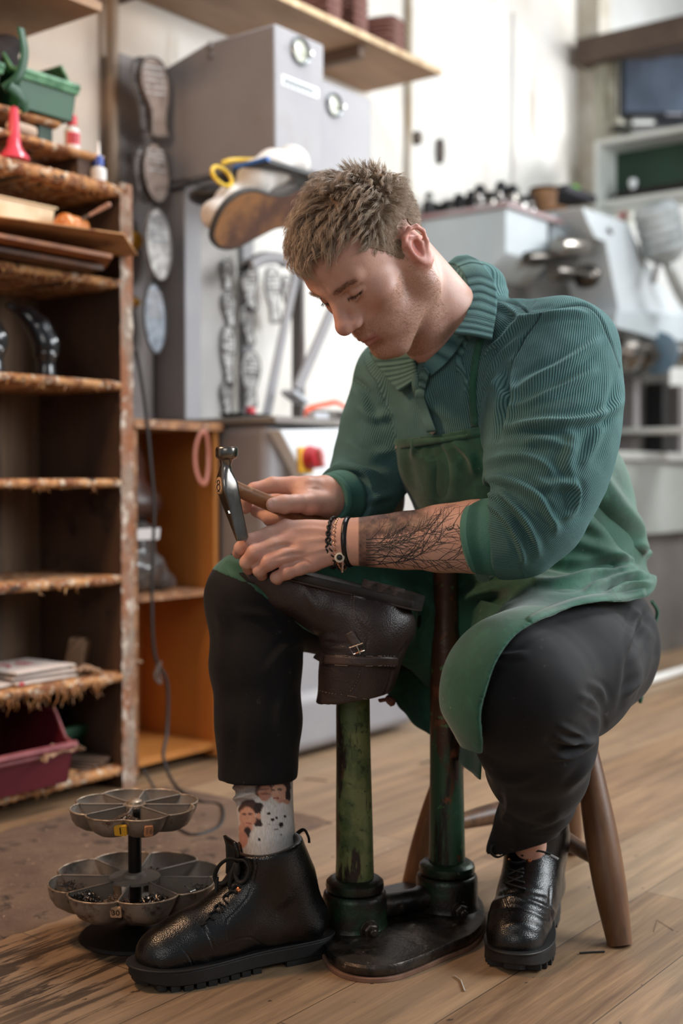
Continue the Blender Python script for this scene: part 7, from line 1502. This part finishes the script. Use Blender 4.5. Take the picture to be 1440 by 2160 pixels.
def boot(T_, Hc, mir, top, folds, lab, tag_):
    T_ = np.array(T_+(0,)); Hc = np.array(Hc+(0,)); u = T_-Hc; LN = np.linalg.norm(u); u /= LN; s = np.array((u[1],-u[0],0))*mir; k = LN/.312
    root = bpy.data.objects.new('boot', None); root['label'] = lab; C.objects.link(root); root.parent = person; ORG[root.name] = porg
    P3 = lambda a,w_,z: tuple(Hc+u*a*k+s*w_+np.array((0,0,z)))
    d = SDF(.02)
    SQ = dict(sq=(s,1.12))
    d.chain([P3(.045,0,.058)+(.034,),P3(.10,0,.060)+(.036,),P3(.17,.002,.060)+(.0385,),P3(.225,.004,.050)+(.0400,),P3(.262,.004,.043)+(.033,)],k=.025)
    d.ell(P3(.262,.003,.040),(.040,.040,.030),k=.02)
    d.cap(P3(.05,0,.06),P3(.074,0,.12),.036,.041,k=.03); d.chain([P3(.074,0,.12)+(.041,),P3(.100,0,.165)+(.0455,),P3(.106,0,.21)+(.0475,)],k=.03)
    d.chain([P3(.102,0,.140)+(.042,),P3(.142,0,.090)+(.037,),P3(.195,0,.060)+(.033,)],k=.03)
    d.fn(lambda P: .0285-P[:,2], .003, 2); pt = np.array(P3(.10,0,top)); nt_ = unit(-u*-.16+np.array((0,0,1))); d.fn(lambda P: (P-pt)@nt_, .002, 2)
    d.cap(P3(.100,0,.150),P3(.108,0,.25),.0405,.0445,k=.002,op=-1)
    lo = np.minimum(T_,Hc)-.08; hi = np.maximum(T_,Hc)+.08; lo[2] = 0; hi[2] = .25
    V, Fq = surfnet(d, lo, hi, .0020); V = relax(V,Fq,2,.5); N = vnormals(V,Fq); px,py = proj(V); V = fold(V,N,px,py,fac(V,N),folds,-.2); N = vnormals(V,Fq)
    V = V+N*np.array([mnoise.noise(Vector(p)*30)*.0010 for p in V])[:,None]
    up = npmesh('boot_upper', Wn(V), Fq, bl_, root); bv = BVHTree.FromPolygons([tuple(p) for p in V], Fq.tolist())
    a = [(x*1.0,y) for x,y in FPB]; out = cr(a+[(x,-y*.93) for x,y in a[::-1][1:-1]],5,closed=True)
    def pr(b, o, z0, z1, g=1.0): b.rings([[W(*P3(.156+(x-.156)*g,y*g,z+(.010*max(0,(x-.25)/.06)**2 if z < .02 else .004*max(0,(x-.25)/.06)**2))) for x,y in o] for z in (z0,z1)]); return b
    pr(B(), out, .0078, .0285, 1.02).obj('boot_sole', rub, root, bevel=.002)
    pr(B(), out, .0285, .0315, 1.045).obj('welt', M('welt_black','1f1f1f',.5), root, bevel=.0008)
    b = B(); heel = [(x,y) for x,y in out if x < .093]; heel = heel+[]; 
    for o_ in (sorted([p for p in heel if p[1] >= 0]),):
        n_ = [(x,y) for x,y in o_]+[(x,-y*.93) for x,y in o_[::-1] if y > 0]; pr(b,n_,0,.0080)
    # lugs round the forefoot and heel
    def lugs(x0,x1,n,zt):
        for i in range(n):
            xa = x0+(x1-x0)*i/n; xb = xa+(x1-x0)/n*.74
            for sg in (1,-1):
                ya = np.interp((xa+xb)/2,[p[0] for p in FPB],[p[1] for p in FPB])*(1 if sg > 0 else .93); 
                o2 = [(xa,sg*(ya+.001)),(xb,sg*(ya+.001)),(xb,sg*(ya-.022)),(xa,sg*(ya-.022))]; pr(b, o2 if sg < 0 else o2[::-1], 0,.0082)
    lugs(.128,.292,9,0)
    cen = [(x,y*.62) for x,y in out if x > .13]; 
    fr = [(.294,.018),(.309,.012),(.309,-.011),(.294,-.017)]; pr(b,fr[::-1],.0,.0082)
    for xx in np.linspace(.14,.275,7): pr(b,[(xx,.012),(xx+.012,.014),(xx+.012,-.014),(xx,-.012)][::-1],0,.013)
    b.obj('lugs', rub, root)
    return root, bv, P3, u, s
c_ = lambda pts: [(240+x/3, 1580+y/3) for x,y in pts]
FR = [(c_([(430,1255),(490,1340),(530,1480)]),1.8,-.0014),(c_([(560,1090),(610,1200),(630,1260)]),2,-.0016),(c_([(632,1260),(720,1230),(800,1200),(870,1195),(940,1240)]),1.8,-.0012),(c_([(900,640),(890,800),(850,930),(770,1030),(715,1090),(725,1210)]),1.8,-.0012),
 (c_([(240,1400),(280,1440),(300,1490)]),3,.0016),(c_([(260,1380),(310,1430),(340,1480)]),3,-.0014),(c_([(1120,900),(1060,960),(1000,980)]),12,.0016),(c_([(560,1330),(600,1400),(590,1460)]),9,.0015)]
hl2 = lambda px,py,z=0: tuple(np.array(onZ(px,py,z)))
RB, rbv, RP, ru, rs = boot((-.2965,1.752),(-.020,1.897),1,.178,FR,'black leather lace-up boot with lug sole, side-on, worn on the right foot','r')
LB_, lbv, LP, lu, ls = boot((.2465,1.793),(.338,2.078),1,.178,
 [([(1042,1905),(1080,1893),(1130,1905),(1178,1930)],5,.0035),([(1035,1920),(1080,1912),(1130,1925),(1170,1950)],5,-.003),([(1050,1890),(1100,1878),(1150,1888)],4,-.002),([(1060,1875),(1068,1905),(1078,1925)],2,-.0012),([(1160,1870),(1160,1920),(1172,1960)],2.5,-.0014),([(1060,1955),(1100,1948),(1150,1965)],8,.002),([(1040,1900),(1030,1940),(1025,1970)],4,.002)],
 'black leather lace-up boot pointing at the viewer, worn on the left foot','l')
def lace(bv, root, pts, r=.0023, lift=.0025, nm='lace', fb=None):
    P = cr([(float(p[0]),float(p[1]),float(p[2]) if len(p) > 2 else -1.0) for p in pts],5); q = []; last = fb
    for x,y,dd in P:
        h = onbv(bv,x,y,lift)
        if dd > 0: q.append(W(*L(x,y,dd)))
        elif h: q.append(W(*h[0])); last = h[0][1]
        else: q.append(W(*L(x,y,last or 1.85)))
    b = B(); b.tube(q, r, 8, flat=.55); return b.obj(nm, lace_m, root, smooth=True, auto=False)
for pts in ([(480,1905),(470,1893),(488,1880),(500,1884)],[(474,1912),(462,1905),(470,1925)],[(463,1925),(452,1915),(466,1903)],[(452,1940),(440,1930),(455,1920)],[(436,1945),(424,1952),(445,1930)],[(497,1868),(486,1878),(478,1890)]): lace(rbv,RB,pts,.0022,.002)
dB = 1.845
lace(rbv,RB,[(502,1815,1.805),(482,1812,1.805),(462,1826,1.81),(453,1848,1.815),(460,1864,1.815),(478,1858,1.81),(488,1838,1.805),(500,1820,1.805)],.0034,nm='lace_bow')
lace(rbv,RB,[(500,1815,1.803),(515,1816,1.795),(524,1834,1.792),(516,1856,1.792),(503,1860,1.795),(496,1842,1.80),(499,1820,1.803)],.0034,nm='lace_bow')
lace(rbv,RB,[(497,1820,1.803),(487,1845,1.80),(484,1868,1.80),(488,1882,1.805)],.003,nm='lace_end'); lace(rbv,RB,[(458,1850,1.815),(455,1880,1.812),(447,1908,1.81)],.0026,nm='lace_end')
B().lathe([(.0032,0),(.0048,.004),(.0045,.012),(.0032,.016)],W(*L(500,1822,1.800)),(0,0,-1)).obj('lace_knot', lace_m, RB, smooth=True)
def eyelet(bv, root, px, py, r=.0042):
    h = onbv(bv,px,py,0); 
    if h: B().lathe([(r,-.001),(r,.0015),(r*.7,.003),(0,.0036)],W(*h[0]),Vector(W(*h[1])),14).obj('lace_hook', cop, root, smooth=True)
eyelet(rbv,RB,523,1800); eyelet(rbv,RB,503,1877)
stitch('boot_stitching', rbv, c_([(905,645),(895,800),(858,930)]), M('grey_thread','4a4643',.6), RB)
b = B(); g = cr([L(622,1762,1.90),L(640,1750,1.895),L(650,1765,1.89),L(652,1778,1.888)],5); b.tube([W(*p) for p in g],.0042,8,flat=.4); b.obj('pull_tab', lace_m, RB, smooth=True)
for pts in ([(1063,1862),(1082,1868),(1108,1876)],[(1068,1848),(1085,1856),(1106,1862)],[(1102,1848),(1085,1856),(1066,1864)],[(1070,1832),(1088,1838),(1104,1842)],[(1104,1832),(1088,1838),(1072,1846)],[(1072,1816),(1090,1820),(1108,1816)]): lace(lbv,LB_,pts,.0026,.0025)
lace(lbv,LB_,[(1068,1800,1.93),(1050,1808,1.92),(1036,1800,1.915),(1036,1786,1.915),(1048,1780,1.92),(1064,1790,1.925),(1070,1800,1.93)],.0026,nm='lace_bow')
lace(lbv,LB_,[(1100,1805,1.92),(1130,1795,1.905),(1155,1800,1.90),(1172,1810,1.90)],.0024,nm='lace_end'); B().tube([W(*L(1160,1804,1.899)),W(*L(1177,1813,1.897))],.0026,8).obj('lace_tip', M('tip_metal','b9b4ae',.25,metal=1), LB_, smooth=True)
eyelet(lbv,LB_,1073,1812); eyelet(lbv,LB_,1116,1814)
# tongue
for bvv,root,P3 in ((rbv,RB,RP),(lbv,LB_,LP)):
    b = B(); b.grid([[W(*P3(a_,w_,z)) for w_ in (-.022,-.012,0,.012,.022)] for a_,z in ((.158,.135),(.157,.155),(.158,.178),(.162,.192))]); b.obj('tongue', bl_, root, smooth=True, auto=False, solid=.004)
# ---- socks
def sock(axis, rad, paint, lab):
    ax = cr([tuple(a)+(r,) for a,r in zip(axis,rad)],24); n = 150; rows = []; cols = []
    for i,p in enumerate(ax):
        c = np.array(p[:3]); r = p[3]; row = []
        for j in range(n+1):
            t = 2*PI*j/n; q = c+np.array((math.cos(t)*r, math.sin(t)*r*1.0, 0)); row.append(q)
        rows.append(row)
    P = np.array(rows); R_, K = P.shape[:2]; P = P.reshape(-1,3); x, y = proj(P); fr = (P[:,1] < np.repeat([p[1] for p in ax],K)+.002)
    cc_ = paint(x,y,fr); wr = np.zeros(len(P))
    if lab == 0:
        for pl,a_ in (([(495,1662),(520,1652),(545,1645)],.0035),([(497,1685),(520,1675),(555,1668)],.0045),([(498,1672),(520,1664),(545,1657)],-.003),([(500,1700),(520,1690),(545,1684)],-.002)):
            d_,_,_ = segd(x,y,pl); wr += a_*np.exp(-(d_/5)**2)*fr
    cen = np.repeat(np.array([p[:3] for p in ax]),K,0); dr = P-cen; dr /= np.linalg.norm(dr,axis=1)[:,None]; P = P+dr*wr[:,None]
    f = np.array([[i*K+j,i*K+j+1,(i+1)*K+j+1,(i+1)*K+j] for i in range(R_-1) for j in range(K-1)])
    npmesh('sock', Wn(P), f, sockm, person, attrs={'col':np.concatenate([cc_,np.ones((len(P),1))],1)})
T = NT('printed_sock'); s_ = T.noise(500,(1,1,.2),2); T.set(T.b,'Base Color',T.mix(T.math('MULTIPLY',T.ramp(s_,.4,.6),.2),T.attr('col','Color'),rgb('5b4b45'))); T.b.inputs['Roughness'].default_value = .85; T.set(T.b,'Normal',T.bump(s_,.3,.001)); sockm = T.m
def paint_r(x,y,fr):
    u = (x-440)*5.143; v = (y-1600)*5.143; c = np.tile(np.array(rgb('ddd8d3')[:3]),(len(x),1))
    nzz = np.array([mnoise.noise(Vector((a*.02,b_*.02,0))) for a,b_ in zip(u,v)])
    def E(cx,cy,rx,ry,col,k=1.0,s=.12): 
        nonlocal c; e = np.sqrt(((u-cx)/rx)**2+((v-cy)/ry)**2)+nzz*.10; c = mixc(c, (1-sst(1-s,1+s,e))*k*fr, col)
    E(380,330,170,130,'8f7d72',.8,.3); E(330,270,90,60,'6b5348',.6,.3); E(430,400,150,30,'d8d4d0',.9,.3)
    E(600,330,95,110,'5b4038'); E(610,370,72,92,'c08a74'); E(620,385,50,12,'6b4038',.6); E(605,330,60,10,'4a302a',.6)
    E(790,300,100,130,'33262a'); E(765,370,82,105,'d9a890'); E(860,400,28,90,'2b2226'); E(770,335,28,14,'4a3a3c',.8); E(700,345,20,12,'5a4444',.8); E(735,430,34,9,'9a4a48',.9); E(820,470,60,30,'d09a84')
    E(430,540,110,95,'4a3430'); E(545,540,55,65,'2b2225'); E(540,690,55,60,'30262a'); E(420,640,92,112,'d9a48c'); E(385,605,26,12,'4a3a3a',.8); E(450,600,26,12,'4a3a3a',.8); E(420,705,46,12,'a05450',.9); E(545,625,28,34,'d9a48c')
    E(400,760,80,60,'d49c86'); E(420,800,40,60,'352a2c'); E(365,880,60,90,'cf9480')
    for cx,cy,rx,ry in ((650,620,88,135),(805,650,105,165),(580,830,130,95),(700,790,160,90)): E(cx,cy,rx,ry,'e6e5e3',1,.06)
    for cx,cy,r_ in ((650,598,17),(692,665,19),(737,640,17),(828,630,16),(785,714,26),(548,878,18)): E(cx,cy,r_,r_,'1b1718')
    for cx,cy,rx,ry in ((660,720,24,6),(785,745,26,5),(740,772,30,7),(790,828,20,6)): E(cx,cy,rx,ry,'5d5350',.8)
    return mixc(c,(~fr)*1.0,'c9c2bc')
axR = [L(556,1610,1.905),L(556,1660,1.895),L(560,1720,1.888),L(566,1790,1.880),L(570,1840,1.875)]
sock(axR,[.0455,.0445,.0430,.0425,.042],paint_r,0)
axL = [L(1110,1690,1.90),L(1128,1740,1.955),L(1135,1790,1.985),L(1130,1835,1.99)]
sock(axL,[.040,.040,.040,.040],lambda x,y,fr: mixc(np.tile(np.array(rgb('1d1817')[:3]),(len(x),1)),sst(1128,1138,x)*(1-sst(1160,1170,x))*(1-sst(1758,1766,y)),'b98a78'),1)
# ---- bracelets
def wring(px,py,d,rv,rd,r,nm,mat,flat=1.0,tilt=0.0,wave=0,seg=8,up=None):
    c = np.array(L(px,py,d)); ax = unit(np.array(L(990,1134,1.81))-np.array(L(742,1143,1.866))); e2 = unit(np.cross(ax,(0,1,0))); e2 = e2 if e2[2] > 0 else -e2; e1 = np.cross(ax,e2); n = 64 if not wave else 160; pts = []
    for i in range(n):
        t = 2*PI*i/n; q = c+e1*math.cos(t)*rd+e2*math.sin(t)*rv+ax*tilt*math.sin(t)
        if wave: q = q+ax*math.cos(wave*t)*.0014+unit(q-c)*math.sin(wave*t)*.0012
        pts.append(W(*q))
    b = B(); b.tube(pts,r,seg,closed=True,flat=flat,up=up); b.obj(nm, mat, person, smooth=True, auto=False)
blb = M('bracelet_leather','151617',.25,bump=.3,bs=200); rose = M('rose_gold','d9a48a',.2,metal=1); cordb = M('black_cord','1b1b1c',.5)
wring(738,1143,1.867,.0355,.0300,.0046,'leather_bracelet',blb,flat=.55)
wring(703,1145,1.874,.0375,.0310,.0017,'cord_bracelet',cordb,tilt=.002,wave=22); wring(703,1145,1.874,.0375,.0310,.0017,'cord_bracelet',cordb,tilt=.002,wave=-22)
wring(710,1147,1.873,.0375,.0310,.0014,'cord_bracelet',cordb,tilt=-.004,wave=26)
wring(719,1148,1.872,.0380,.0310,.0013,'chain_bracelet',rose,tilt=-.002,wave=34)
def onp(px,py,l): 
    q = onskin(px,py,l); return None if q is None else W(*q)
B().lathe([(.0072,-.001),(.0075,.0012),(.0050,.0022),(.0046,.001)],onp(716,1176,.0035) or W(*L(716,1176,1.84)),Vector(W(-.1,-1,0)),20).obj('bead', M('ivory_bead','d8d0bd',.3), person, smooth=True)
B().lathe([(.0046,.0),(.0030,.0026),(0,.003)],onp(716,1176,.0040) or W(*L(716,1176,1.84)),Vector(W(-.1,-1,0)),16).obj('bead_centre', blb, person, smooth=True)
b = B(); 
for i in range(7): b.lathe([(.0012,-.0026),(.0019,-.002),(.0019,.002),(.0012,.0026)],W(*L(724-.4*i,1166+6.5*i,1.846)),(0,0,1),8)
b.obj('bead_string', rose, person, smooth=True)
bpy.context.view_layer.update()
